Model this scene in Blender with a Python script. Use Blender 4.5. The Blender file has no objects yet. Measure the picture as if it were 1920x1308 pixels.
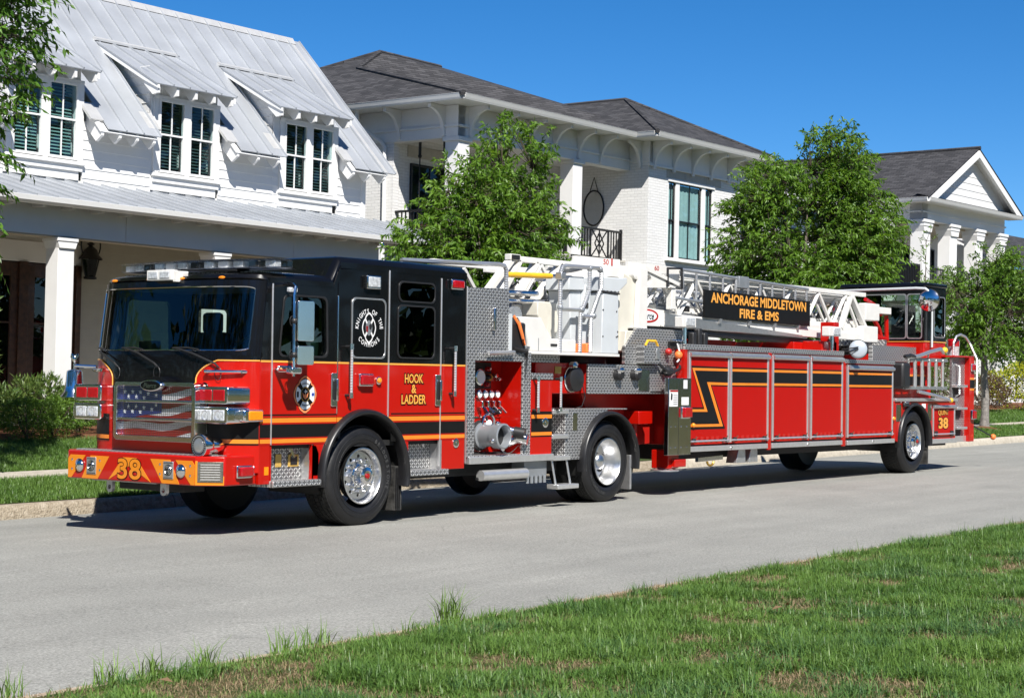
import bpy, bmesh, math, random
import numpy as np
from mathutils import Vector, Matrix
from mathutils.geometry import tessellate_polygon
R = math.radians
random.seed(7)
scene = bpy.context.scene
COL = scene.collection

# ---------------------------------------------------------------- camera
cam_d = bpy.data.cameras.new('camera'); cam = bpy.data.objects.new('camera', cam_d); COL.objects.link(cam)
cr = Vector((0.60197063, -0.79841106, 0.01308195)); cu = Vector((-0.0214787, 0.000187, 0.9997693)); cf = Vector((0.7982293, 0.6021127, 0.0170363))
CAM = Vector((-14.61, -13.05, 1.62))
cam.matrix_world = Matrix(((cr.x, cu.x, -cf.x, CAM.x), (cr.y, cu.y, -cf.y, CAM.y), (cr.z, cu.z, -cf.z, CAM.z), (0, 0, 0, 1)))
cam_d.sensor_fit = 'HORIZONTAL'; cam_d.sensor_width = 36.0; cam_d.lens = 36.0 * 3317.68 / 1920.0
cam_d.clip_start = 0.1; cam_d.clip_end = 3000
scene.camera = cam
# ---------------------------------------------------------------- sky, sun, exposure
SUN = Vector((0.60, 0.76, -1.0)).normalized()          # the way the light travels
world = bpy.data.worlds.new('World'); scene.world = world; world.use_nodes = True
wn = world.node_tree.nodes; wl = world.node_tree.links; wn.clear()
sky = wn.new('ShaderNodeTexSky'); sky.sky_type = 'NISHITA'; sky.sun_disc = False
sky.sun_elevation = math.asin(-SUN.z); sky.sun_rotation = math.atan2(-SUN.x, -SUN.y)
sky.altitude = 2500; sky.air_density = 0.9; sky.dust_density = 0.0; sky.ozone_density = 6.0
hs = wn.new('ShaderNodeHueSaturation'); hs.inputs['Saturation'].default_value = 1.25
bg = wn.new('ShaderNodeBackground'); bg.inputs[1].default_value = 0.072
wo = wn.new('ShaderNodeOutputWorld')
wl.new(sky.outputs[0], hs.inputs['Color']); wl.new(hs.outputs[0], bg.inputs[0]); wl.new(bg.outputs[0], wo.inputs[0])
sd = bpy.data.lights.new('sun', 'SUN'); sd.energy = 5.0; sd.angle = R(0.53); sd.color = (1.0, 0.955, 0.89)
so = bpy.data.objects.new('sun', sd); COL.objects.link(so); so.location = (-20, -25, 40)
so.rotation_euler = SUN.to_track_quat('-Z', 'Y').to_euler()
vs = scene.view_settings; vs.view_transform = 'Standard'; vs.look = 'None'; vs.exposure = 0.75; vs.gamma = 1.0; vs.use_curve_mapping = False
scene.cycles.max_bounces = 10; scene.cycles.transparent_max_bounces = 16; scene.cycles.use_denoising = True
scene.cycles.sample_clamp_indirect = 6.0

# ---------------------------------------------------------------- materials
MATS = {}
def nt(name):
    m = bpy.data.materials.new(name); m.use_nodes = True; n = m.node_tree.nodes; n.clear()
    o = n.new('ShaderNodeOutputMaterial'); return m, n, m.node_tree.links, o
def mat(name, col, rough=0.5, metal=0.0, coat=0.0, var=0.06, scale=6.0, bump=0.0, bscale=60.0, spec=0.5, rvar=0.1, dirt=None):
    m, n, l, o = nt(name); p = n.new('ShaderNodeBsdfPrincipled'); l.new(p.outputs[0], o.inputs[0])
    p.inputs['Roughness'].default_value = rough; p.inputs['Metallic'].default_value = metal
    p.inputs['Coat Weight'].default_value = coat; p.inputs['Coat Roughness'].default_value = 0.04
    p.inputs['Specular IOR Level'].default_value = spec
    tc = n.new('ShaderNodeTexCoord'); nz = n.new('ShaderNodeTexNoise'); nz.inputs['Scale'].default_value = scale; nz.inputs['Detail'].default_value = 5
    l.new(tc.outputs['Object'], nz.inputs['Vector'])
    rp = n.new('ShaderNodeValToRGB'); a = 1 - var; b = 1 + var
    rp.color_ramp.elements[0].position = 0.3; rp.color_ramp.elements[1].position = 0.7
    d = dirt or tuple(c * a for c in col[:3])
    rp.color_ramp.elements[0].color = (*d, 1); rp.color_ramp.elements[1].color = (*[min(1, c * b) for c in col[:3]], 1)
    l.new(nz.outputs[0], rp.inputs[0]); l.new(rp.outputs[0], p.inputs['Base Color'])
    mr = n.new('ShaderNodeMapRange'); mr.inputs['To Min'].default_value = max(0.02, rough - rvar * rough); mr.inputs['To Max'].default_value = min(1, rough + rvar * rough)
    l.new(nz.outputs[0], mr.inputs[0]); l.new(mr.outputs[0], p.inputs['Roughness'])
    if bump > 0:
        nb = n.new('ShaderNodeTexNoise'); nb.inputs['Scale'].default_value = bscale; nb.inputs['Detail'].default_value = 6
        l.new(tc.outputs['Object'], nb.inputs['Vector'])
        bu = n.new('ShaderNodeBump'); bu.inputs['Strength'].default_value = bump; bu.inputs['Distance'].default_value = 0.02
        l.new(nb.outputs[0], bu.inputs['Height']); l.new(bu.outputs[0], p.inputs['Normal'])
    MATS[name] = m; return m
def mth(n, l, op, a, b=None, c=None):
    q = n.new('ShaderNodeMath'); q.operation = op
    for i, v in enumerate((a, b, c)):
        if v is None: continue
        if isinstance(v, (int, float)): q.inputs[i].default_value = v
        else: l.new(v, q.inputs[i])
    return q.outputs[0]
def tread(name, ax, cell=0.036, bright=0.78, dark=0.22):
    """raised diamond tread plate, pattern laid in the two object axes ax"""
    m, n, l, o = nt(name); p = n.new('ShaderNodeBsdfPrincipled'); l.new(p.outputs[0], o.inputs[0])
    tc = n.new('ShaderNodeTexCoord'); sp = n.new('ShaderNodeSeparateXYZ'); l.new(tc.outputs['Object'], sp.inputs[0])
    a = mth(n, l, 'DIVIDE', sp.outputs[ax[0]], cell); b = mth(n, l, 'DIVIDE', sp.outputs[ax[1]], cell)
    fa = mth(n, l, 'FLOOR', a); fb = mth(n, l, 'FLOOR', b)
    par = mth(n, l, 'PINGPONG', mth(n, l, 'ADD', fa, fb), 1.0)
    sg = mth(n, l, 'MULTIPLY_ADD', par, 2.0, -1.0)
    u = mth(n, l, 'SUBTRACT', mth(n, l, 'SUBTRACT', a, fa), 0.5); v = mth(n, l, 'SUBTRACT', mth(n, l, 'SUBTRACT', b, fb), 0.5)
    sv = mth(n, l, 'MULTIPLY', v, sg)
    s = mth(n, l, 'DIVIDE', mth(n, l, 'ADD', u, sv), 0.86); t = mth(n, l, 'DIVIDE', mth(n, l, 'SUBTRACT', u, sv), 0.30)
    r2 = mth(n, l, 'ADD', mth(n, l, 'MULTIPLY', s, s), mth(n, l, 'MULTIPLY', t, t))
    h = n.new('ShaderNodeMapRange'); h.inputs['From Min'].default_value = 1.15; h.inputs['From Max'].default_value = 0.35; l.new(r2, h.inputs[0])
    nz = n.new('ShaderNodeTexNoise'); nz.inputs['Scale'].default_value = 5; l.new(tc.outputs['Object'], nz.inputs['Vector'])
    mx = n.new('ShaderNodeMix'); mx.data_type = 'RGBA'; mx.inputs['A'].default_value = (dark, dark, dark * 1.01, 1); mx.inputs['B'].default_value = (bright, bright, bright * .98, 1)
    l.new(h.outputs[0], mx.inputs['Factor'])
    l.new(mx.outputs['Result'], p.inputs['Base Color']); p.inputs['Metallic'].default_value = 0.75
    mr = n.new('ShaderNodeMapRange'); mr.inputs['To Min'].default_value = 0.34; mr.inputs['To Max'].default_value = 0.5; l.new(nz.outputs[0], mr.inputs[0]); l.new(mr.outputs[0], p.inputs['Roughness'])
    bu = n.new('ShaderNodeBump'); bu.inputs['Strength'].default_value = 0.8; bu.inputs['Distance'].default_value = 0.004
    l.new(h.outputs[0], bu.inputs['Height']); l.new(bu.outputs[0], p.inputs['Normal'])
    MATS[name] = m; return m
def ribbed(name, base, axis, pitch, amount=0.5, rough=0.3, metal=0.0, coat=0.0, dark=0.6):
    """surface with fine parallel ribs along one object axis"""
    m = mat(name, base, rough, metal, coat, var=0.03); n = m.node_tree.nodes; l = m.node_tree.links
    p = [x for x in n if x.type == 'BSDF_PRINCIPLED'][0]
    tc = n.new('ShaderNodeTexCoord'); sp = n.new('ShaderNodeSeparateXYZ'); l.new(tc.outputs['Object'], sp.inputs[0])
    f = mth(n, l, 'FRACT', mth(n, l, 'DIVIDE', sp.outputs[axis], pitch))
    h = mth(n, l, 'SINE', mth(n, l, 'MULTIPLY', f, math.pi))
    bu = n.new('ShaderNodeBump'); bu.inputs['Strength'].default_value = amount; bu.inputs['Distance'].default_value = pitch * .25
    l.new(h, bu.inputs['Height']); l.new(bu.outputs[0], p.inputs['Normal'])
    return m
def glass(name, tint=(0.5, 0.62, 0.58), gloss=1.0, rough=0.0):
    """thin pane: mirror by Fresnel over a tinted see-through"""
    m, n, l, o = nt(name); tr = n.new('ShaderNodeBsdfTransparent'); tr.inputs[0].default_value = (*tint, 1)
    g = n.new('ShaderNodeBsdfGlossy'); g.inputs['Roughness'].default_value = rough; g.inputs[0].default_value = (gloss, gloss, gloss, 1)
    lw = n.new('ShaderNodeLayerWeight'); lw.inputs[0].default_value = 0.5; fr = mth(n, l, 'MULTIPLY_ADD', mth(n, l, 'POWER', lw.outputs['Facing'], 5.0), 0.95, 0.05)
    mx = n.new('ShaderNodeMixShader'); l.new(fr, mx.inputs[0]); l.new(tr.outputs[0], mx.inputs[1]); l.new(g.outputs[0], mx.inputs[2]); l.new(mx.outputs[0], o.inputs[0])
    MATS[name] = m; return m
def leafmat(name, c0, c1, trans=0.35, rough=0.45):
    m, n, l, o = nt(name); at = n.new('ShaderNodeAttribute'); at.attribute_name = 'tone'
    rp = n.new('ShaderNodeValToRGB'); rp.color_ramp.elements[0].color = (*c0, 1); rp.color_ramp.elements[1].color = (*c1, 1); l.new(at.outputs['Fac'], rp.inputs[0])
    p = n.new('ShaderNodeBsdfPrincipled'); p.inputs['Roughness'].default_value = rough; p.inputs['Specular IOR Level'].default_value = 0.35; l.new(rp.outputs[0], p.inputs['Base Color'])
    t = n.new('ShaderNodeBsdfTranslucent'); br = n.new('ShaderNodeMix'); br.data_type = 'RGBA'; br.blend_type = 'MULTIPLY'; br.inputs['Factor'].default_value = 1.0; br.inputs['B'].default_value = (1.5, 1.35, 0.5, 1)
    l.new(rp.outputs[0], br.inputs['A']); l.new(br.outputs['Result'], t.inputs[0])
    mx = n.new('ShaderNodeMixShader'); mx.inputs[0].default_value = trans; l.new(p.outputs[0], mx.inputs[1]); l.new(t.outputs[0], mx.inputs[2]); l.new(mx.outputs[0], o.inputs[0])
    MATS[name] = m; return m

mat('red', (0.40, 0.005, 0.0015), 0.30, 0, 0.6, var=0.02, spec=0.3)
mat('red_dull', (0.40, 0.010, 0.006), 0.4, 0, 0.3, var=0.08)
mat('black_paint', (0.004, 0.004, 0.0045), 0.22, 0, 0.35, var=0.05, spec=0.25)
mat('black_decal', (0.008, 0.008, 0.008), 0.4, 0, 0.03, var=0.05)
mat('rubber', (0.010, 0.010, 0.011), 0.38, 0, 0, var=0.25, scale=9, spec=0.5)
mat('tyre', (0.009, 0.009, 0.010), 0.5, 0, 0, var=0.3, scale=7, bump=0.15, bscale=40, spec=0.45)
mat('tyre_tread', (0.013, 0.013, 0.013), 0.75, 0, 0, var=0.3, scale=12)
mat('tyre_letter', (0.05, 0.05, 0.05), 0.6, var=0.1)
mat('mud_flap', (0.035, 0.034, 0.032), 0.75, var=0.8, scale=9, bump=0.5, bscale=20)
mat('plastic', (0.015, 0.015, 0.016), 0.45, var=0.1)
mat('chassis', (0.010, 0.010, 0.010), 0.6, var=0.3)
mat('chrome', (0.80, 0.80, 0.80), 0.12, 1.0, 0, var=0.02)
mat('steel', (0.62, 0.62, 0.62), 0.13, 1.0, 0, var=0.05)
mat('aluminium', (0.60, 0.60, 0.60), 0.36, 0.85, 0, var=0.08, scale=20)
mat('aluminium_bright', (0.70, 0.70, 0.70), 0.30, 0.75, 0, var=0.05, scale=20)
mat('rim_metal', (0.70, 0.70, 0.70), 0.30, 1.0, 0, var=0.06)
mat('ladder_white', (0.66, 0.65, 0.62), 0.4, 0, 0.3, var=0.04)
mat('ladder_cream', (0.58, 0.555, 0.48), 0.45, 0, 0.2, var=0.05)
mat('console_white', (0.50, 0.53, 0.55), 0.45, 0, 0.1, var=0.03)
mat('mirror_back', (0.40, 0.45, 0.50), 0.35, 0.2, 0.2, var=0.03)
mat('stripe_gold', (0.74, 0.21, 0.018), 0.34, 0, 0.5, var=0.05)
mat('bumper_yellow', (0.66, 0.21, 0.008), 0.36, 0, 0.4, var=0.04)
mat('letter_gold', (0.74, 0.33, 0.055), 0.35, 0, 0.3, var=0.06)
mat('yellow', (0.75, 0.42, 0.02), 0.45, 0, 0.2, var=0.12)
mat('orange', (0.80, 0.18, 0.04), 0.5, var=0.08)
mat('lens_red', (0.34, 0.004, 0.008), 0.12, 0, 1.0, var=0.15, scale=40, bump=0.1, bscale=90)
mat('lens_amber', (0.85, 0.24, 0.006), 0.15, 0, 1.0, var=0.1, scale=40)
mat('lens_clear', (0.62, 0.64, 0.66), 0.12, 0.3, 1.0, var=0.35, scale=30, bump=0.3, bscale=60)
mat('badge_white', (0.74, 0.78, 0.80), 0.4, 0, 0.3, var=0.03)
mat('badge_blue', (0.015, 0.06, 0.42), 0.4, 0, 0.3)
mat('badge_orange', (0.78, 0.24, 0.09), 0.4, 0, 0.3)
mat('flag_red', (0.28, 0.008, 0.012), 0.35, 0.3, 0.3, var=0.15, scale=60)
mat('flag_white', (0.62, 0.62, 0.64), 0.35, 0.3, 0.3, var=0.2, scale=60)
mat('flag_blue', (0.020, 0.035, 0.20), 0.35, 0.3, 0.3, var=0.2, scale=60)
mat('sticker', (0.74, 0.74, 0.74), 0.4, var=0.03)
mat('brass', (0.42, 0.26, 0.05), 0.4, 0.7, var=0.2)
mat('brass_tag', (0.62, 0.40, 0.10), 0.35, 0.3, var=0.2)
mat('bronze_plate', (0.20, 0.19, 0.16), 0.35, 0.7, var=0.3, scale=60)
mat('grey_pipe', (0.30, 0.32, 0.34), 0.35, 0.5, var=0.1)
mat('interior', (0.018, 0.018, 0.020), 0.7, var=0.2)
mat('interior_grey', (0.11, 0.12, 0.12), 0.6, var=0.2)
mat('seat_fabric', (0.035, 0.035, 0.038), 0.85, var=0.2, scale=30)
tread('tread_xz', (0, 2)); tread('tread_xy', (0, 1), bright=0.75, dark=0.3); tread('tread_yz', (1, 2))
ribbed('roll_door', (0.36, 0.004, 0.0015), 2, 0.032, 0.08, 0.42, 0.0, 0.05)
for q_ in ('roll_door', 'black_decal'): [x for x in MATS[q_].node_tree.nodes if x.type == 'BSDF_PRINCIPLED'][0].inputs['Specular IOR Level'].default_value = 0.15
ribbed('roll_black', (0.008, 0.009, 0.010), 2, 0.032, 0.08, 0.42, 0.0, 0.03); [x for x in MATS['roll_black'].node_tree.nodes if x.type == 'BSDF_PRINCIPLED'][0].inputs['Specular IOR Level'].default_value = 0.15
ribbed('grip', (0.66, 0.66, 0.66), 2, 0.03, 0.6, 0.35, 0.8)
glass('cab_glass', (0.50, 0.66, 0.60)); glass('tiller_glass', (0.62, 0.74, 0.68)); glass('tint_glass', (0.02, 0.02, 0.02)); glass('clear_lens', (0.95, 0.96, 0.97))
# ---------------------------------------------------------------- mesh helpers
def ij(plane):   # plane -> (in-plane axes, extrusion axis)
    return {'xz': (0, 2, 1), 'yz': (1, 2, 0), 'xy': (0, 1, 2)}[plane]
class MB:
    def __init__(s): s.v = []; s.f = []
    def quad(s, *p):
        n = len(s.v); s.v += [tuple(q) for q in p]; s.f.append(tuple(range(n, n + len(p)))); return s
    def box(s, x0, x1, y0, y1, z0, z1):
        n = len(s.v); s.v += [(x0, y0, z0), (x1, y0, z0), (x1, y1, z0), (x0, y1, z0), (x0, y0, z1), (x1, y0, z1), (x1, y1, z1), (x0, y1, z1)]
        s.f += [tuple(n + k for k in q) for q in ((0, 3, 2, 1), (4, 5, 6, 7), (0, 1, 5, 4), (1, 2, 6, 5), (2, 3, 7, 6), (3, 0, 4, 7))]; return s
    def prism(s, pts, plane, a, b, holes=()):
        i, j, k = ij(plane); loops = [list(pts)] + [list(h) for h in holes]
        flat = [p for lp in loops for p in lp]; n = len(s.v); m = len(flat)
        for d in (a, b):
            for p in flat:
                q = [0, 0, 0]; q[i], q[j], q[k] = p[0], p[1], d; s.v.append(tuple(q))
        if holes: tris = tessellate_polygon([[Vector((p[0], p[1], 0)) for p in lp] for lp in loops])
        else: tris = [tuple(range(m))]
        for t in tris:
            s.f.append(tuple(n + x for x in t)); s.f.append(tuple(n + m + x for x in reversed(t)))
        o = n
        for lp in loops:
            c = len(lp)
            for x in range(c): s.f.append((o + x, o + (x + 1) % c, o + m + (x + 1) % c, o + m + x))
            o += c
        return s
    def tube(s, path, r, n=8, closed=False):
        P = [Vector(p) for p in path]; N = len(P); base = len(s.v); up = None; rs = r if isinstance(r, (list, tuple)) else [r] * N
        for i in range(N):
            if closed: t = P[(i + 1) % N] - P[i - 1]
            else: t = (P[min(i + 1, N - 1)] - P[max(i - 1, 0)])
            t.normalize()
            if up is None: up = t.orthogonal().normalized()
            up = (up - t * up.dot(t)); up = up.normalized() if up.length > 1e-6 else t.orthogonal().normalized()
            w = t.cross(up)
            for k in range(n):
                a = 2 * math.pi * k / n; s.v.append(tuple(P[i] + (up * math.cos(a) + w * math.sin(a)) * rs[i]))
        for i in range(N if closed else N - 1):
            j = (i + 1) % N
            for k in range(n): s.f.append((base + i * n + k, base + i * n + (k + 1) % n, base + j * n + (k + 1) % n, base + j * n + k))
        if not closed:
            s.f.append(tuple(base + k for k in reversed(range(n)))); s.f.append(tuple(base + (N - 1) * n + k for k in range(n)))
        return s
    def lathe(s, prof, c, axis='y', n=32, cap=True):
        b = len(s.v); M = len(prof)
        for (r, h) in prof:
            for k in range(n):
                a = 2 * math.pi * k / n; u, w = r * math.cos(a), r * math.sin(a)
                s.v.append({'y': (c[0] + u, c[1] + h, c[2] + w), 'z': (c[0] + u, c[1] + w, c[2] + h), 'x': (c[0] + h, c[1] + u, c[2] + w)}[axis])
        for i in range(M - 1):
            for k in range(n): s.f.append((b + i * n + k, b + i * n + (k + 1) % n, b + (i + 1) * n + (k + 1) % n, b + (i + 1) * n + k))
        if cap:
            s.f.append(tuple(b + k for k in range(n))); s.f.append(tuple(b + (M - 1) * n + k for k in range(n)))
        return s
    def grid(s, fn, nu, nv):
        b = len(s.v)
        for i in range(nu + 1):
            for j in range(nv + 1): s.v.append(tuple(fn(i / nu, j / nv)))
        for i in range(nu):
            for j in range(nv):
                a = b + i * (nv + 1) + j; s.f.append((a, a + nv + 1, a + nv + 2, a + 1))
        return s
    def sphere(s, c, r, n=12, m=8, sq=(1, 1, 1)):
        return s.grid(lambda u, v: (c[0] + sq[0] * r * math.sin(v * math.pi) * math.cos(u * 2 * math.pi), c[1] + sq[1] * r * math.sin(v * math.pi) * math.sin(u * 2 * math.pi), c[2] + sq[2] * r * math.cos(v * math.pi)), n, m)
    def beam(s, a, b, w, h, up=(0, 0, 1)):
        """square bar from a to b, w wide (sideways) and h high"""
        a, b = Vector(a), Vector(b); t = (b - a).normalized(); u = Vector(up); u = (u - t * u.dot(t))
        u = u.normalized() if u.length > 1e-5 else t.orthogonal().normalized(); q = t.cross(u); n = len(s.v)
        for p in (a, b):
            for (x, y) in ((-1, -1), (1, -1), (1, 1), (-1, 1)): s.v.append(tuple(p + q * (x * w / 2) + u * (y * h / 2)))
        s.f += [tuple(n + k for k in q_) for q_ in ((3, 2, 1, 0), (4, 5, 6, 7), (0, 1, 5, 4), (1, 2, 6, 5), (2, 3, 7, 6), (3, 0, 4, 7))]; return s
    def mesh(s, name, smooth=True, ang=35):
        me = bpy.data.meshes.new(name); me.from_pydata(s.v, [], s.f); me.validate(); 
        bm = bmesh.new(); bm.from_mesh(me); bmesh.ops.recalc_face_normals(bm, faces=bm.faces); bm.to_mesh(me); bm.free()
        if smooth:
            me.polygons.foreach_set('use_smooth', [True] * len(me.polygons)); me.set_sharp_from_angle(angle=R(ang))
        return me
    def build(s, name, m, parent=None, bevel=0.0, smooth=True, ang=35, label=None):
        o = bpy.data.objects.new(name, s.mesh(name, smooth, ang)); COL.objects.link(o)
        o.data.materials.append(MATS[m] if isinstance(m, str) else m)
        if parent is not None: o.parent = parent
        if bevel > 0:
            b = o.modifiers.new('bevel', 'BEVEL'); b.width = bevel; b.segments = 2; b.limit_method = 'ANGLE'; b.angle_limit = R(40)
        if label: o['label'] = label
        return o
def box(name, m, parent, x0, x1, y0, y1, z0, z1, bevel=0.0, label=None): return MB().box(x0, x1, y0, y1, z0, z1).build(name, m, parent, bevel, label=label)
def tag(o, label=None, cat=None, group=None, kind=None):
    if label: o['label'] = label
    if cat: o['category'] = cat
    if group: o['group'] = group
    if kind: o['kind'] = kind
    return o
def empty(name, loc=(0, 0, 0), label=None, cat=None, group=None, mtx=None):
    o = bpy.data.objects.new(name, None); COL.objects.link(o); o.empty_display_size = 0.3
    if mtx is not None: o.matrix_world = mtx
    else: o.location = loc
    return tag(o, label, cat, group)
def share(src, parent, loc=(0, 0, 0), rot=(0, 0, 0), scale=(1, 1, 1)):
    c = src.copy(); COL.objects.link(c); c.parent = parent; c.location = loc; c.rotation_euler = rot; c.scale = scale; return c
def copy_tree(o, parent=None):
    c = o.copy(); COL.objects.link(c); c.parent = parent
    for ch in list(o.children): copy_tree(ch, c)
    return c
def rrect(x0, x1, z0, z1, r, n=4):
    p = []
    for cx, cz, a0 in ((x1 - r, z1 - r, 0), (x0 + r, z1 - r, 90), (x0 + r, z0 + r, 180), (x1 - r, z0 + r, 270)):
        for k in range(n + 1):
            a = R(a0 + 90 * k / n); p.append((cx + r * math.cos(a), cz + r * math.sin(a)))
    return p
def rpoly(pts, r, n=4):
    """polygon with rounded corners"""
    out = []; N = len(pts)
    for i in range(N):
        p0, p, p1 = Vector(pts[i - 1]), Vector(pts[i]), Vector(pts[(i + 1) % N])
        d0 = (p0 - p).normalized(); d1 = (p1 - p).normalized(); k = min(r, (p0 - p).length * .45, (p1 - p).length * .45)
        a, b = p + d0 * k, p + d1 * k
        for t in range(n + 1):
            t /= n; q = a * (1 - t) ** 2 + p * 2 * t * (1 - t) + b * t ** 2; out.append((q.x, q.y))
    return out
def circ(cx, cz, r, n=24, a0=0, a1=360, rz=None):
    rz = rz or r; return [(cx + r * math.cos(R(a0 + (a1 - a0) * k / n)), cz + rz * math.sin(R(a0 + (a1 - a0) * k / n))) for k in range(n + (a1 - a0 < 360))]
def inset(pts, d):
    """shrink a convex polygon towards its middle"""
    c = Vector((sum(p[0] for p in pts) / len(pts), sum(p[1] for p in pts) / len(pts))); out = []
    for p in pts:
        q = Vector(p) - c; out.append(tuple(c + Vector((q.x - math.copysign(min(d, abs(q.x) * .9), q.x), q.y - math.copysign(min(d, abs(q.y) * .9), q.y)))))
    return out
TXT = {}
def text_mesh(body, bold=0.0, shear=0.0):
    key = (body, bold, shear)
    if key in TXT: return TXT[key]
    c = bpy.data.curves.new('t', 'FONT'); c.body = body; c.size = 1.0; c.offset = bold; c.shear = shear; c.resolution_u = 4; c.align_x = 'CENTER'
    o = bpy.data.objects.new('t', c); COL.objects.link(o); dg = bpy.context.evaluated_depsgraph_get()
    me = o.evaluated_get(dg).to_mesh(); v = np.array([tuple(p.co) for p in me.vertices]) if len(me.vertices) else np.zeros((0, 3)); f = [tuple(p.vertices) for p in me.polygons]
    o.evaluated_get(dg).to_mesh_clear(); bpy.data.objects.remove(o); bpy.data.curves.remove(c)
    TXT[key] = (v, f); return TXT[key]
def text(name, body, m, parent, org, ex, ey, w=None, h=None, bold=0.02, shear=0.0, outline=None, thick=0.002):
    """flat lettering: org is its middle, ex and ey its writing and upward directions, w and h its size"""
    ex, ey, org = Vector(ex).normalized(), Vector(ey).normalized(), Vector(org); ez = ex.cross(ey).normalized(); out = None
    v0, f0 = text_mesh(body, bold, shear); lo, hi = v0.min(0), v0.max(0); cx, cy = (lo + hi)[:2] / 2
    sy = h / (hi[1] - lo[1]); sx = w / (hi[0] - lo[0]) if w else sy
    for lay, (bo, mm) in enumerate(([(bold + outline[0] / sy, outline[1])] if outline else []) + [(bold, m)]):
        v, f = text_mesh(body, round(bo, 4), shear); b = MB(); off = thick * (1 + lay)
        b.v = [tuple(org + ex * float((p[0] - cx) * sx) + ey * float((p[1] - cy) * sy) + ez * off) for p in v]; b.f = list(f)
        o = bpy.data.objects.new(name if lay or not outline else name + '_outline', None); bpy.data.objects.remove(o)
        me = bpy.data.meshes.new(name); me.from_pydata(b.v, [], b.f); o = bpy.data.objects.new(name if (lay or not outline) else 'letter_outline', me); COL.objects.link(o)
        me.materials.append(MATS[mm]); o.parent = parent; out = o
    return out
def arc_text(name, body, m, parent, c, ex, ey, rad, h, a_mid, a_span, inside=False, bold=0.02, thick=0.003, wf=1.0):
    """letters set round an arc (degrees, counted from ex towards ey); inside = reading along the bottom"""
    ex, ey, c = Vector(ex).normalized(), Vector(ey).normalized(), Vector(c); ez = ex.cross(ey).normalized(); b = MB(); n = len(body)
    for i, ch in enumerate(body):
        if ch == ' ': continue
        t = (i / (n - 1) - .5) if n > 1 else 0
        a = R(a_mid + (a_span * t if inside else -a_span * t)); d = ex * math.cos(a) + ey * math.sin(a)
        up = -d if inside else d; rt = up.cross(ez) ; v, f = text_mesh(ch, bold, 0.0); lo, hi = v.min(0), v.max(0); k0 = len(b.v)
        s = h / 0.70; cx = (lo[0] + hi[0]) / 2
        for p in v: b.v.append(tuple(c + d * rad + rt * float((p[0] - cx) * s * wf) + up * float((p[1] - .35) * s) + ez * thick))
        b.f += [tuple(k0 + x for x in q) for q in f]
    me = bpy.data.meshes.new(name); me.from_pydata(b.v, [], b.f); me.materials.append(MATS[m]); o = bpy.data.objects.new(name, me); COL.objects.link(o); o.parent = parent; o['kind'] = 'stuff'; return o
def fast_mesh(name, V, F, m, parent=None, tone=None, kind=None, smooth=False):
    """big meshes straight from numpy: V (n,3), F (m,3) triangles"""
    me = bpy.data.meshes.new(name); me.vertices.add(len(V)); me.vertices.foreach_set('co', np.asarray(V, np.float32).ravel())
    k = F.shape[1]; me.loops.add(F.size); me.loops.foreach_set('vertex_index', np.asarray(F, np.int32).ravel()); me.polygons.add(len(F))
    me.polygons.foreach_set('loop_start', np.arange(0, F.size, k, dtype=np.int32)); me.polygons.foreach_set('loop_total', np.full(len(F), k, np.int32))
    if tone is not None:
        at = me.attributes.new('tone', 'FLOAT', 'POINT'); at.data.foreach_set('value', np.asarray(tone, np.float32))
    me.update(calc_edges=True); me.materials.append(MATS[m] if isinstance(m, str) else m)
    if smooth: me.polygons.foreach_set('use_smooth', [True] * len(me.polygons))
    o = bpy.data.objects.new(name, me); COL.objects.link(o)
    if parent is not None: o.parent = parent
    if kind: o['kind'] = kind
    return o
SX, SZ = (1, 0, 0), (0, 0, 1)      # writing directions on the truck's near side
# ================================================================ ground
def gz(x, y): return 0.0055 * x - 0.018 * np.abs(y + 0.8) + 0.004       # road camber
def yk(x): return 4.08 + 0.027 * x                                        # foot of the far kerb
def yn(x): return -5.12 + 0.012 * x                                       # near edge of the road
def ktop(x): return gz(x, yk(x)) + 0.165
TP = ([0.0, 0.3, 1.0, 1.6, 2.85, 5.0, 7.2, 12.0, 200.0], [0.0, 0.01, 0.11, 0.16, 0.17, 0.50, 0.68, 0.74, 0.9])
def tz(x, y): return ktop(x) + np.interp(y - yk(x), *TP)                  # terrain behind the kerb
def nz_(x, y): return gz(x, yn(x)) + 0.02 + 0.035 * np.clip(yn(x) - y, 0, 60) ** .8   # verge in front
def soilmat(name, stops, scale, bump=0.6, bscale=40, detail=8, rough=0.95):
    m, n, l, o = nt(name); p = n.new('ShaderNodeBsdfPrincipled'); l.new(p.outputs[0], o.inputs[0]); p.inputs['Roughness'].default_value = rough; p.inputs['Specular IOR Level'].default_value = 0.2
    tc = n.new('ShaderNodeTexCoord'); nz = n.new('ShaderNodeTexNoise'); nz.inputs['Scale'].default_value = scale; nz.inputs['Detail'].default_value = detail; nz.inputs['Roughness'].default_value = 0.7
    l.new(tc.outputs['Object'], nz.inputs['Vector']); rp = n.new('ShaderNodeValToRGB'); l.new(nz.outputs[0], rp.inputs[0]); e = rp.color_ramp.elements
    while len(e) < len(stops): e.new(0.5)
    for k, (q, c) in enumerate(stops): e[k].position = q; e[k].color = (*c, 1)
    l.new(rp.outputs[0], p.inputs['Base Color'])
    nb = n.new('ShaderNodeTexNoise'); nb.inputs['Scale'].default_value = bscale; nb.inputs['Detail'].default_value = 8; l.new(tc.outputs['Object'], nb.inputs['Vector'])
    bu = n.new('ShaderNodeBump'); bu.inputs['Strength'].default_value = bump; bu.inputs['Distance'].default_value = 0.03; l.new(nb.outputs[0], bu.inputs['Height']); l.new(bu.outputs[0], p.inputs['Normal'])
    MATS[name] = m; return m
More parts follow.
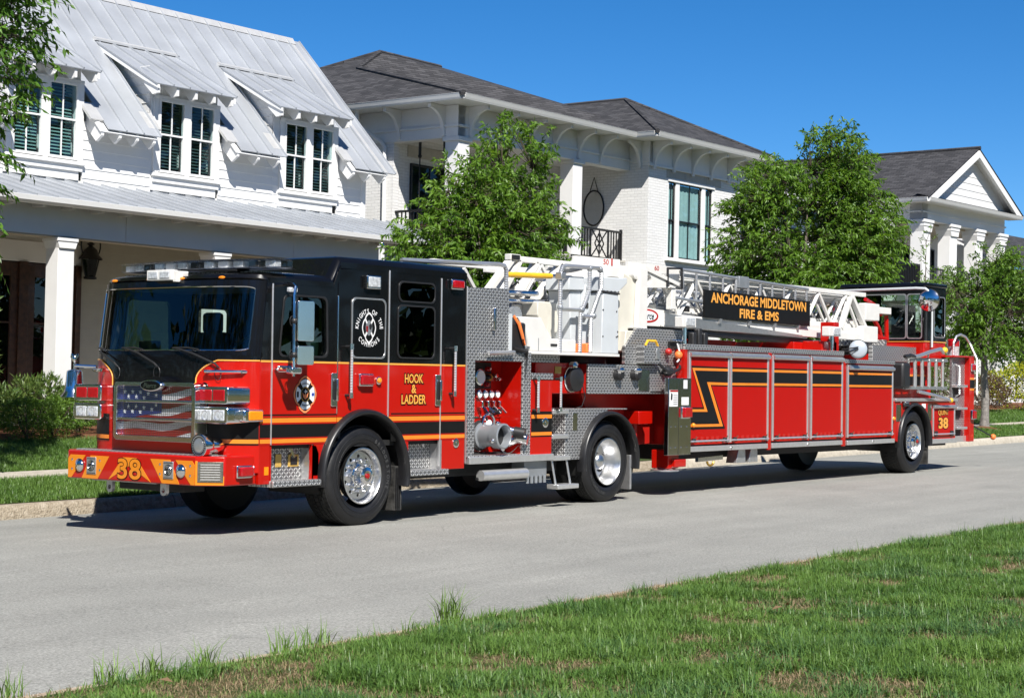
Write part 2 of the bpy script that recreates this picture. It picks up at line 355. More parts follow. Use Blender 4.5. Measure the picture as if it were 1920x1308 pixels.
def asphalt():
    m, n, l, o = nt('asphalt'); p = n.new('ShaderNodeBsdfPrincipled'); l.new(p.outputs[0], o.inputs[0]); p.inputs['Roughness'].default_value = 0.85; p.inputs['Specular IOR Level'].default_value = 0.3
    tc = n.new('ShaderNodeTexCoord'); C0 = tc.outputs['Object']
    def noise(sc, det, vec, rough=0.6):
        q = n.new('ShaderNodeTexNoise'); q.inputs['Scale'].default_value = sc; q.inputs['Detail'].default_value = det; q.inputs['Roughness'].default_value = rough; l.new(vec, q.inputs['Vector']); return q.outputs[0]
    def ramp(v, stops):
        r = n.new('ShaderNodeValToRGB'); e = r.color_ramp.elements
        while len(e) < len(stops): e.new(0.5)
        for k, (q, c) in enumerate(stops): e[k].position = q; e[k].color = (c, c, c, 1) if not isinstance(c, tuple) else (*c, 1)
        l.new(v, r.inputs[0]); return r.outputs[0]
    def mul(a, b):
        q = n.new('ShaderNodeMix'); q.data_type = 'RGBA'; q.blend_type = 'MULTIPLY'; q.inputs['Factor'].default_value = 1; l.new(a, q.inputs['A']); l.new(b, q.inputs['B']); return q.outputs['Result']
    st = n.new('ShaderNodeMapping'); st.inputs['Scale'].default_value = (0.16, 1.5, 1); l.new(C0, st.inputs[0])
    base = ramp(noise(0.5, 4, C0), [(0.3, (0.262, 0.262, 0.240)), (0.7, (0.320, 0.318, 0.290))])
    streak = ramp(noise(1.3, 5, st.outputs[0]), [(0.25, 0.88), (0.55, 1.0), (0.80, 1.13)])
    grit = ramp(noise(48, 4, C0, 0.85), [(0.30, 0.48), (0.5, 1.0), (0.72, 1.42)])
    vo = n.new('ShaderNodeTexVoronoi'); vo.inputs['Scale'].default_value = 55; l.new(C0, vo.inputs['Vector']); peb = ramp(vo.outputs['Distance'], [(0.0, 1.12), (0.6, 0.86)])
    # hairline cracks, warped cells masked to a few places
    wv = n.new('ShaderNodeMix'); wv.data_type = 'RGBA'; wv.inputs['Factor'].default_value = 0.28; nw = n.new('ShaderNodeTexNoise'); nw.inputs['Scale'].default_value = 1.6; nw.inputs['Detail'].default_value = 7; l.new(C0, nw.inputs['Vector']); l.new(C0, wv.inputs['A']); l.new(nw.outputs['Color'], wv.inputs['B'])
    vc = n.new('ShaderNodeTexVoronoi'); vc.feature = 'DISTANCE_TO_EDGE'; vc.inputs['Scale'].default_value = 0.55; l.new(wv.outputs['Result'], vc.inputs['Vector'])
    crack = ramp(vc.outputs['Distance'], [(0.0, 0.0), (0.004, 1.0)]); cm = ramp(noise(0.45, 3, C0), [(0.58, 1.0), (0.68, 0.0)])
    mx = n.new('ShaderNodeMix'); mx.data_type = 'RGBA'; mx.blend_type = 'LIGHTEN'; mx.inputs['Factor'].default_value = 1; l.new(crack, mx.inputs['A']); l.new(cm, mx.inputs['B'])
    ck = ramp(mx.outputs['Result'], [(0.0, 0.62), (1.0, 1.0)])
    c = mul(mul(mul(mul(base, streak), grit), peb), ck); l.new(c, p.inputs['Base Color'])
    bu = n.new('ShaderNodeBump'); bu.inputs['Strength'].default_value = 0.5; bu.inputs['Distance'].default_value = 0.008; l.new(grit, bu.inputs['Height']); l.new(bu.outputs[0], p.inputs['Normal'])
    MATS['asphalt'] = m
asphalt()
soilmat('concrete', [(0.3, (0.30, 0.27, 0.22)), (0.5, (0.42, 0.38, 0.31)), (0.7, (0.50, 0.46, 0.385))], 9, 0.5, 60)
soilmat('concrete_old', [(0.28, (0.17, 0.135, 0.095)), (0.48, (0.30, 0.255, 0.19)), (0.7, (0.42, 0.37, 0.295))], 13, 0.9, 45)
soilmat('concrete_edge', [(0.3, (0.26, 0.20, 0.14)), (0.5, (0.44, 0.36, 0.27)), (0.7, (0.53, 0.46, 0.37))], 8, 0.5, 60)
soilmat('turf', [(0.30, (0.060, 0.045, 0.022)), (0.45, (0.050, 0.060, 0.018)), (0.62, (0.035, 0.075, 0.015)), (0.8, (0.060, 0.090, 0.022))], 3.0, 0.9, 60)
soilmat('verge_soil', [(0.30, (0.20, 0.13, 0.075)), (0.5, (0.085, 0.085, 0.030)), (0.62, (0.045, 0.075, 0.018)), (0.8, (0.16, 0.12, 0.065))], 4.0, 1.0, 70)
soilmat('mulch', [(0.3, (0.065, 0.028, 0.014)), (0.5, (0.16, 0.068, 0.034)), (0.72, (0.26, 0.125, 0.065))], 30, 1.0, 45)
soilmat('field', [(0.35, (0.035, 0.06, 0.018)), (0.65, (0.07, 0.11, 0.03))], 0.3, 0.4, 5)
leafmat('grass_blade', (0.040, 0.105, 0.016), (0.170, 0.280, 0.060), 0.25, 0.42)
leafmat('coarse_blade', (0.020, 0.070, 0.022), (0.150, 0.260, 0.075), 0.25, 0.40)
leafmat('dry_blade', (0.16, 0.105, 0.055), (0.36, 0.29, 0.17), 0.15, 0.8)

def sheet(name, m, xs, rows, zf, kind='structure'):
    """strip of ground: rows are functions y(x)"""
    V = [(x, r(x), float(zf(x, r(x)))) for x in xs for r in rows]; k = len(rows)
    F = [(i * k + j, (i + 1) * k + j, (i + 1) * k + j + 1, i * k + j + 1) for i in range(len(xs) - 1) for j in range(k - 1)]
    b = MB(); b.v = V; b.f = F; o = b.build(name, m, None, smooth=True, ang=60); o['kind'] = kind; return o
xs_far = [-120, -60, -30, -15, -8, -4, 0, 4, 8, 12, 16, 20, 25, 30, 35, 40, 50, 60, 80, 120, 200, 400]
W_ = lambda f, d: (lambda x: f(x) + d)
road = sheet('road', 'asphalt', xs_far, [W_(yn, -0.02), W_(yn, 1.5), lambda x: -2.2, lambda x: -0.8, lambda x: 0.6, lambda x: 2.2, W_(yk, 0.03)], gz)
sheet('lawn', 'turf', xs_far, [W_(yk, d) for d in (0.19, 0.3, 0.65, 1.0, 1.3, 1.6, 2.2, 2.85, 3.6, 4.4, 5.0, 6.0, 7.2, 9.5, 12, 40, 120)], tz)
sheet('verge', 'verge_soil', xs_far, [W_(yn, -0.17), W_(yn, -0.6), W_(yn, -1.2), W_(yn, -2), W_(yn, -3), W_(yn, -5), W_(yn, -9), W_(yn, -16), W_(yn, -30)], nz_)
g = MB(); g.quad((-1500, -1500, -1.2), (1500, -1500, -1.2), (1500, 1500, -1.2), (-1500, 1500, -1.2)); g.build('ground', 'field')['kind'] = 'structure'
sheet('field', 'field', [-300, -120, -60, 0, 60, 200, 500], [W_(yn, -29.9), W_(yn, -60), W_(yn, -300)], lambda x, y: nz_(x, max(y, yn(x) - 30)) - 0.01)
# near flush edging
edge = sheet('edging', 'concrete_edge', xs_far, [W_(yn, -0.18), W_(yn, -0.16), W_(yn, -0.02), W_(yn, 0.0)], lambda x, y: gz(x, y) + 0.006 + 0.02 * np.clip((yn(x) - y) / .16, 0, 1))
# far kerb: cast lengths with open joints
kroot = empty('kerb'); kroot['kind'] = 'structure'; x = -20.0; random.seed(3)
while x < 62:
    L = 3.0; x1 = x + L - 0.014; b = MB(); prof = [(0.0, -0.12), (0.0, 0.02), (0.035, 0.12), (0.06, 0.155), (0.10, 0.165), (0.20, 0.165), (0.20, -0.12)]
    for xa in (x, x1):
        for d, h in prof: b.v.append((xa, yk(xa) + d, float(gz(xa, yk(xa))) + h))
    k = len(prof)
    for j in range(k): b.f.append((j, (j + 1) % k, k + (j + 1) % k, k + j))
    b.f += [tuple(range(k)), tuple(range(2 * k - 1, k - 1, -1))]
    b.build('kerb_length', 'concrete_old' if x < 12 else 'concrete', kroot, ang=50); x += L
# pavement slabs
proot = empty('pavement'); proot['kind'] = 'structure'; x = -16.0
while x < 64:
    b = MB(); x1 = x + 1.49
    for xa in (x, x1):
        for d, h in ((1.68, -0.05), (1.68, 0.025), (2.72, 0.025), (2.72, -0.05)): b.v.append((xa, yk(xa) + d, float(tz(xa, yk(xa) + d)) + h))
    b.f += [(0, 1, 5, 4), (1, 2, 6, 5), (2, 3, 7, 6), (0, 3, 2, 1), (4, 5, 6, 7)]
    b.build('paving_slab', 'concrete', proot); x += 1.5
# mulch beds in front of the houses
sheet('mulch_bed', 'mulch', [-12, -6, -3, 0, 3, 6, 9, 12, 15], [lambda x: yk(x) + 4.75 + .25 * math.sin(x * .9), W_(yk, 5.6), W_(yk, 6.4), W_(yk, 7.4)], lambda x, y: tz(x, y) + 0.03)
sheet('mulch_bed', 'mulch', [34, 38, 42, 46, 50, 56, 62], [lambda x: yk(x) + 4.6 + .3 * math.sin(x * .7), W_(yk, 5.6), W_(yk, 6.6), W_(yk, 8.4)], lambda x, y: tz(x, y) + 0.03)
# a ring of mulch round the street tree
b = MB(); cx_, cy_ = 33.4, 5.5 + .9
b.v = [(cx_, cy_, float(tz(cx_, cy_)) + 0.09)] + [(cx_ + .62 * math.cos(R(20 * k)), cy_ + .55 * math.sin(R(20 * k)), float(tz(cx_, cy_ + .55 * math.sin(R(20 * k)))) + 0.008) for k in range(18)]
b.f = [(0, 1 + k, 1 + (k + 1) % 18) for k in range(18)]; b.build('mulch_ring', 'mulch')['kind'] = 'structure'

def blades(name, m, P, L, Wd, rng, lean=0.6, tone=None, label=None):
    """grass: every blade is a bent, tapering strip of three triangles"""
    n = len(P); a = rng.uniform(0, 2 * np.pi, n); ln = rng.uniform(0.1, lean, n); d = np.stack([np.cos(a), np.sin(a)], 1)
    sd = np.stack([-d[:, 1], d[:, 0]], 1); z0 = P[:, 2]
    def pt(t, side):
        hx = L * ln * t ** 1.7; hz = L * (t - 0.35 * ln * t ** 2.2); w = Wd * (1 - t) ** .6 * .5 * side
        return np.stack([P[:, 0] + d[:, 0] * hx + sd[:, 0] * w, P[:, 1] + d[:, 1] * hx + sd[:, 1] * w, z0 + hz - .005], 1)
    V = np.stack([pt(0, -1), pt(0, 1), pt(.5, -1), pt(.5, 1), pt(1, 0)], 1).reshape(-1, 3); i = np.arange(n)[:, None] * 5
    F = np.concatenate([i + np.array([[0, 1, 3]]), i + np.array([[0, 3, 2]]), i + np.array([[2, 3, 4]])]); tn = np.repeat(rng.beta(2, 2.2, n) if tone is None else tone, 5)
    o = fast_mesh(name, V, F, m, tone=tn); tag(o, label, 'grass', kind='stuff'); return o
def vnoise(x, y, s, seed):
    """smooth value noise"""
    r = np.random.default_rng(seed); T = r.random((64, 64)); x = x / s; y = y / s; xi = np.floor(x).astype(int); yi = np.floor(y).astype(int); fx = x - xi; fy = y - yi
    fx = fx * fx * (3 - 2 * fx); fy = fy * fy * (3 - 2 * fy); g_ = lambda a, c: T[a % 64, c % 64]
    return (g_(xi, yi) * (1 - fx) + g_(xi + 1, yi) * fx) * (1 - fy) + (g_(xi, yi + 1) * (1 - fx) + g_(xi + 1, yi + 1) * fx) * fy
rng = np.random.default_rng(5)
def inview(x, y, z, mg=60):
    dx, dy, dz = x - CAM.x, y - CAM.y, z - CAM.z; D = dx * cf.x + dy * cf.y + dz * cf.z; px = 960 + 3317.68 * (dx * cr.x + dy * cr.y + dz * cr.z) / D; py = 654 - 3317.68 * (dx * cu.x + dy * cu.y + dz * cu.z) / D
    return (D > 2) & (px > -mg) & (px < 1920 + mg) & (py < 1308 + 2 * mg) & (py > -mg)
# near verge
N = 900000; x = rng.uniform(-10.5, 12, N); y = yn(x) - 0.16 - rng.uniform(0, 1, N) ** 1.0 * 5.0; z = nz_(x, y)
den = 0.65 * vnoise(x, y, .45, 1) + 0.35 * vnoise(x, y, .12, 2); edge_d = yn(x) - y
keep = inview(x, y, z) & (rng.random(N) < np.clip((den - .30) * 3.2, 0.03, 1) * np.clip(.05 + (edge_d - .14) / .35, 0, 1))
x, y, z, den, edge_d = x[keep], y[keep], z[keep], den[keep], edge_d[keep]
lush = vnoise(x, y, .28, 9); L = (0.035 + 0.085 * lush * rng.random(len(x)) ** .7) * (0.75 + .7 * den); L = np.where(rng.random(len(x)) < .02, L * 1.9, L)
blades('verge_grass', 'grass_blade', np.stack([x, y, z], 1), L, rng.uniform(.004, .0095, len(x)), rng, 1.7, np.clip(rng.beta(2, 2.4, len(x)) * .75 + .35 * vnoise(x, y, .6, 4) - .05, 0, 1), 'rough green grass growing on the verge in the foreground')
N = 260000; x = rng.uniform(-10.5, 12, N); y = yn(x) - 0.10 - rng.uniform(0, 1, N) * 5.0; z = nz_(x, y); dn = 0.65 * vnoise(x, y, .45, 1) + 0.35 * vnoise(x, y, .12, 2)
keep = inview(x, y, z) & (rng.random(N) < np.clip((.66 - dn) * 3.0, 0.10, 1)); x, y, z = x[keep], y[keep], z[keep]
blades('dry_thatch', 'dry_blade', np.stack([x, y, z], 1), rng.uniform(.02, .06, len(x)), rng.uniform(.003, .006, len(x)), rng, 2.2, None, 'dry straw coloured thatch between the foreground grass')
# coarse longer grass standing in clumps
N = 420000; x = rng.uniform(-10.5, 12, N); y = yn(x) - 0.25 - rng.uniform(0, 1, N) * 5.0; z = nz_(x, y); cl = .6 * vnoise(x, y, .22, 31) + .4 * vnoise(x, y, .8, 32)
keep = inview(x, y, z) & (rng.random(N) < np.clip((cl - .60) * 4.0, 0, 1)); x, y, z = x[keep], y[keep], z[keep]
blades('coarse_grass', 'coarse_blade', np.stack([x, y, z], 1), rng.uniform(.06, .145, len(x)), rng.uniform(.005, .010, len(x)), rng, 1.9, rng.beta(1.6, 1.6, len(x)), 'coarse longer grass clumps on the verge in the foreground')
# taller tufts along the near road edge
tuft_x = [-8.75, -8.05, -7.72, -7.3, -6.62, -6.35, -5.02, -4.95]
for i, tx in enumerate(tuft_x):
    n = 46; a = rng.uniform(0, 6.28, n); rr = rng.uniform(0, .09, n); px_ = tx + rr * np.cos(a) * 1.5; py_ = yn(tx) - .10 + rr * np.sin(a) * .7
    blades('grass_tuft', 'grass_blade', np.stack([px_, py_, nz_(px_, py_)], 1), rng.uniform(.10, .27, n) * (1.25 if i > 5 else .85), rng.uniform(.006, .010, n), rng, 1.1, rng.uniform(.4, 1, n), 'taller tuft of grass at the near edge of the road')
# lawn behind the kerb, both grass strips
N = 420000; x = np.concatenate([rng.uniform(-4.5, 5.5, N // 2), rng.uniform(22, 60, N - N // 2)]); t = rng.uniform(.2, 5.3, N); y = yk(x) + t; z = tz(x, y)
bed = np.where(x < 20, 4.8, 4.6); keep = inview(x, y, z, 30) & ~((t > 1.66) & (t < 2.75)) & (t < bed + .15) & (np.hypot((x - 33.4) / .6, (y - 6.4) / .5) > 1)
x, y, z = x[keep], y[keep], z[keep]; far = x > 20
blades('lawn_grass', 'grass_blade', np.stack([x, y, z], 1), rng.uniform(.05, .10, len(x)) * np.where(far, 1.25, 1), rng.uniform(.006, .011, len(x)) * np.where(far, 2.0, 1), rng, .9, np.clip(rng.beta(2, 2, len(x)) * .8 + .3 * vnoise(x, y, 1.2, 6) - .1, 0, 1), 'mown green lawn on both sides of the far pavement')
# ================================================================ fire truck (front axle at x = 0, near side at y = 0, nose towards -x)
T = empty('fire_truck', (0, 0, 0), 'red and black tractor drawn ladder fire truck parked along the far kerb', 'fire truck')
def wheel(cx, y0, hz, Rr, Wd, style, brand=None, face=-1):
    """road wheel whose outer face lies at y0; face -1 looks at the camera side"""
    w = MB().lathe([(Rr - .20, .03), (Rr - .17, .006), (Rr - .12, -.004), (Rr - .06, .004), (Rr - .028, .022), (Rr - .006, .05), (Rr, .075), (Rr, Wd - .075), (Rr - .02, Wd - .03), (Rr - .1, Wd), (Rr - .2, Wd - .03)], (cx, y0, hz), 'y', 56, cap=False).build('wheel', 'tyre', T, ang=50)
    tr = MB()      # tread blocks, five ribs
    ribs = 5; n = 60; gap = .012; rw = (Wd - .10) / ribs
    for r_ in range(ribs):
        ya = y0 + .05 + r_ * rw + gap / 2; yb = ya + rw - gap; off = (r_ % 2) * .5
        for k in range(n):
            a0 = 2 * math.pi * (k + off + .06) / n; a1 = 2 * math.pi * (k + off + .94) / n; b0 = len(tr.v); rad = Rr + (.004 if r_ in (0, ribs - 1) else .007)
            for rr in (Rr - .004, rad):
                for a in (a0, a1):
                    for yy in (ya, yb): tr.v.append((cx + rr * math.cos(a), yy, hz + rr * math.sin(a)))
            tr.f += [tuple(b0 + q for q in f) for f in ((4, 5, 7, 6), (0, 1, 5, 4), (2, 6, 7, 3), (0, 4, 6, 2), (1, 3, 7, 5))]
    t = tr.build('tread', 'tyre_tread', w, smooth=False); t['kind'] = 'stuff'
    for rr in (Rr - .09, Rr - .145): MB().tube([(cx + rr * math.cos(R(a)), y0 - .001, hz + rr * math.sin(R(a))) for a in range(0, 360, 8)], .004, 5, True).build('sidewall_ring', 'tyre', w)
    if style == 'steer':
        MB().lathe([(.300, .03), (.312, .0), (.312, -.012), (.300, -.014), (.288, .0), (.280, .05), (.268, .075), (.255, .07)], (cx, y0, hz), 'y', 48, cap=False).build('rim', 'rim_metal', w, ang=50)
        hl = [[(cx + .215 * math.cos(R(36 * k + 18)) + .021 * math.cos(R(q)), hz + .215 * math.sin(R(36 * k + 18)) + .021 * math.sin(R(q))) for q in range(0, 360, 45)] for k in range(10)]
        MB().prism(circ(cx, hz, .262, 40), 'xz', y0 + .055, y0 + .075, hl).build('rim_disc', 'rim_metal', w, bevel=.004)
        MB().prism(circ(cx, hz, .26, 24), 'xz', y0 + .12, y0 + .13).build('brake_drum', 'chassis', w)
        MB().lathe([(.135, .055), (.13, .03), (.115, .02), (.112, -.02), (.098, -.045), (.096, -.075), (.060, -.085), (.058, -.078), (.0, -.078)], (cx, y0, hz), 'y', 28, cap=False).build('hub', 'chrome', w, ang=40)
        MB().lathe([(.030, -.08), (.030, -.088), (.02, -.088), (.02, -.092), (0, -.092)], (cx, y0, hz), 'y', 20, cap=False).build('hub_cap', 'lens_red', w)
        for k in range(10):
            a = R(36 * k); p = (cx + .168 * math.cos(a), hz + .168 * math.sin(a)); MB().lathe([(.024, .055), (.024, .03), (.019, .02), (.019, -.005), (.012, -.016), (0, -.016)], (p[0], y0, p[1]), 'y', 8, cap=False).build('lug_nut', 'chrome', w)
    else:
        MB().lathe([(.300, .03), (.312, 0), (.312, -.012), (.300, -.014), (.288, .0), (.278, .05), (.262, .07), (.258, .13), (.235, .16), (.225, .20), (.135, .215), (.115, .19), (.11, .14), (.105, .115), (.085, .09), (.045, .075), (0, .07)], (cx, y0, hz), 'y', 48, cap=False).build('rim', 'rim_metal', w, ang=50)
        for k in range(6):
            a = R(60 * k + 20); MB().lathe([(.034, .196), (.034, .2), (0, .2)], (cx + .178 * math.cos(a), y0 - .003, hz + .178 * math.sin(a)), 'y', 14, cap=False).build('hand_hole', 'chassis', w)
    if brand: arc_text('sidewall_lettering', brand[0], 'tyre_letter', w, (cx, y0 - .003, hz), SX, SZ, Rr - .117, .042, brand[1], brand[2], brand[3], bold=.03, thick=.003)
    return w
wheel(0, 0.02, .535, .55, .42, 'steer', ('BRIDGESTONE', 20, 78, False))
wheel(4.85, 0.03, .55, .535, .29, 'drive', ('MICHELIN', 232, 52, True))
wheel(4.85, 0.36, .55, .535, .29, 'drive')
wheel(14.43, 0.02, .623, .555, .42, 'steer')
for q in ((0, 2.06, .50, .55, .42), (4.85, 2.2, .53, .535, .29), (14.43, 2.06, .59, .555, .42)):
    w = MB().lathe([(.25, .03), (q[3] - .1, 0), (q[3], .07), (q[3], q[4] - .07), (q[3] - .1, q[4]), (.25, q[4] - .03)], q[:3], 'y', 32).build('wheel', 'tyre', T)
for ax in (0, 4.85, 14.43): MB().tube([(ax, .3, .53), (ax, 2.3, .52)], .09, 10).build('axle', 'chassis', T)
def flare(cx, hz, r0, r1, a0, a1, y_out, y_in=.05, name='wheel_arch'):
    """rounded rubber arch lip"""
    def fn(u, v):
        a = R(a0 + (a1 - a0) * u); ph = v * math.pi; rad = (r0 + r1) / 2 + (r1 - r0) / 2 * math.cos(ph); yy = y_in + (y_out - y_in) * math.sin(ph) ** .7
        return (cx + rad * math.cos(a), yy, hz + rad * math.sin(a))
    return MB().grid(fn, 40, 10).build(name, 'rubber', T, ang=60)
flare(0, .54, .655, .735, -12, 188, -.085); flare(4.85, .55, .605, .67, -10, 190, -.07); flare(14.43, .623, .61, .68, -8, 188, -.06)
for cx, hz, r in ((0, .54, .70), (4.85, .55, .64), (14.43, .623, .645)):   # inner wells
    MB().grid(lambda u, v: (cx + r * math.cos(R(-15 + 210 * u)), .03 + .75 * v, hz + r * math.sin(R(-15 + 210 * u))), 30, 1).build('wheel_well', 'chassis', T)
# ---- cab side, split at the door gaps
YS = -0.0
def zb(x):
    if x <= -1.45: return .50
    if x < -.82: return .90
    if x < -.695: return .56
    if abs(x) <= .695: return .54 + math.sqrt(max(0, .70 ** 2 - x * x))
    if x < .74: return .60
    if x < 1.36: return .97
    return .56
def lower_poly(xa, xb):
    ks = sorted({xa, xb} | {k for k in (-1.451, -1.449, -.821, -.819, -.696, -.694, .694, .696, .739, .741, 1.359, 1.361) if xa < k < xb} | {k * .05 for k in range(-13, 14) if xa < k * .05 < xb and abs(k * .05) < .69})
    return [(k, zb(k)) for k in ks] + [(xb, 1.773), (xa, 1.773)]
win = rpoly([(-1.335, 1.84), (-.615, 1.84), (-.635, 2.46), (-1.265, 2.46)], .07)
segs = [('quarter_panel', -1.61, -1.456, ()), ('cab_door', -1.444, -.456, (win,)), ('centre_panel', -.444, .384, ()), ('cab_door', .396, 1.306, ()), ('rear_panel', 1.318, 1.78, ())]
cabp = {}
for nm, xa, xb, hl in segs:
    lo = MB().prism(lower_poly(xa, xb), 'xz', YS, YS + .05).build(nm, 'red', T, bevel=.004)
    top = lambda x: 2.60 if x <= -.53 else (2.60 + (x + .53) / .11 * .24 if x < -.42 else 2.84)
    xl = xa if xa > -1.6 else -1.60
    up = [(xl, 1.777), (xb, 1.777), (xb, top(xb))] + ([(-.53, 2.60)] if xa < -.53 < xb else []) + ([(-.46, top(-.46))] if False else []) + [(max(xa, -1.52), top(xa))]
    MB().prism(up, 'xz', YS, YS + .05, hl).build('upper_panel', 'black_paint', lo, bevel=.003, label='black upper part')
    cabp.setdefault(nm, []).append(lo)
fdoor, rdoor = cabp['cab_door']; mid = cabp['centre_panel'][0]; rear = cabp['rear_panel'][0]; quart = cabp['quarter_panel'][0]
MB().prism(win, 'xz', .03, .034).build('window', 'cab_glass', fdoor)
def frame(pts, w, y0, y1, m, parent, name='window_frame'):
    return MB().prism(pts, 'xz', y0, y1, (inset(pts, w),)).build(name, m, parent, bevel=.002)
frame(rpoly([(-1.355, 1.82), (-.595, 1.82), (-.617, 2.48), (-1.285, 2.48)], .08), .022, -.008, .003, 'plastic', fdoor)
box('window_bar', 'plastic', fdoor, -1.10, -1.07, -.004, .04, 1.84, 2.46)
for par, (a, b, c, d), fm in ((mid, (-.235, .335, 1.825, 2.495), 'aluminium'), (rdoor, (.545, 1.20, 2.475, 2.715), 'plastic'), (rdoor, (.535, 1.20, 1.835, 2.445), 'plastic')):
    MB().prism(rrect(a + .02, b - .02, c + .02, d - .02, .05), 'xz', -.006, .002).build('tinted_pane', 'tint_glass' if par is rdoor else 'black_paint', par)
    frame(rrect(a, b, c, d, .07), .018, -.012, .002, fm, par)
# gaps and bright trims
for x, za, zt, par in ((-1.45, .905, 2.58, fdoor), (.39, 1.13, 2.82, rdoor), (1.312, .60, 2.78, rear)): box('door_trim', 'aluminium_bright', par, x - .008, x + .008, -.012, .02, za, zt, .003)
box('door_hinge', 'chrome', fdoor, -.458, -.442, -.01, .02, 1.22, 2.5, .003)
# stripes: each one a thin band on its own panel, cut where the wheel arch passes
def band(parent, m, z0, z1, xa, xb, y=-.003, name='stripe'):
    zc = (z0 + z1) / 2; cut = math.sqrt(max(0, .69 ** 2 - (zc - .54) ** 2)) if abs(zc - .54) < .69 else 0
    for a, b in ((xa, min(xb, -cut)), (max(xa, cut), xb)) if cut else ((xa, xb),):
        if b - a > .01: box(name, m, parent, a, b, y, .001, z0, z1)
for lo, xa, xb in ((quart, -1.608, -1.456), (fdoor, -1.444, -.456), (mid, -.444, .384), (rdoor, .396, 1.304), (rear, 1.32, 1.776)):
    band(lo, 'letter_gold', 1.762, 1.782, xa, xb, -.004, 'gold_line')
    band(lo, 'black_decal', .905, 1.222, xa, xb); band(lo, 'red', 1.188, 1.205, xa, xb, -.0045); band(lo, 'stripe_gold', 1.135, 1.182, xa, xb, -.005); band(lo, 'red', 1.118, 1.133, xa, xb, -.0045)
    band(lo, 'red', .966, .978, xa, xb, -.0045); band(lo, 'stripe_gold', .922, .964, xa, xb, -.005); band(lo, 'red', .905, .919, xa, xb, -.0045)
# far side, rear wall, floor
fs = MB().prism([(-1.6, .5), (1.78, .5), (1.78, 1.775), (-1.6, 1.775)], 'xz', 2.45, 2.5).build('far_side', 'red', T)
MB().prism([(-1.6, 1.777), (1.78, 1.777), (1.78, 2.84), (-.42, 2.84), (-.53, 2.6), (-1.52, 2.6)], 'xz', 2.45, 2.5, (win, rrect(-.2, .3, 1.9, 2.4, .06))).build('upper_panel', 'black_paint', fs)
MB().prism(win, 'xz', 2.46, 2.464).build('window', 'cab_glass', fs)
box('rear_wall', 'black_paint', T, 1.73, 1.775, .05, 2.45, .6, 2.84); box('cab_floor', 'chassis', T, -1.6, 1.7, .05, 2.45, .86, .92)
# roof: one lofted skin with a raised rear half
def fx(y): return .34 * abs((y - 1.25) / 1.25) ** 5
prof = [(-1.72, 2.575, 1), (-1.80, 2.60, 1), (-1.815, 2.635, 1), (-1.79, 2.67, 1), (-1.70, 2.69, 1), (-1.2, 2.705, .3), (-.57, 2.71, 0), (-.55, 2.715, 0), (-.43, 2.915, 0), (-.40, 2.93, 0), (.6, 2.94, 0), (1.74, 2.94, 0), (1.785, 2.915, 0), (1.79, 2.85, 0)]
def roof(u, v):
    k = u * (len(prof) - 1); i = min(int(k), len(prof) - 2); f = k - i; x, z, w = [prof[i][q] * (1 - f) + prof[i + 1][q] * f for q in range(3)]
    y = -.004 + 2.508 * v; e = min(y + .004, 2.504 - y); dz = 0 if e > .10 else .10 * (1 - math.sqrt(max(0, 1 - (1 - e / .10) ** 2)))
    return (x + w * fx(y), y, z - dz * (.9 if z > 2.6 else .2))
vs_ = [0, .003, .01, .02, .032, .045] + [.045 + .91 * k / 10 for k in range(1, 10)] + [.955, .968, .98, .99, .997, 1]
rb = MB(); nu = len(prof) - 1
for i in range(nu + 1):
    for v in vs_: rb.v.append(roof(i / nu, v))
k = len(vs_); rb.f = [(i * k + j, (i + 1) * k + j, (i + 1) * k + j + 1, i * k + j + 1) for i in range(nu) for j in range(k - 1)]
roofo = rb.build('cab_roof', 'black_paint', T, ang=30, label='glossy black cab roof with raised rear half')
box('side_fillet', 'black_paint', roofo, -1.5, -.53, -.004, .05, 2.585, 2.64); box('side_fillet', 'black_paint', roofo, -.42, 1.785, -.004, .05, 2.80, 2.865)
MB().prism([(-.53, 2.58), (-.42, 2.82), (-.42, 2.7), (-.5, 2.55)], 'xz', -.002, .05).build('side_fillet', 'black_paint', roofo)
box('tread_strip', 'tread_xy', roofo, -1.45, -.62, .2, 2.3, 2.706, 2.718)
for y in (.42, .98, 1.48, 2.1):
    MB().sphere((fx(y) - 1.818, y, 2.635), .05, 10, 6, (.35, 1, .35)).build('marker_lamp', 'lens_amber', roofo)
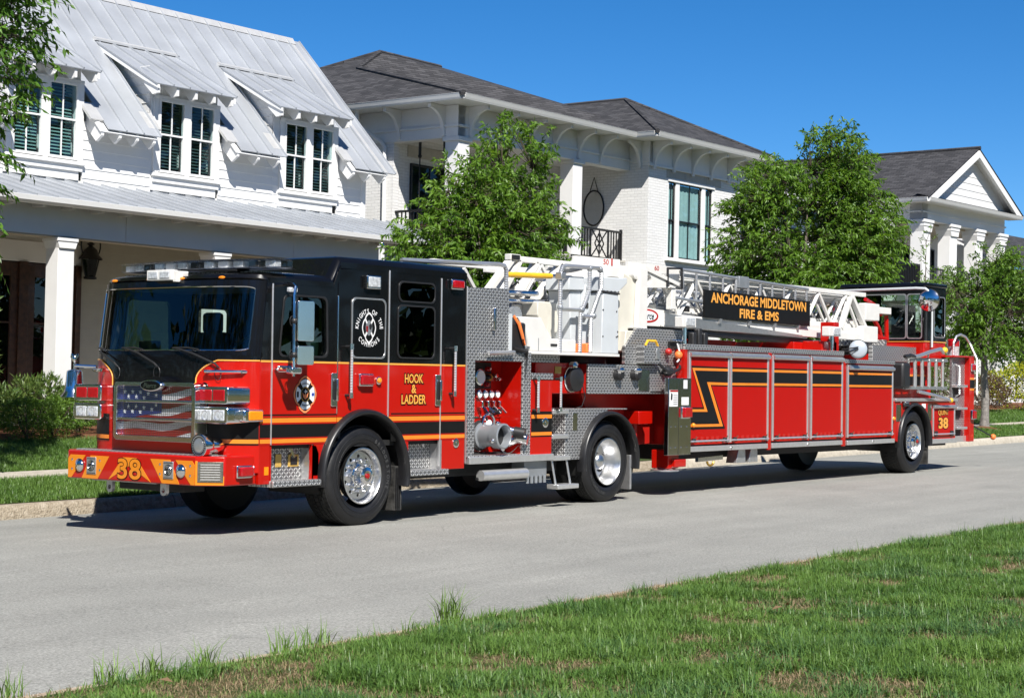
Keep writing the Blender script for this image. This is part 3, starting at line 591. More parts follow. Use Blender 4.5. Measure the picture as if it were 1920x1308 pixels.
# ---- front
def fxz(y, z):
    lean = 0 if z < 1.80 else (z - 1.80) * .14
    return -1.95 + lean + fx(y)
F = MB().grid(lambda u, v: (fxz(.002 + 2.496 * u, .62 + .60 * v), .002 + 2.496 * u, .62 + .60 * v), 36, 4).build('front_skin', 'red', T, ang=60)
MB().grid(lambda u, v: (fxz(.002 + 2.496 * u, 1.22 + .62 * v), .002 + 2.496 * u, 1.22 + .62 * v), 36, 5).build('front_panel', 'black_paint', F, ang=60, label='black panel between grille and windscreen')
def ylobe(z):   # inner edge of the red side lobes, measured from the cab's side
    if z <= 1.56: return .60
    t = min(1, (z - 1.56) / .214); return .60 - .26 * t ** 2.2
for s in (0, 1):
    m_ = (lambda y: y) if s == 0 else (lambda y: 2.5 - y)
    def lobe(u, v):
        z = 1.0 + .774 * v; y = m_(ylobe(z) * u + .001); return (fxz(y, z) - .004, y, z)
    MB().grid(lobe, 16, 16).build('front_lobe', 'red', F, ang=60, label='red front wing with gold outline')
    pts = [(fxz(m_(ylobe(z)), z) - .008, m_(ylobe(z)), z) for z in [1.50 + .274 * k / 14 for k in range(15)]] + [(fxz(m_(.34 * (1 - k / 12) + .001), 1.774) - .006, m_(.34 * (1 - k / 12) + .001), 1.774) for k in range(1, 13)]
    MB().tube(pts, .008, 5).build('gold_line', 'letter_gold', F)
    for z0, z1, mm in ((.905, 1.19, 'black_decal'), (.922, .964, 'stripe_gold')):
        MB().grid(lambda u, v: (fxz(m_(.55 * u + .001), z0 + (z1 - z0) * v) - (.006 if mm == 'black_decal' else .009), m_(.55 * u + .001), z0 + (z1 - z0) * v), 14, 1).build('stripe', mm, F)
# windscreen and its surround
ws = empty('windscreen'); ws.parent = T
YA, YB, ZA, ZB = .03, 2.47, 1.865, 2.555
wsP = lambda u, v, o: (fxz(YA + (YB - YA) * u, ZA + (ZB - ZA) * v) + o, YA + (YB - YA) * u, ZA + (ZB - ZA) * v)
MB().grid(lambda u, v: wsP(u, v, .012), 40, 4).build('pane', 'cab_glass', ws, ang=70)
fr = MB()
for (ua, ub, za, zt) in ((0, 1, 1.83, 1.885), (0, 1, 2.535, 2.61)): fr.grid(lambda u, v: (fxz(.002 + 2.496 * (ua + (ub - ua) * u), za + (zt - za) * v), .002 + 2.496 * (ua + (ub - ua) * u), za + (zt - za) * v), 36, 1)
for ya, yb in ((.001, .085), (2.415, 2.499)): fr.grid(lambda u, v: (fxz(ya + (yb - ya) * u, 1.83 + .78 * v), ya + (yb - ya) * u, 1.83 + .78 * v), 6, 4)
fr.build('surround', 'black_paint', ws, ang=60)
ring = [(u, v) for u, v in rrect(.022, .978, .02, .98, .04, 5)]
MB().tube([wsP(u, v, -.004) for u, v in [p for a, b in zip(ring, ring[1:] + ring[:1]) for p in [(a[0] + (b[0] - a[0]) * t / 10, a[1] + (b[1] - a[1]) * t / 10) for t in range(10)]]], .008, 5, True).build('seal', 'steel', ws)
# a-pillar side strips
MB().prism([(-1.61, 1.777), (-1.55, 1.777), (-1.46, 2.62), (-1.52, 2.62)], 'xz', -.001, .04).build('pillar', 'black_paint', ws)
# wipers
for y0, y1 in ((.32, .95), (1.16, 1.75), (1.80, 2.40)):
    wp = MB().tube([(fxz(y0, 1.70) - .02, y0, 1.70), (fxz(y0, 1.74) - .05, y0 + .02, 1.74), (fxz((y0 + y1) / 2, 1.86) - .05, (y0 + y1) / 2, 1.85), (fxz(y1, 1.9) - .03, y1 - .06, 1.90)], .011, 6).build('wiper', 'plastic', T)
    MB().tube([(fxz(y, z) - .022, y, z) for y, z in ((y0 + .25, 1.885), ((y0 + y1) / 2 + .1, 1.905), (y1, 1.90))], .009, 6).build('blade', 'plastic', wp)
    MB().tube([(fxz(y0, 1.66) - .03, y0 + .05 * math.cos(R(a)), 1.64 + .07 * math.sin(R(a))) for a in range(0, 360, 30)], .004, 5, True).build('washer_hose', 'plastic', wp)
for s in (0, 1):      # grab handles below the windscreen
    y0, y1 = (.10, .44) if s == 0 else (2.06, 2.40)
    gb = MB().tube([(fxz(y, 1.66) - .06, y, 1.66) for y in np.linspace(y0, y1, 6)], .016, 10).build('grab_handle', 'chrome', T)
    for y in (y0, y1): MB().tube([(fxz(y, 1.66) + .01, y, 1.66), (fxz(y, 1.66) - .06, y, 1.66)], .02, 8).build('stanchion', 'chrome', gb)
# grille with the flag print
G = empty('grille', label='chrome radiator grille with flag printed mesh panels'); G.parent = T
gy0, gy1, gzb, gzt = .50, 1.66, .945, 1.55; gx = -2.09
MB().prism(rrect(gy0 - .06, gy1 + .06, gzb - .02, gzt, .06), 'yz', gx + .16, -1.90).build('surround', 'black_paint', G, bevel=.01)
MB().prism(rrect(gy0 - .05, gy1 + .05, gzb - .02, gzt - .01, .06), 'yz', gx, gx + .17, (rrect(gy0, gy1, gzb + .03, gzt - .05, .03),)).build('frame', 'chrome', G, bevel=.012)
rows = [(1.352, 1.50), (1.165, 1.325), (.975, 1.135)]
for z in (1.338, 1.150): box('cross_bar', 'chrome', G, gx + .004, gx + .09, gy0 - .005, gy1 + .005, z - .014, z + .014, .006)
FW, FZ0, FZ1 = gy1 - gy0, .97, 1.505
def wave(s): return .035 * math.sin(s * 7.2 + 0.6) * (.3 + .7 * s)
for k, (za, zt) in enumerate(rows):
    pn = MB().grid(lambda u, v: (gx + .062, gy0 + FW * u, za + (zt - za) * v), 2, 2).build('mesh_panel', 'flag_white', G)
    # wavy red stripes and the blue canton, cut to this panel
    def clipz(z): return min(max(z, za), zt)
    for i in range(0, 7, 2):
        z0, z1 = FZ0 + (FZ1 - FZ0) * i / 7, FZ0 + (FZ1 - FZ0) * (i + 1) / 7
        b = MB(); N_ = 24
        for q in range(N_ + 1):
            s = q / N_; y = gy1 - FW * s; a, c = clipz(z0 + wave(s) + .05 * s - .02), clipz(z1 + wave(s) + .05 * s - .02); b.v += [(gx + .060, y, a), (gx + .060, y, c)]
        b.f = [(2 * q, 2 * q + 2, 2 * q + 3, 2 * q + 1) for q in range(N_) if b.v[2 * q + 1][2] - b.v[2 * q][2] > .001 or b.v[2 * q + 3][2] - b.v[2 * q + 2][2] > .001]
        runs = []
        for f in b.f:
            if runs and runs[-1][-1][1] == f[0]: runs[-1].append(f)
            else: runs.append([f])
        for rn_ in runs:
            c_ = MB(); ks_ = sorted({k for f in rn_ for k in f}); c_.v = [b.v[k] for k in ks_]; c_.f = [tuple(ks_.index(k) for k in f) for f in rn_]; c_.build('flag_stripe', 'flag_red', pn)
    b = MB(); N_ = 12; sc = .56
    for q in range(N_ + 1):
        s = sc * q / N_; lowz = 1.13 + wave(s) * 1.3 + .28 * max(0, s - .12); b.v += [(gx + .058, gy1 - FW * s, clipz(lowz)), (gx + .058, gy1 - FW * s, zt if zt > lowz else za)]
    b.f = [(2 * q, 2 * q + 2, 2 * q + 3, 2 * q + 1) for q in range(N_) if b.v[2 * q + 1][2] - b.v[2 * q][2] > .001 or b.v[2 * q + 3][2] - b.v[2 * q + 2][2] > .001]
    if b.f: b.build('flag_canton', 'flag_blue', pn)
    for r_ in range(6):
        for c_ in range(5):
            s = .06 + .105 * c_ + (.05 if r_ % 2 else 0); z = 1.215 + .052 * r_ + wave(s); 
            if za + .016 < z < zt - .016 and s < .53 and z > 1.16 + wave(s) * 1.3 + .28 * max(0, s - .12):
                sp = [(gy1 - FW * s + (.026 if q % 2 == 0 else .010) * math.sin(R(36 * q)), z + (.026 if q % 2 == 0 else .010) * math.cos(R(36 * q))) for q in range(10)]
                MB().prism(sp, 'yz', gx + .0545, gx + .0575).build('flag_star', 'badge_white', pn)
    bars = MB()    # perforated mesh in front of the print
    for q in range(int(FW / .03)): bars.box(gx + .052, gx + .054, gy0 + .03 * q, gy0 + .03 * q + .004, za, zt)
    for q in range(int((zt - za) / .02) + 1): bars.box(gx + .0515, gx + .0535, gy0, gy1, za + .02 * q, za + .02 * q + .0035)
    bo = bars.build('wire_mesh', 'steel', pn, smooth=False); bo['kind'] = 'stuff'
MB().prism(circ(1.10, 1.505, .165, 32, rz=.062), 'yz', gx - .03, gx + .03).build('badge_rim', 'chrome', G, bevel=.01)
bd = MB().prism(circ(1.10, 1.505, .145, 32, rz=.048), 'yz', gx - .034, gx - .02).build('badge', 'black_paint', G)
text('badge_lettering', 'Pierce', 'steel', bd, (gx - .034, 1.10, 1.505), (0, -1, 0), SZ, .20, .055, .015, .25)
MB().prism(circ(1.10, 1.50, .24, 24, 0, 180, rz=.10), 'yz', gx + .02, gx + .16).build('hood_bump', 'black_paint', G, bevel=.01)
# lamps on each side of the grille
for s in (0, 1):
    Y = (lambda a: a) if s == 0 else (lambda a: 2.5 - a)
    for z0, z1, lm in ((1.325, 1.505, 'lens_red'), (1.125, 1.30, 'lens_clear')):
        ya, yb = sorted((Y(.045), Y(.50))); xf = -2.02
        hb = MB().prism(rrect(ya, yb, z0, z1, .035), 'yz', xf, -1.70).build('headlamp_bezel', 'chrome', T, bevel=.012)
        for q in (0, 1):
            a = ya + .045 + q * (yb - ya - .08) / 2; b_ = a + (yb - ya - .10) / 2
            box('lamp', lm, hb, xf - .006, xf + .05, a, b_, z0 + .03, z1 - .03, .012)
            if lm == 'lens_clear': MB().lathe([(.05, .0), (.03, .012), (0, .018)], (xf - .012, (a + b_) / 2, (z0 + z1) / 2), 'x', 16, cap=False).build('reflector', 'aluminium_bright', hb)
    ya, yb = sorted((Y(-.035), Y(.12)))
    ab = box('marker_lamp', 'chrome', T, -1.86, -1.58, ya, yb, 1.145, 1.275, .02); box('lens', 'lens_amber', ab, -1.80, -1.60, min(Y(-.045), Y(.0)), max(Y(-.045), Y(.0)), 1.16, 1.26, .012)
# bumper
bpl = [(-2.25, .26), (-2.25, 2.24), (-2.06, 2.46), (-1.62, 2.47), (-1.62, .03), (-2.06, .03)]
BP = MB().prism(bpl, 'xy', .50, .80).build('front_bumper', 'red', T, bevel=.014, label='red and yellow striped front bumper')
MB().prism([(-2.20, .33), (-2.20, 2.17), (-2.04, 2.36), (-1.93, 2.36), (-1.93, .14), (-2.04, .14)], 'xy', .795, .806).build('tread_top', 'tread_xy', BP)
def fb(name, m, pts, x=-2.2535): return MB().prism(pts, 'yz', x, x + .0035).build(name, m, BP)
cy0, zl, zh = 1.25, .508, .752
for sg in (1, -1):
    Yf = lambda d: cy0 + sg * d
    fb('chevron', 'bumper_yellow', [(Yf(.995), zl), (Yf(.995), zh), (Yf(.80), zh), (Yf(.945), zl)] if False else [(Yf(.985), zl), (Yf(.985), zh - .04), (Yf(.945), zh), (Yf(.70), zh), (Yf(.93), zl)])
    fb('chevron', 'bumper_yellow', [(Yf(.62), zh), (Yf(.32), zh), (Yf(.50), zl), (Yf(.76), zl)])
    fb('chevron', 'bumper_yellow', [(Yf(0.0), zh), (Yf(.10), zh), (Yf(.33), zl), (Yf(0.0), zl + .16)] if True else [])
    lx, ly = (-2.25, 2.24) if sg > 0 else (-2.25, .26)
    mir = MB().lathe([(.062, -.004), (.06, -.014), (.045, -.03), (.02, -.038), (0, -.04)], (-2.25, Yf(.79), .645), 'x', 24, cap=False).build('round_lamp', 'chrome', BP)
    MB().lathe([(.068, .0), (.07, -.012), (.06, -.014)], (-2.25, Yf(.79), .645), 'x', 24, cap=False).build('bezel', 'steel', mir)
    pl = box('horn_grille', 'aluminium', BP, -2.262, -2.25, Yf(.60) - .075, Yf(.60) + .075, .555, .735, .004)
    MB().prism(circ(Yf(.60), .645, .058, 24), 'yz', -2.2645, -2.2615).build('mesh', 'chassis', pl); MB().tube([(-2.266, Yf(.60) + .045 * math.cos(R(a)), .645 + .045 * math.sin(R(a))) for a in range(0, 360, 15)], .006, 6, True).build('ring', 'steel', pl)
    MB().tube([(-2.266, Yf(.60) + .022 * math.cos(R(a)), .645 + .03 * math.sin(R(a))) for a in range(40, 330, 20)] + [(-2.266, Yf(.60), .64)], .006, 6).build('monogram', 'steel', pl)
    for q in range(9):
        for r_ in range(2): MB().box(-2.264, -2.2615, Yf(.60) - .066 + .015 * q, Yf(.60) - .058 + .015 * q, .562 + r_ * .152, .572 + r_ * .152).build('slot', 'chassis', pl)
    for dy in (.92, .47):
        for zz in (.60, .70): MB().sphere((-2.252, Yf(dy), zz), .014, 10, 6, (.6, 1, 1)).build('bolt', 'chrome', BP)
    MB().prism(rrect(Yf(.42) - .045, Yf(.42) + .045, .37, .52, .04), 'yz', -2.16, -2.12, (circ(Yf(.42), .425, .025, 12),)).build('tow_eye', 'aluminium', BP, bevel=.005)
text('number', '38', 'bumper_yellow', BP, (-2.2535, 1.25, .632), (0, -1, 0), SZ, .36, .215, .015, outline=(.008, 'black_decal'))
# chamfer plate and side lamp of the bumper
ca, cb = Vector((-2.25, .26, 0)), Vector((-2.06, .03, 0)); cd_ = (cb - ca).normalized(); cn = Vector((cd_.y, -cd_.x, 0))
if cn.x > 0: cn = -cn
def onch(name, m, s0, s1, z0, z1, t0, t1, parent=BP):
    b = MB(); L_ = (cb - ca).length
    for s in (s0, s1):
        for tt in (t0, t1):
            for z in (z0, z1): p = ca + cd_ * (s * L_) + cn * tt; b.v.append((p.x, p.y, z))
    b.f = [(0, 1, 3, 2), (4, 6, 7, 5), (0, 4, 5, 1), (2, 3, 7, 6), (0, 2, 6, 4), (1, 5, 7, 3)]; return b.build(name, m, parent, bevel=.002)
onch('yellow_band', 'bumper_yellow', 0, .98, .508, .60, -.001, .003); onch('yellow_band', 'bumper_yellow', 0, .08, .60, .752, -.001, .003)
pt = onch('name_plate', 'bronze_plate', .08, .95, .54, .745, .002, .012)
for q in range(7): onch('engraved_line', 'sticker', .18, .85, .565 + .025 * q, .569 + .025 * q, .0122, .0128, pt)
rl = MB().box(-1.92, -1.70, -.005, .03, .575, .705).build('side_lamp', 'chrome', BP, .01); box('lens', 'lens_red', rl, -1.90, -1.72, -.05, -.004, .59, .69, .015)
for zz in (.61, .68): MB().sphere((-1.655, .028, zz), .013, 8, 6).build('bolt', 'chrome', BP)
box('lower_edge', 'aluminium', BP, -2.2, -2.05, .9, 1.9, .488, .499); box('cross_member', 'chassis', T, -2.0, -1.7, .7, 1.7, .40, .50, .01); 
# siren on the bumper, near corner
sy, sz = .27, .905
S = MB().lathe([(.112, -2.20), (.118, -2.195), (.118, -2.10), (.108, -2.085), (.09, -2.07), (.085, -1.98), (.06, -1.90), (.02, -1.85), (0, -1.845)], (0, sy, sz), 'x', 32, cap=False).build('siren', 'chrome', T, ang=45)
MB().lathe([(.104, -2.196), (.07, -2.19), (.068, -2.20), (.03, -2.205), (0, -2.205)], (0, sy, sz), 'x', 28, cap=False).build('siren_face', 'aluminium', S)
for q in range(24): MB().box(-2.203, -2.19, sy + .087 * math.cos(R(15 * q)) - .006, sy + .087 * math.cos(R(15 * q)) + .006, sz + .087 * math.sin(R(15 * q)) - .006, sz + .087 * math.sin(R(15 * q)) + .006).build('slot', 'chassis', S)
box('bracket', 'chrome', S, -2.12, -1.98, sy - .05, sy + .05, .80, .82)
# bell at the far corner
bx_, by_, bz_ = -1.86, 2.64, 1.36
BL = MB().lathe([(.155, 0), (.15, .01), (.118, .05), (.098, .12), (.09, .24), (.085, .285), (.06, .30), (0, .305)], (bx_, by_, bz_), 'z', 32, cap=False).build('bell', 'chrome', T, ang=50, label='chrome bell with eagle finial')
MB().tube([(bx_, by_, bz_ + .30), (bx_, by_, bz_ + .37)], .018, 8).build('bell_mount', 'chrome', BL); MB().tube([(bx_ + .0, by_, bz_ + .345), (-1.72, 2.44, bz_ + .335)], .02, 8).build('bell_arm', 'chrome', BL)
MB().sphere((bx_, by_, bz_ + .42), .034, 10, 8, (.8, .8, 1.5)).build('eagle_body', 'chrome', BL)
for sg in (1, -1): MB().prism([(0, 0), (.05 * sg, .05), (.06 * sg, .01), (.02 * sg, -.03)], 'yz', -.012, .012).build('eagle_wing', 'chrome', BL).location = (bx_, by_, bz_ + .43)
# ---- cab fittings on the near side
def lampbox(name, x0, x1, z0, z1, lens, parent, d=.06):
    o = box(name, 'chrome', parent, x0, x1, -d * .6, .0, z0, z1, .01); box('lens', lens, o, x0 + .015, x1 - .015, -d, -.01, z0 + .015, z1 - .015, .012); return o
sl = box('scene_lamp', 'steel', mid, -.03, .20, -.05, 0, 2.595, 2.745, .01); box('lens', 'lens_clear', sl, -.01, .18, -.06, -.02, 2.615, 2.73, .01)
for q in range(8): box('fin', 'plastic', sl, -.052, -.03, -.045, -.005, 2.605 + .017 * q, 2.613 + .017 * q)
lampbox('warning_lamp', 1.46, 1.68, 2.66, 2.78, 'lens_red', rear, .07); lampbox('warning_lamp', -.13, .10, 1.52, 1.66, 'lens_red', mid, .075)
am = MB().lathe([(.045, 0), (.045, -.02), (.035, -.025)], (.215, 0, 1.585), 'y', 20).build('turn_lamp', 'chrome', mid); MB().sphere((.215, -.028, 1.585), .034, 14, 8, (1, .7, 1)).build('lens', 'lens_amber', am)
cl = MB().lathe([(.055, 0), (.055, -.012), (.04, -.016), (0, -.01)], (1.61, 0, .862), 'y', 24, cap=False).build('ground_lamp', 'chrome', rear)
for x, z0, z1, par in ((-.31, 1.42, 1.95, mid), (1.485, 1.44, 1.97, rear), (3.135, 1.24, 1.63, T), (3.615, 1.25, 1.63, T)):
    h = MB().tube([(x, -.085, z0 + .03), (x, -.085, z1 - .03)], .0165, 10).build('grab_rail', 'grip', par)
    for z in (z0, z1): MB().tube([(x, .0, z), (x, -.085, z)], .016, 8).build('stanchion', 'plastic', h); MB().tube([(x, -.085, z - .03), (x, -.085, z + .03)], .022, 8).build('socket', 'chrome', h)
    
for x, par in ((-.50, fdoor), (1.265, rdoor)):
    h = MB().prism(rpoly([(x - .055, 1.30), (x + .045, 1.30), (x + .045, 1.66), (x - .055, 1.66)], .02), 'xz', -.02, 0).build('door_handle', 'chrome', par, bevel=.006)
    MB().prism(rpoly([(x - .035, 1.37), (x + .03, 1.37), (x + .03, 1.58), (x - .035, 1.58)], .02), 'xz', -.022, -.019).build('recess', 'plastic', h); MB().beam((x + .012, -.045, 1.36), (x + .012, -.045, 1.60), .03, .02, (0, 1, 0)).build('paddle', 'chrome', h, bevel=.006)
# mirror
mp = MB().tube([(-1.38, -.25, 1.62), (-1.385, -.25, 2.45), (-1.36, -.24, 2.54), (-1.30, -.15, 2.575), (-1.28, .0, 2.58)], .019, 10).build('mirror_arm', 'chrome', T)
MB().tube([(-1.40, .0, 1.69), (-1.40, -.25, 1.69)], .02, 8).build('lower_bar', 'chrome', mp); box('mount', 'chrome', mp, -1.40, -1.15, -.06, 0, 1.66, 1.73, .015); box('mount', 'chrome', mp, -1.45, -1.30, -.30, -.2, 1.645, 1.715, .015)
def mirror_head(z0, z1, x0=-1.37, x1=-1.185):
    b = MB(); a = R(-24); c0, s0 = math.cos(a), math.sin(a); w = x1 - x0
    pts = rrect(0, w, z0, z1, .02); o = b.prism(pts, 'xz', -.03, .03)
    b.v = [(x0 + x * c0 - y * s0, -.275 + x * s0 + y * c0, z) for x, y, z in b.v]; return b.build('mirror_head', 'chrome', mp, bevel=.004)
mirror_head(1.985, 2.40); mirror_head(1.74, 1.935)
for z in (2.19, 1.84): MB().sphere((-1.38, -.25, z), .035, 10, 6).build('clamp', 'plastic', mp); MB().tube([(-1.41 - .035 * math.sin(R(a)), -.25, z + .05 * math.cos(R(a))) for a in range(0, 181, 30)], .005, 5).build('cable', 'plastic', mp)
box('turn_lamp', 'lens_clear', mp, -1.40, -1.28, -.2, -.15, 2.49, 2.54, .01)
# door badge
def maltese(r, k=1.0, n=6):
    """fire service cross outline"""
    p = []
    for q in range(4):
        for t in np.linspace(-1, 1, 2 * n + 1):
            a = 90 * q + 90 + t * 38; rr = r * (1.0 - .10 * abs(t) ** 2 + (.03 if abs(t) < .2 else 0)); p.append((rr * math.cos(R(a)), rr * math.sin(R(a)) * k))
        a = 90 * q + 135; p.append((r * .84 * math.cos(R(a)), r * .84 * math.sin(R(a)) * k))
    return p
bc = (-.945, 1.43)
def badge_layer(name, m, r, y, par): return MB().prism([(bc[0] + x * .93, bc[1] + z * 1.06) for x, z in maltese(r)], 'xz', -y, -y + .0015).build(name, m, par)
bdg = badge_layer('door_badge', 'black_decal', .187, .002, fdoor); badge_layer('badge_border', 'badge_orange', .181, .0035, bdg); badge_layer('badge_line', 'black_decal', .160, .005, bdg)
for q in range(4):
    pts = []
    for t in np.linspace(-1, 1, 9): a = 90 * q + t * 33; pts.append((bc[0] + .93 * .152 * math.cos(R(a)), bc[1] + 1.06 * .152 * (1 - .04 * abs(t)) * math.sin(R(a))))
    for t in np.linspace(1, -1, 7): a = 90 * q + t * 30; pts.append((bc[0] + .93 * .078 * math.cos(R(a)), bc[1] + 1.06 * .078 * math.sin(R(a))))
    MB().prism(pts, 'xz', -.0065, -.005).build('badge_arm', 'badge_white', bdg)
MB().prism(circ(*bc, .073, 24, rz=.083), 'xz', -.007, -.0055).build('badge_disc', 'black_decal', bdg); MB().tube([(bc[0] + .066 * math.cos(R(a)), -.007, bc[1] + .076 * math.sin(R(a))) for a in range(0, 360, 15)], .004, 5, True).build('badge_ring', 'brass', bdg)
MB().prism([(bc[0] + x, bc[1] + z) for x, z in ((-.045, .02), (-.03, -.03), (0, -.055), (.03, -.03), (.045, .02), (.02, -.01), (0, .01), (-.02, -.01))], 'xz', -.0085, -.007).build('badge_bird', 'badge_orange', bdg)
MB().tube([(bc[0], -.009, bc[1] + .01), (bc[0], -.009, bc[1] + .05)], .005, 5).tube([(bc[0] - .02, -.009, bc[1] + .03), (bc[0] + .02, -.009, bc[1] + .03)], .004, 5).build('badge_anchor', 'badge_white', bdg)
for q in range(3): MB().beam((bc[0] + .115 - .022 * math.cos(R(60 * q + 90)), -.0075, bc[1] - .022 * math.sin(R(60 * q + 90))), (bc[0] + .115 + .022 * math.cos(R(60 * q + 90)), -.0075, bc[1] + .022 * math.sin(R(60 * q + 90))), .011, .002, (0, 1, 0)).build('badge_star_bar', 'badge_blue', bdg)
MB().box(bc[0] - .13, bc[0] - .10, -.0075, -.0065, bc[1] - .03, bc[1] + .03).build('badge_tool', 'plastic', bdg)
arc_text('badge_lettering', 'ANCHORAGE', 'plastic', bdg, (bc[0], -.007, bc[1]), SX, SZ, .118, .016, 90, 46); arc_text('badge_lettering', 'MIDDLETOWN', 'plastic', bdg, (bc[0], -.007, bc[1]), SX, SZ, .118, .016, 270, 46, True)
# company name
OL = (.012, 'black_decal')
text('lettering', 'HOOK', 'letter_gold', rdoor, (.835, -.003, 1.612), SX, SZ, .325, .105, .025, outline=OL); text('lettering', '&', 'letter_gold', rdoor, (.835, -.003, 1.495), SX, SZ, .085, .10, .025, outline=OL); text('lettering', 'LADDER', 'letter_gold', rdoor, (.835, -.003, 1.375), SX, SZ, .43, .105, .025, outline=OL)
# crew emblem on the blanked window
kc = (.05, 2.165)
arc_text('emblem_lettering', 'KNIGHTS OF THE', 'sticker', mid, (kc[0], -.009, kc[1] - .02), SX, SZ, .205, .052, 90, 165, bold=.015, wf=.8); arc_text('emblem_lettering', 'COMMONS', 'sticker', mid, (kc[0], -.009, kc[1] + .02), SX, SZ, .205, .052, 270, 92, True, bold=.015, wf=.8)
e1 = MB().prism([(kc[0] + x * .82, kc[1] + z * 1.22) for x, z in maltese(.135)], 'xz', -.0095, -.0075, [[(kc[0] + x * .82, kc[1] + z * 1.22) for x, z in maltese(.120)]]).build('emblem_outline', 'sticker', mid)
for q in range(4):
    a = 45 + 90 * q; MB().beam((kc[0] + .05 * math.cos(R(a)), -.009, kc[1] + .07 * math.sin(R(a))), (kc[0] + .095 * math.cos(R(a)), -.009, kc[1] + .145 * math.sin(R(a))), .02, .002, (0, 1, 0)).build('emblem_spoke', 'sticker', e1)
MB().prism(circ(kc[0], kc[1], .055, 20, rz=.085), 'xz', -.009, -.0075).build('emblem_figure', 'grey_pipe', e1); MB().prism([(kc[0] - .05, kc[1] + .02), (kc[0] - .015, kc[1] + .02), (kc[0] - .02, kc[1] - .05), (kc[0] - .045, kc[1] - .04)], 'xz', -.0105, -.009).build('emblem_shield', 'flag_red', e1)
MB().prism([(kc[0] + .0, kc[1] + .03), (kc[0] + .03, kc[1] + .05), (kc[0] + .05, kc[1] + .02), (kc[0] + .03, kc[1] - .02), (kc[0] + .005, kc[1] - .01)], 'xz', -.0105, -.009).build('emblem_helm', 'plastic', e1)
# steps beneath the doors
for x0, x1, z0, zt in ((-1.445, -.80, .50, .90), (.745, 1.355, .54, .965)):
    st = box('step_well', 'tread_xz', T, x0, x1, .16, .18, z0, zt); box('side', 'aluminium', st, x1 - .02, x1, .0, .16, z0, zt); box('side', 'red', st, x0 - .001, x0 + .015, .004, .16, z0, zt)
    box('tread', 'tread_xy', st, x0 - .02, x1 + .05, -.07, .3, z0 - .035, z0 + .03, .006); MB().box(x0 - .02, x1 + .05, -.0725, -.0705, z0 - .03, z0 + .025).build('nosing', 'tread_xz', st)
    MB().beam((x1 - .24, .13, zt - .03), (x1 - .16, .13, zt - .14), .02, .03).build('stay', 'chrome', st)
for x in (-1.40, -1.22): box('valve_tag', 'brass_tag', T, x, x + .09, .148, .158, .66, .80, .005)
tg = box('inlet_cover', 'brass_tag', T, -1.03, -.87, .145, .158, .66, .79, .005); box('socket', 'plastic', tg, -1.0, -.90, .14, .146, .68, .77)
box('reflector', 'lens_amber', quart, -1.535, -1.475, -.004, 0, .595, .68)
MB().prism([(-.84, .52), (-.72, .52), (-.72, .80), (-.76, .88), (-.82, .89)], 'xz', .0, .03).build('arch_infill', 'red', T)
fl = box('mud_flap', 'mud_flap', T, .60, .72, .06, .45, .12, .62); 
for q in range(3): box('rib', 'rubber', fl, .61 + .03 * q, .62 + .03 * q, .045, .06, .14, .6)
# light bar
LB = empty('light_bar', label='clear lens light bar across the cab roof'); LB.parent = T
def lbx(y): return -1.47 + .16 * abs((y - 1.15) / 1.2) ** 2
N_ = 12
MB().grid(lambda u, v: (lbx(-.04 + 2.38 * u) - .16 + .32 * v, -.04 + 2.38 * u, 2.742), N_, 1).build('base', 'aluminium', LB)
for k in range(N_):
    y0, y1 = -.04 + 2.38 * k / N_ + .008, -.04 + 2.38 * (k + 1) / N_ - .008; b = MB(); xx = lbx((y0 + y1) / 2)
    md = MB().box(xx - .15, xx + .15, y0, y1, 2.752, 2.835).build('lens', 'clear_lens', LB, .012)
    if k % 4 != 1: box('lamp', 'sticker' if k % 2 else 'lens_clear', md, xx - .10, xx + .0, y0 + .02, y1 - .02, 2.757, 2.825, .01)
    else: box('lamp', 'plastic', md, xx - .10, xx + .0, y0 + .02, y1 - .02, 2.757, 2.825, .01)
MB().grid(lambda u, v: (lbx(-.04 + 2.38 * u) - .155 + .31 * v, -.04 + 2.38 * u, 2.842), N_, 1).build('cap', 'steel', LB)
for y in (.55, 1.75): MB().prism([(y - .08, 2.70), (y + .08, 2.70), (y + .05, 2.745), (y - .05, 2.745)], 'yz', -1.5, -1.3).build('foot', 'plastic', LB)
sp = box('spot_lamp', 'ladder_white', T, -1.93, -1.83, 1.02, 1.40, 2.615, 2.725, .008)
for y in (1.12, 1.30): box('lens', 'lens_clear', sp, -1.938, -1.92, y - .075, y + .075, 2.632, 2.708, .01)
box('bracket', 'ladder_white', sp, -1.90, -1.72, .985, 1.02, 2.60, 2.715); box('bracket', 'chrome', sp, -1.80, -1.70, .90, 1.0, 2.66, 2.69)
MB().tube([(-1.66, 1.18, 2.69), (-1.64, 1.18, 2.74), (-1.60, .85, 2.73), (-1.58, .4, 2.72)], .012, 6).build('cable', 'plastic', T)
# interior
IN = empty('cab_interior', label='dark cab interior with seats and steering wheel'); IN.parent = T
box('dashboard', 'interior', IN, -1.76, -1.42, .42, 2.08, 1.50, 1.84, .04); box('bulkhead', 'interior', IN, -.36, -.32, .06, 1.2, .95, 2.60); box('headliner', 'interior', IN, -1.45, -.45, .06, 2.44, 2.55, 2.58)
for y in (.55, 1.95):
    se = box('seat', 'seat_fabric', IN, -1.05, -.55, y - .26, y + .26, 1.20, 1.42, .05); MB().prism([(-.62, 1.38), (-.48, 1.38), (-.38, 2.10), (-.50, 2.12)], 'xz', y - .25, y + .25).build('backrest', 'seat_fabric', se, bevel=.04); box('headrest', 'seat_fabric', se, -.50, -.38, y - .13, y + .13, 2.10, 2.34, .04)
box('engine_tunnel', 'interior_grey', IN, -1.42, -.3, .95, 1.55, .95, 1.66, .05); box('screen', 'plastic', IN, -1.46, -1.40, 1.75, 2.05, 1.80, 1.99, .01)
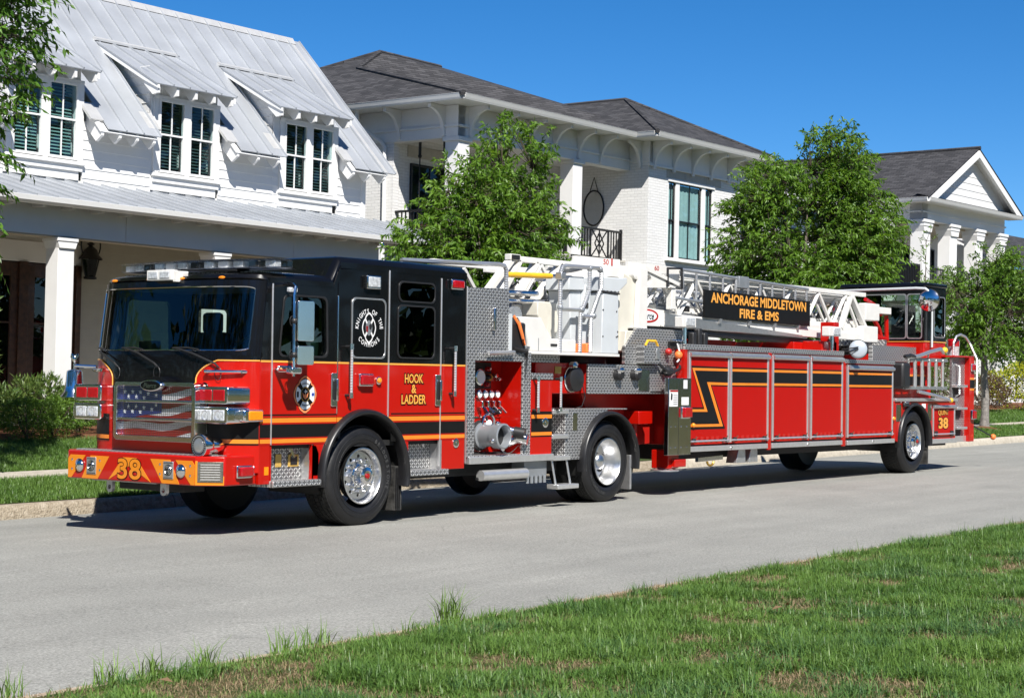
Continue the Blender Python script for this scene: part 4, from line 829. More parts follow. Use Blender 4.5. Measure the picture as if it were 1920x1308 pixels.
sw = MB().tube([(-1.27 + .09 * math.sin(R(a)) , .55 + .23 * math.cos(R(a)), 1.83 + .21 * math.sin(R(a))) for a in range(0, 360, 15)], .016, 8, True).build('steering_wheel', 'plastic', IN); MB().tube([(-1.27, .55, 1.83), (-1.42, .55, 1.72)], .03, 8).build('column', 'plastic', sw)
for a in (90, 210, 330): MB().tube([(-1.27, .55, 1.83), (-1.27 + .09 * math.sin(R(a)), .55 + .23 * math.cos(R(a)), 1.83 + .21 * math.sin(R(a)))], .012, 6).build('spoke', 'plastic', sw)
MB().tube([(-1.52, 2.40, 1.90), (-1.50, 2.36, 2.05), (-1.46, 2.36, 2.30), (-1.44, 2.40, 2.42)], .02, 8).build('pillar_handle', 'plastic', IN)
for q in range(3): MB().prism([(-1.72, .42 + .32 * q), (-1.52, .44 + .32 * q), (-1.50, .70 + .32 * q), (-1.70, .68 + .32 * q)], 'xy', 1.845, 1.85).build('paper', 'sticker', IN)
# ---- pump house behind the cab
PH = empty('pump_house', label='diamond plate pump compartment with gauges and intake'); PH.parent = T
MB().prism([(1.795, .69), (3.09, .69), (3.09, 1.95), (2.62, 1.95), (2.62, 2.725), (1.795, 2.70)], 'xz', .0, .03, (rrect(1.965, 2.925, .70, 1.835, .01),)).build('tread_panel', 'tread_xz', PH, bevel=.003)
box('edge_trim', 'aluminium', PH, 1.785, 1.80, -.012, .03, .62, 2.71, .003); box('red_line', 'red', PH, 1.802, 1.812, -.004, .0, .64, 1.78)
box('sill_rail', 'aluminium_bright', PH, 1.85, 3.56, -.03, .06, .605, .69, .006)
box('inner_wall', 'red', PH, 2.927, 2.947, .03, .36, .70, 1.84); box('inner_wall', 'chassis', PH, 1.945, 1.963, .03, .36, .70, 1.84); box('ceiling', 'red_dull', PH, 1.96, 2.93, .03, .36, 1.836, 1.85); box('floor', 'aluminium', PH, 1.96, 2.93, .03, .36, .69, .70)
bw = box('back_wall', 'red', PH, 1.96, 2.93, .34, .36, .70, 1.84); box('top_panel', 'chassis', bw, 1.97, 2.70, .325, .34, 1.50, 1.82); box('trim_bar', 'steel', bw, 1.97, 2.92, .33, .34, 1.14, 1.16)
random.seed(11)
for q in range(4):
    x = 2.44 + .12 * q; gp = MB().lathe([(.05, 0), (.052, -.03), (.042, -.034), (0, -.034)], (x, .325, 1.43), 'y', 20, cap=False).build('gauge', 'chrome', PH); MB().prism(circ(x, 1.43, .04, 16), 'xz', .2875, .2905).build('dial', 'badge_white', gp)
    box('valve_lever', 'chrome', PH, x - .02, x + .02, .24, .33, 1.27, 1.35, .008); MB().tube([(x, .26, 1.29), (x + .03, .18, 1.20)], .012, 6).build('lever', 'chrome', PH)
gp = MB().lathe([(.10, 0), (.102, -.03), (.085, -.036), (0, -.036)], (2.46, .33, 1.64), 'y', 24, cap=False).build('gauge', 'chrome', PH); MB().prism(circ(2.46, 1.64, .082, 20), 'xz', .291, .2935).build('dial', 'badge_white', gp)
for x, z, r_, mm in ((2.60, 1.74, .03, 'lens_red'), (2.60, 1.64, .035, 'plastic'), (2.62, 1.64, .045, 'brass'), (2.74, 1.66, .035, 'steel'), (2.82, 1.62, .03, 'chrome'), (2.58, 1.55, .03, 'lens_red')):
    MB().lathe([(r_, 0), (r_, -.05), (r_ * .6, -.07), (0, -.07)], (x, .325, z), 'y', 14, cap=False).build('control_knob', mm, PH)
hw = MB().tube([(2.52 + .12 * math.cos(R(a)), .22, 1.07 + .12 * math.sin(R(a))) for a in range(0, 360, 15)], .02, 8, True).build('hand_wheel', 'chrome', PH); MB().lathe([(.05, .22), (.05, .20), (0, .19)], (2.52, 0, 1.07), 'y', 16, cap=False).build('boss', 'badge_white', hw)
for a in (0, 120, 240): MB().tube([(2.52, .22, 1.07), (2.52 + .12 * math.cos(R(a)), .22, 1.07 + .12 * math.sin(R(a)))], .014, 6).build('spoke', 'plastic', hw)
MB().tube([(2.52, .22, 1.07), (2.70, .16, .985)], .018, 8).build('crank', 'chrome', hw)
for x, z in ((2.72, 1.22), (2.72, 1.06)): MB().lathe([(.05, .33), (.05, .27), (.035, .24), (.035, .19), (0, .19)], (x, 0, z), 'y', 14, cap=False).build('drain_valve', 'plastic', PH)
IT = MB().lathe([(.13, .35), (.13, .34), (.155, .33), (.16, .22), (.135, .21), (.13, .03), (.155, .02), (.155, -.10), (.135, -.11), (.128, -.10), (.125, .05), (0, .05)], (2.42, 0, .93), 'y', 28, cap=False).build('intake', 'grey_pipe', PH, ang=40, label='large grey suction intake')
MB().tube([(2.42 + .158 * math.cos(R(a)), .27, .93 + .158 * math.sin(R(a))) for a in range(0, 360, 15)], .03, 8, True).build('collar', 'plastic', IT)
for a in range(20, 380, 90): MB().sphere((2.42 + .165 * math.cos(R(a)), -.04, .93 + .165 * math.sin(R(a))), .03, 8, 6).build('lug', 'chrome', IT)
MB().prism(circ(2.42, .93, .124, 20), 'xz', .0, .01).build('screen', 'chassis', IT)
for x, z, zz in ((2.66, 1.03, .06), (2.72, .87, -.03)):
    dc = MB().tube([(x, .34, z), (x + .02, .24, z + .02), (x + .10, .12, z - .03), (x + .16, .02, z - zz)], .058, 14).build('discharge', 'chrome', PH); MB().tube([(x + .15, .04, z - zz), (x + .21, -.08, z - zz - .02)], .072, 14).build('cap', 'plastic' if zz > 0 else 'steel', dc)
MB().tube([(2.5 + .42 * t, .06 , .80 - .09 * math.sin(t * math.pi)) for t in np.linspace(0, 1, 10)], .006, 5).build('chain', 'steel', PH)
box('sticker', 'sticker', PH, 2.56, 2.66, .336, .339, 1.11, 1.135)
# panel trim above the opening, hand rail and hose clips
box('grip_bar', 'steel', PH, 2.27, 2.31, -.05, 0, 2.20, 2.48, .012); MB().tube([(2.15, -.06, 1.93), (2.66, -.06, 1.95)], .022, 8).build('hose_bar', 'grip', PH)
MB().prism([(2.62, 1.95), (2.66, 1.95), (2.66, 2.42), (2.62, 2.42)], 'xz', -.02, .03).build('bracket', 'console_white', PH)
MB().tube([(2.74, .02, 2.40), (2.78, -.03, 2.30), (2.86, -.04, 2.12), (2.92, -.02, 2.04), (2.86, -.03, 2.16), (2.80, -.02, 2.32)], .018, 6).build('strap', 'orange', PH)
MB().box(2.66, 2.98, .0, .22, 1.93, 2.32).build('control_pack', 'plastic', PH, .03); MB().tube([(2.70, -.02, 2.0), (2.95, -.04, 1.96), (2.99, .0, 1.9), (2.97, .02, 1.6)], .02, 6).build('hose', 'plastic', PH)
# red locker, steps and mudguard box ahead of the drive wheels
lk = box('locker_door', 'red', T, 3.10, 3.545, .0, .3, .665, 1.62, .006); box('cap', 'tread_xz', lk, 3.095, 3.55, -.01, .32, 1.62, 1.70, .004)
for z0, z1, mm, y in ((.905, 1.222, 'black_decal', -.003), (1.135, 1.182, 'stripe_gold', -.005), (.922, .964, 'stripe_gold', -.005)): box('stripe', mm, lk, 3.104, 3.54, y, .0, z0, z1)
MB().lathe([(.062, 0), (.062, -.014), (.045, -.02), (0, -.012)], (3.39, 0, 1.08), 'y', 22, cap=False).build('ground_lamp', 'chrome', lk)
MG = empty('mudguard_box', label='tread plate mudguard box with steps'); MG.parent = T
fo = [(3.86, .60), (4.22, .60)] + [(4.85 + .64 * math.cos(R(a)), .55 + .64 * math.sin(R(a))) for a in range(174, 92, -8)] + [(4.83, 1.235), (3.90, 1.235), (3.86, 1.20)]
MB().prism(fo, 'xz', .015, .06).build('face', 'tread_xz', MG); MB().box(3.86, 5.3, .02, .75, 1.236, 1.25).build('top', 'tread_xy', MG); box('well', 'tread_yz', MG, 3.56, 3.87, .22, .24, .62, 1.23); box('well_side', 'tread_yz', MG, 3.855, 3.868, .02, .23, .62, 1.23)
for z in (1.215, .90, .625): box('step', 'aluminium_bright', MG, 3.55, 3.90 if z > .7 else 3.95, -.015, .23, z - .028, z + .028, .006)
box('inspection_plate', 'steel', MG, 4.02, 4.12, .008, .016, .97, 1.20, .002)
fs_ = empty('folding_step'); fs_.parent = T
for x in (3.58, 3.90): MB().tube([(x, .02, .60), (x + .04, -.02, .28)], .015, 8).build('strut', 'aluminium', fs_)
box('tread', 'aluminium_bright', fs_, 3.56, 4.02, -.10, .08, .24, .30, .008)
tb = MB().tube([(2.12, .02, .46), (3.02, .02, .46)], .065, 12).build('air_tank', 'aluminium_bright', T); MB().tube([(2.1, .06, .42), (3.05, .06, .42)], .02, 6).build('bracket', 'plastic', tb)
box('frame_rail', 'chassis', T, -1.5, 5.6, .75, .85, .55, .85); box('frame_rail', 'chassis', T, -1.5, 5.6, 1.65, 1.75, .55, .85); box('underbody', 'chassis', T, 1.0, 4.0, .25, 2.3, .45, .72); vb = box('valve_block', 'grey_pipe', T, 3.05, 3.52, .05, .3, .40, .60, .01)
for q in range(5): MB().tube([(3.08 + .09 * q, .03, .42), (3.08 + .09 * q, .03, .33)], .022, 8).build('drain', 'grey_pipe', vb)
fl = box('mud_flap', 'aluminium', T, 5.42, 5.46, .04, .60, .16, .62, .004)
# rear deck of the tractor
box('deck', 'tread_xy', T, 1.80, 3.1, .03, 2.45, 2.0, 2.03); box('pump_far_side', 'red', T, 1.80, 5.2, 2.40, 2.45, .62, 2.0)
# ---- trailer neck
NK = empty('trailer_neck', label='red and tread plate gooseneck of the trailer'); NK.parent = T
box('red_beam', 'red', NK, 3.56, 4.56, .28, 2.2, 1.44, 1.84, .01); box('tread_side', 'tread_xz', NK, 4.55, 6.94, .14, .17, 1.44, 1.835, .003); box('core', 'red_dull', NK, 4.57, 6.94, .17, 2.3, 1.45, 1.83)
MB().prism([(5.43, 1.845), (6.94, 1.845), (6.94, 2.34), (5.72, 2.34), (5.43, 2.08)], 'xz', .15, .20).build('tread_upper', 'tread_xz', NK, bevel=.003); MB().prism([(5.72, 2.0), (6.94, 2.0), (6.94, 2.33), (5.72, 2.33)], 'xz', .2, 2.3).build('box_core', 'chassis', NK); box('box_top', 'tread_xy', NK, 5.72, 6.94, .2, 2.3, 2.335, 2.345)
MB().prism([(4.9, 1.44), (6.75, 1.44), (6.75, .75), (6.3, .72), (5.95, 1.1), (5.0, 1.25)], 'xz', .5, 2.0).build('neck_web', 'red_dull', NK); box('side_arm', 'red', NK, 5.95, 6.3, .25, .5, 1.02, 1.20, .01); MB().tube([(6.05, .4, 1.05), (6.05, .4, .75)], .05, 8).build('hydraulic_ram', 'red_dull', NK)
cr_ = MB().lathe([(.16, .0), (.16, -.10), (.12, -.12), (0, -.12)], (4.35, .28, 1.63), 'y', 24, cap=False).build('cable_reel', 'plastic', NK); MB().tube([(4.35 + .165 * math.cos(R(a)), .26, 1.63 + .165 * math.sin(R(a))) for a in range(0, 360, 20)], .010, 6, True).build('rim', 'chrome', cr_); MB().tube([(4.42, .15, 1.60), (4.45, .12, 1.40), (4.38, .12, 1.28), (4.25, .14, 1.25)], .007, 5).build('cord', 'plastic', cr_)
MB().lathe([(.06, .26), (.06, .19), (0, .17)], (4.33, 0, 1.80), 'y', 16, cap=False).build('cap', 'chrome', NK); box('warning_label', 'brass_tag', NK, 3.98, 4.12, .272, .279, 1.70, 1.79)
for x in (5.20, 5.62): k_ = MB().lathe([(.075, .14), (.075, .06), (.05, .03), (0, .03)], (x, 0, 1.70), 'y', 16, cap=False).build('flood_lamp', 'plastic', NK); MB().sphere((x, .06, 1.76), .07, 10, 6, (1, .7, .6)).build('hood', 'chrome', k_)
hp = box('hatch', 'steel', NK, 5.74, 6.02, .128, .14, 1.48, 1.77, .003); MB().prism([(6.05, 1.5), (6.50, 1.5), (6.50, 1.48), (6.05, 1.48)], 'xz', .12, .14).build('hatch_edge', 'aluminium', NK)
tb_ = box('tool_bin', 'tread_xz', NK, 5.72, 6.14, .03, .15, 1.86, 2.10, .004); MB().tube([(5.78, .05, 2.10), (5.84, .05, 2.17), (6.04, .05, 2.17), (6.10, .05, 2.10)], .018, 8).build('handle', 'yellow', tb_); box('latch', 'aluminium', tb_, 6.02, 6.10, .015, .03, 1.92, 2.06, .005)
rk = box('ball_rack', 'chassis', NK, 6.52, 6.80, .12, .151, 2.08, 2.18); MB().tube([(6.50, .08, 2.19), (6.82, .08, 2.19)], .015, 8).build('bar', 'steel', rk); MB().sphere((6.66, .06, 1.99), .058, 14, 10).build('float_ball', 'orange', rk); MB().sphere((6.44, .09, 2.03), .05, 12, 8).build('float_ball', 'red_dull', rk); MB().tube([(6.64, .07, 2.15), (6.68, .06, 2.05), (6.65, .05, 1.92), (6.60, .05, 1.89)], .012, 6).build('rope', 'badge_white', rk)
MB().tube([(6.2, .10, 1.86), (6.30, .05, 1.78), (6.50, .05, 1.74), (6.70, .06, 1.80), (6.78, .1, 1.9)], .022, 8).build('hose', 'plastic', NK); MB().sphere((6.42, .08, 1.76), .09, 10, 8, (1.4, .8, .8)).build('hose_coil', 'plastic', NK)
# outrigger
OR = box('outrigger_cover', 'steel', T, 6.235, 6.835, -.05, .02, .595, 1.665, .004); box('seam', 'chassis', OR, 6.497, 6.503, -.0515, -.049, .6, 1.66)
box('placard', 'sticker', OR, 6.26, 6.47, -.055, -.05, 1.27, 1.50); box('placard_head', 'lens_red', OR, 6.262, 6.468, -.056, -.055, 1.472, 1.498); box('placard', 'sticker', OR, 6.58, 6.76, -.055, -.05, 1.29, 1.40); box('placard', 'sticker', OR, 6.63, 6.72, -.055, -.05, 1.52, 1.64)
for q in range(5): box('print_line', 'plastic', OR, 6.35, 6.455, -.0565, -.055, 1.30 + .03 * q, 1.308 + .03 * q)
MB().prism([(6.28, 1.36), (6.32, 1.36), (6.33, 1.44), (6.29, 1.46)], 'xz', -.0565, -.055).build('pictogram', 'plastic', OR)
lampbox('side_lamp', 6.57, 6.80, 1.10, 1.27, 'lens_red', OR, .11)
for x in (6.30, 6.42, 6.57, 6.72):
    for z in (.70, .99): MB().sphere((x, -.052, z), .008, 6, 4).build('rivet', 'chrome', OR)
box('jack_tube', 'red', T, 6.42, 6.70, .06, .34, .40, .66, .01); jf = MB().lathe([(.20, 0), (.20, .02), (.16, .03), (.12, .06), (0, .06)], (6.55, .2, .36), 'z', 24, cap=False).build('jack_foot', 'aluminium', T); box('jack_shoe', 'red', jf, 6.50, 6.80, .0, .24, .42, .53, .01)
# ---- trailer body
TR = empty('trailer_body', label='red trailer body with roller shutter lockers'); TR.parent = T
box('shell', 'red', TR, 6.72, 11.68, .03, 2.47, .72, 2.07, .006); box('shell', 'red', TR, 11.68, 13.60, .03, 2.47, .72, 1.955, .006); box('underframe', 'chassis', TR, 6.9, 16.6, .35, 2.1, .50, .74); box('front_post', 'red', TR, 6.72, 6.80, .0, .04, .70, 2.07)
box('top_trim', 'tread_xz', TR, 6.72, 11.68, -.006, .03, 2.07, 2.145, .004); box('deck', 'tread_xy', TR, 6.72, 11.68, .03, 2.47, 2.075, 2.146); box('top_trim', 'tread_xz', TR, 11.70, 13.62, -.006, .03, 1.955, 2.02, .004); box('deck', 'tread_xy', TR, 11.70, 13.62, .03, 2.47, 1.96, 2.021)
box('sill', 'aluminium_bright', TR, 6.84, 9.13, -.02, .05, .625, .70, .006); box('sill', 'aluminium_bright', TR, 9.26, 11.62, -.02, .05, .625, .70, .006); box('sill', 'aluminium_bright', TR, 11.80, 13.60, -.02, .05, .615, .69, .006)
for x in (9.20, 11.71): box('mullion', 'red', TR, x - .05, x + .05, -.004, .03, .60, 2.07 if x < 10 else 2.0, .004)
doors = [(6.835, 7.965, 2.03), (7.995, 9.145, 2.03), (9.265, 10.435, 2.03), (10.515, 11.625, 2.03), (11.80, 13.53, 1.905)]
ZZ = dict(o1=1.792, o2=1.590, th=.036)
def sh(name, m, par, pts, y=-.004): return MB().prism(pts, 'xz', y - .0012, y).build(name, m, par)
for i, (xa, xb, zt) in enumerate(doors):
    d = box('roller_shutter', 'roll_door', TR, xa + .04, xb - .04, -.003, .03, .80, zt - .06)
    for x in (xa, xb - .042): box('guide_rail', 'aluminium_bright', d, x, x + .042, -.02, .03, .74, zt, .006)
    MB().tube([(xa + .002, -.022, zt - .03), (xb - .002, -.022, zt - .03)], .034, 12).build('roller_cover', 'aluminium', d); box('drip_rail', 'aluminium', d, xa, xb, -.02, .03, zt - .005, zt + .02, .004)
    bb = MB().tube([(xa + .03, -.035, .775), (xb - .03, -.035, .775)], .014, 8).build('lift_bar', 'aluminium_bright', d)
    for x in (xa + .13, xb - .13): box('latch', 'plastic', bb, x - .03, x + .03, -.045, .0, .755, .815, .008); MB().beam((x, -.04, .80), (x + .03, -.05, .84), .012, .012).build('finger', 'chrome', bb)
    n = int((xb - xa) / .22)
    for q in range(n): box('pull_slot', 'red_dull', d, xa + .20 + q * (xb - xa - .4) / max(1, n) , xa + .20 + (q + .5) * (xb - xa - .4) / max(1, n), -.006, -.003, .79, .835)
    a, b_ = xa + .043, xb - .043
    if i == 0:
        k_ = .62 / .43   # slope of the lightning stroke
        sh('stripe_edge', 'black_decal', d, [(6.900, 1.845), (b_, 1.835), (b_, 1.770), (6.99, 1.775), (7.385, 1.205), (7.40, 1.165), (a, 1.168), (a, 1.255), (7.235, 1.252)])
        sh('stripe_edge', 'black_decal', d, [(7.30, 1.64), (b_, 1.62), (b_, 1.555), (7.47, 1.56), (7.85, .965), (7.86, .94), (a, .94), (a, 1.05), (7.655, 1.048)])
        sh('stripe_field', 'roll_black', d, [(7.00, 1.775), (b_, 1.770), (b_, 1.61), (7.31, 1.63), (7.665, 1.05), (a, 1.045), (a, 1.17), (7.39, 1.17)], -.005)
        sh('gold_stripe', 'stripe_gold', d, [(6.925, 1.815), (b_, 1.812), (b_, 1.776), (6.995, 1.778), (7.36, 1.190), (a, 1.192), (a, 1.228), (7.272, 1.226)], -.0064)
        sh('gold_stripe', 'stripe_gold', d, [(7.335, 1.615), (b_, 1.608), (b_, 1.572), (7.435, 1.576), (7.80, .975), (a, .977), (a, 1.014), (7.70, 1.012)], -.0064)
    else:
        dz = -.008 if i == 4 else 0
        sh('stripe_edge', 'black_decal', d, [(a, 1.555 + dz), (b_, 1.552 + dz), (b_, 1.835 + dz), (a, 1.836 + dz)]); sh('stripe_field', 'roll_black', d, [(a, 1.61 + dz), (b_, 1.61 + dz), (b_, 1.772 + dz), (a, 1.772 + dz)], -.0048)
        for z in (1.776, 1.572): sh('gold_stripe', 'stripe_gold', d, [(a, z + dz), (b_, z + dz), (b_, z + .036 + dz), (a, z + .036 + dz)], -.0064)
for x in (7.98, 10.475): box('door_post', 'red', TR, x - .014, x + .014, -.001, .03, .72, 2.05)
for x in (8.02, 10.42, 12.75): MB().lathe([(.022, -.02), (.022, -.032), (0, -.034)], (x, 0, .66), 'y', 12, cap=False).build('drain_lamp', 'chrome', TR)
for x in (6.95, 13.55): MB().sphere((x, -.02, 1.03 if x > 10 else 1.0), .035, 10, 8).build('marker_lamp', 'lens_amber', TR)
# under-body fittings
rn = MB().beam((7.25, .1, .50), (7.95, .1, .52), .05, .06).build('tow_bar', 'steel', T); MB().tube([(7.6 + .09 * math.cos(R(a)), .08, .47 + .06 * math.sin(R(a))) for a in range(180, 361, 20)], .018, 6).build('ring', 'brass', rn)
for x in (8.35, 8.72): wc = MB().prism([(x, .42), (x + .28, .42), (x + .26, .66), (x + .08, .66)], 'xz', .08, .26).build('wheel_chock', 'aluminium', T, bevel=.005)
# wheel section and rear end
QW = empty('trailer_rear', label='trailer rear quarter around the tiller wheel'); QW.parent = T
arc = [(14.43 + .66 * math.cos(R(a)), .623 + .66 * math.sin(R(a))) for a in range(180, -1, -12)]
MB().prism([(13.61, .66), (13.77, .623)] + arc[1:-1] + [(15.09, .623), (16.22, .64), (16.22, 1.325), (13.61, 1.325)], 'xz', .0, .05).build('wheel_panel', 'red', QW, bevel=.004); box('ledge', 'aluminium_bright', QW, 13.62, 16.26, -.03, .55, 1.325, 1.375, .006)
box('recess_wall', 'red', QW, 13.62, 16.25, .50, .53, 1.375, 2.14); box('recess_end', 'red', QW, 13.60, 13.63, .03, .5, 1.375, 1.98); box('rear_core', 'red', QW, 13.62, 16.3, .53, 2.47, .66, 2.12)
for z in (1.776, 1.572): box('gold_stripe', 'stripe_gold', QW, 13.64, 16.0, .495, .5, z - .01, z + .026)
box('black_band', 'black_decal', QW, 13.64, 16.0, .4965, .5, 1.60, 1.765)
qd = box('roller_shutter', 'roll_door', QW, 15.23, 16.13, -.006, .0, .74, 1.20)
for x in (15.19, 16.13): box('guide_rail', 'aluminium_bright', qd, x, x + .042, -.022, .0, .70, 1.25, .005)
MB().tube([(15.19, -.025, 1.225), (16.17, -.025, 1.225)], .032, 10).build('roller_cover', 'aluminium', qd); MB().tube([(15.24, -.035, .735), (16.12, -.035, .735)], .013, 8).build('lift_bar', 'aluminium_bright', qd)
for x in (15.32, 16.02): box('latch', 'plastic', qd, x - .05, x + .05, -.04, 0, .70, .79, .008)
box('sill', 'aluminium_bright', QW, 15.13, 16.25, -.02, .05, .565, .65, .006)
text('lettering', 'QUINT', 'letter_gold', qd, (15.66, -.008, 1.115), SX, SZ, .46, .115, .02, outline=(.010, 'black_decal')); text('number', '38', 'letter_gold', qd, (15.66, -.008, .93), SX, SZ, .42, .20, .04, outline=(.014, 'black_decal'))
for x, w_ in ((13.68, .20), (14.98, .17)): box('vent_plate', 'steel', QW, x, x + w_, -.008, .0, .98, 1.27, .003)
box('label_plate', 'sticker', QW, 14.74, 14.90, -.005, 0, 1.20, 1.28); lp = box('step_lamp', 'plastic', QW, 13.92, 14.14, -.05, 0, 1.23, 1.30, .02); box('shade', 'chrome', lp, 13.95, 14.12, -.055, 0, 1.29, 1.315, .01)
box('mud_flap', 'mud_flap', T, 15.06, 15.10, .03, .48, .20, .62)
RP = MB().prism([(16.27, .57), (16.87, .57), (16.87, 2.13), (16.27, 2.13)], 'xz', .10, .14).build('rear_steps', 'tread_xz', QW); box('post', 'red', RP, 16.87, 17.09, .0, .3, .57, 2.15, .008); box('top_cap', 'red', RP, 16.25, 17.09, .0, .3, 2.13, 2.16, .004)
for z in (1.60, 1.19, .83): box('step', 'aluminium_bright', RP, 16.28, 16.74, -.02, .12, z - .025, z + .02, .006); MB().prism([(16.34, z - .20), (16.62, z - .20), (16.70, z - .03), (16.30, z - .03)], 'xz', .088, .10).build('foot_pocket', 'chassis', RP)
box('kick_plate', 'aluminium_bright', RP, 16.27, 16.87, .06, .1, .57, .68, .004); MB().tube([(16.44, .10, 2.0), (16.44, .02, 1.96), (16.44, .02, 1.45), (16.44, .10, 1.41)], .018, 8).build('grab_rail', 'grip', RP)
for z in (1.72, 1.52): box('gold_stripe', 'stripe_gold', RP, 16.88, 17.08, -.004, .0, z, z + .04)
box('black_band', 'black_decal', RP, 16.88, 17.08, -.0035, .0, 1.56, 1.72); lampbox('side_lamp', 16.90, 17.06, .98, 1.16, 'lens_red', RP, .08); lampbox('side_lamp', 16.90, 17.06, 1.88, 2.02, 'lens_red', RP, .06)
MB().tube([(16.40, .12, 2.15), (16.40, .12, 2.40), (16.52, .12, 2.52), (16.72, .12, 2.56), (16.95, .12, 2.52), (17.06, .08, 2.40), (17.07, -.06, 2.10), (17.07, -.06, 1.45)], .022, 8).build('rear_rail', 'grip', RP); MB().lathe([(.11, 2.16), (.11, 2.30), (.115, 2.31), (.115, 2.44), (.09, 2.47), (0, 2.47)], (16.80, .3, 0), 'z', 20, cap=False).build('beacon', 'lens_clear', RP); MB().lathe([(.118, 2.34), (.118, 2.45), (.095, 2.475), (0, 2.475)], (16.80, .3, 0), 'z', 20, cap=False).build('beacon_top', 'lens_red', RP)
mk = MB().tube([(17.05, -.02, .85), (17.52, -.18, .66)], .013, 6).build('marker_rod', 'plastic', QW); MB().sphere((17.55, -.19, .65), .055, 12, 8).build('rod_tip', 'orange', mk)
# round convex mirrors on the trailer
mr = MB().lathe([(.152, .012), (.148, .0), (.11, -.014), (.05, -.021), (0, -.023)], (0, 0, 0), 'x', 36, cap=False).build('trailer_mirror', 'mirror_back', T, ang=60); MB().lathe([(.150, .016), (.160, .008), (.156, -.006), (.146, .0)], (0, 0, 0), 'x', 36, cap=False).build('rim', 'plastic', mr)
MB().tube([(.0, .26, -.01), (-.05, .16, .0), (-.04, .0, .03)], .010, 6).build('arm', 'plastic', mr); MB().tube([(.0, .26, -.03), (-.06, .12, -.05), (-.04, .0, .0)], .010, 6).build('arm', 'plastic', mr); mr.location = (11.87, -.16, 2.185); mr.rotation_euler = (0, R(4), R(32))
box('ladder_cradle', 'red', T, 11.62, 11.80, .15, .40, 2.1, 2.62, .01); box('cradle_arm', 'red', T, 11.2, 11.72, .15, .5, 2.14, 2.30, .01); box('cradle_beam', 'red', T, 10.9, 11.8, .5, 2.2, 2.15, 2.28, .01); bin_ = MB().box(8.55, 9.9, 1.0, 1.7, 2.14, 2.27).build('deck_locker', 'red', T, .01)
for x in (6.82, 11.36):      # deck flood lights
    fd = box('flood_light', 'ladder_white', T, x - .24 if x > 10 else x - .18, x + .18, -.02, .12, 2.38, 2.535, .012); box('lens', 'lens_clear', fd, x - .10, x + .14, -.03, .0, 2.40, 2.515, .01); MB().tube([(x, .07, 2.15), (x, .07, 2.38)], .035, 10).build('post', 'chrome', fd)
for q in range(3): box('fork', 'plastic', T, 7.62 + .16 * q, 7.72 + .16 * q, .4, .5, 2.14, 2.34 + .06 * (q % 2), .02)
# ---- turntable and ladder
TT = empty('turntable', label='white aerial turntable with operator console'); TT.parent = T
box('platform', 'ladder_white', TT, 3.06, 5.12, .03, 1.3, 1.935, 1.972, .006); MB().lathe([(.75, 1.83), (.78, 1.85), (.78, 1.93), (.7, 1.935)], (4.9, 1.25, 0), 'z', 36).build('slew_ring', 'plastic', TT); box('pedestal', 'chassis', TT, 4.2, 5.5, .5, 2.0, 1.7, 1.93)
MB().prism([(2.87, 2.395), (3.36, 2.40), (3.46, 2.28), (3.60, 2.14), (4.13, 2.14), (4.13, 1.972), (3.11, 1.972), (3.04, 2.20)], 'xz', .05, .55).build('cable_box', 'ladder_white', TT, bevel=.015); MB().box(3.30, 3.31, .046, .05, 1.98, 2.14).box(3.75, 3.76, .046, .05, 1.98, 2.14).build('panel_gap', 'grey_pipe', TT); box('latch', 'plastic', TT, 3.56, 3.70, .035, .05, 2.05, 2.075, .006)
co = MB().prism([(4.71, 1.975), (5.12, 1.975), (5.11, 2.765), (4.74, 2.78)], 'xz', .05, .45).build('console', 'console_white', TT, bevel=.012); MB().prism([(4.70, 2.80), (5.11, 2.79), (5.33, 2.93), (5.33, 3.0), (5.10, 2.99), (4.70, 2.985)], 'xz', .06, .5).build('console_lid', 'console_white', co, bevel=.012); MB().tube([(4.72, .045, 2.79), (5.12, .045, 2.775)], .012, 6).build('hinge', 'plastic', co)
for q in range(5): MB().sphere((4.75 + .09 * q, .05, 2.80), .012, 6, 4).build('bolt', 'plastic', co)
for x, z in ((4.74, 2.55), (5.06, 2.54), (4.74, 2.2), (5.06, 2.2), (5.09, 2.27), (5.09, 2.21)): MB().sphere((x, .048, z), .012, 6, 4).build('bolt', 'plastic', co)
MB().prism([(4.05, 2.78), (4.40, 2.79), (4.40, 2.965), (4.06, 2.955)], 'xz', .12, .5).build('control_head', 'console_white', TT, bevel=.012); MB().prism([(4.12, 2.78), (4.62, 2.78), (4.52, 2.0), (4.18, 2.0)], 'xz', .16, .5).build('control_post', 'console_white', TT, bevel=.012); MB().prism([(4.36, 2.70), (4.42, 2.88), (4.50, 2.70), (4.52, 2.56), (4.42, 2.44), (4.36, 2.45)], 'xz', .10, .16).build('joystick_guard', 'console_white', TT, bevel=.01)
box('button', 'plastic', TT, 4.40, 4.46, .09, .1, 2.56, 2.63); box('shade_backing', 'chassis', TT, 3.2, 5.2, .62, 1.9, 2.0, 2.62, .03); box('tread_skirt', 'tread_xz', TT, 3.12, 3.95, .18, .21, 1.835, 1.93); box('cone', 'orange', TT, 4.40, 4.52, .07, .16, 1.975, 2.10, .015); box('cone', 'orange', TT, 4.16, 4.20, .07, .12, 1.975, 2.09, .01)  # dark block behind the console is added, standing in for shaded gaps
def rail(path, parent=TT, r=.028, m='grip', name='guard_rail'): return MB().tube(path, r, 10).build(name, m, parent)
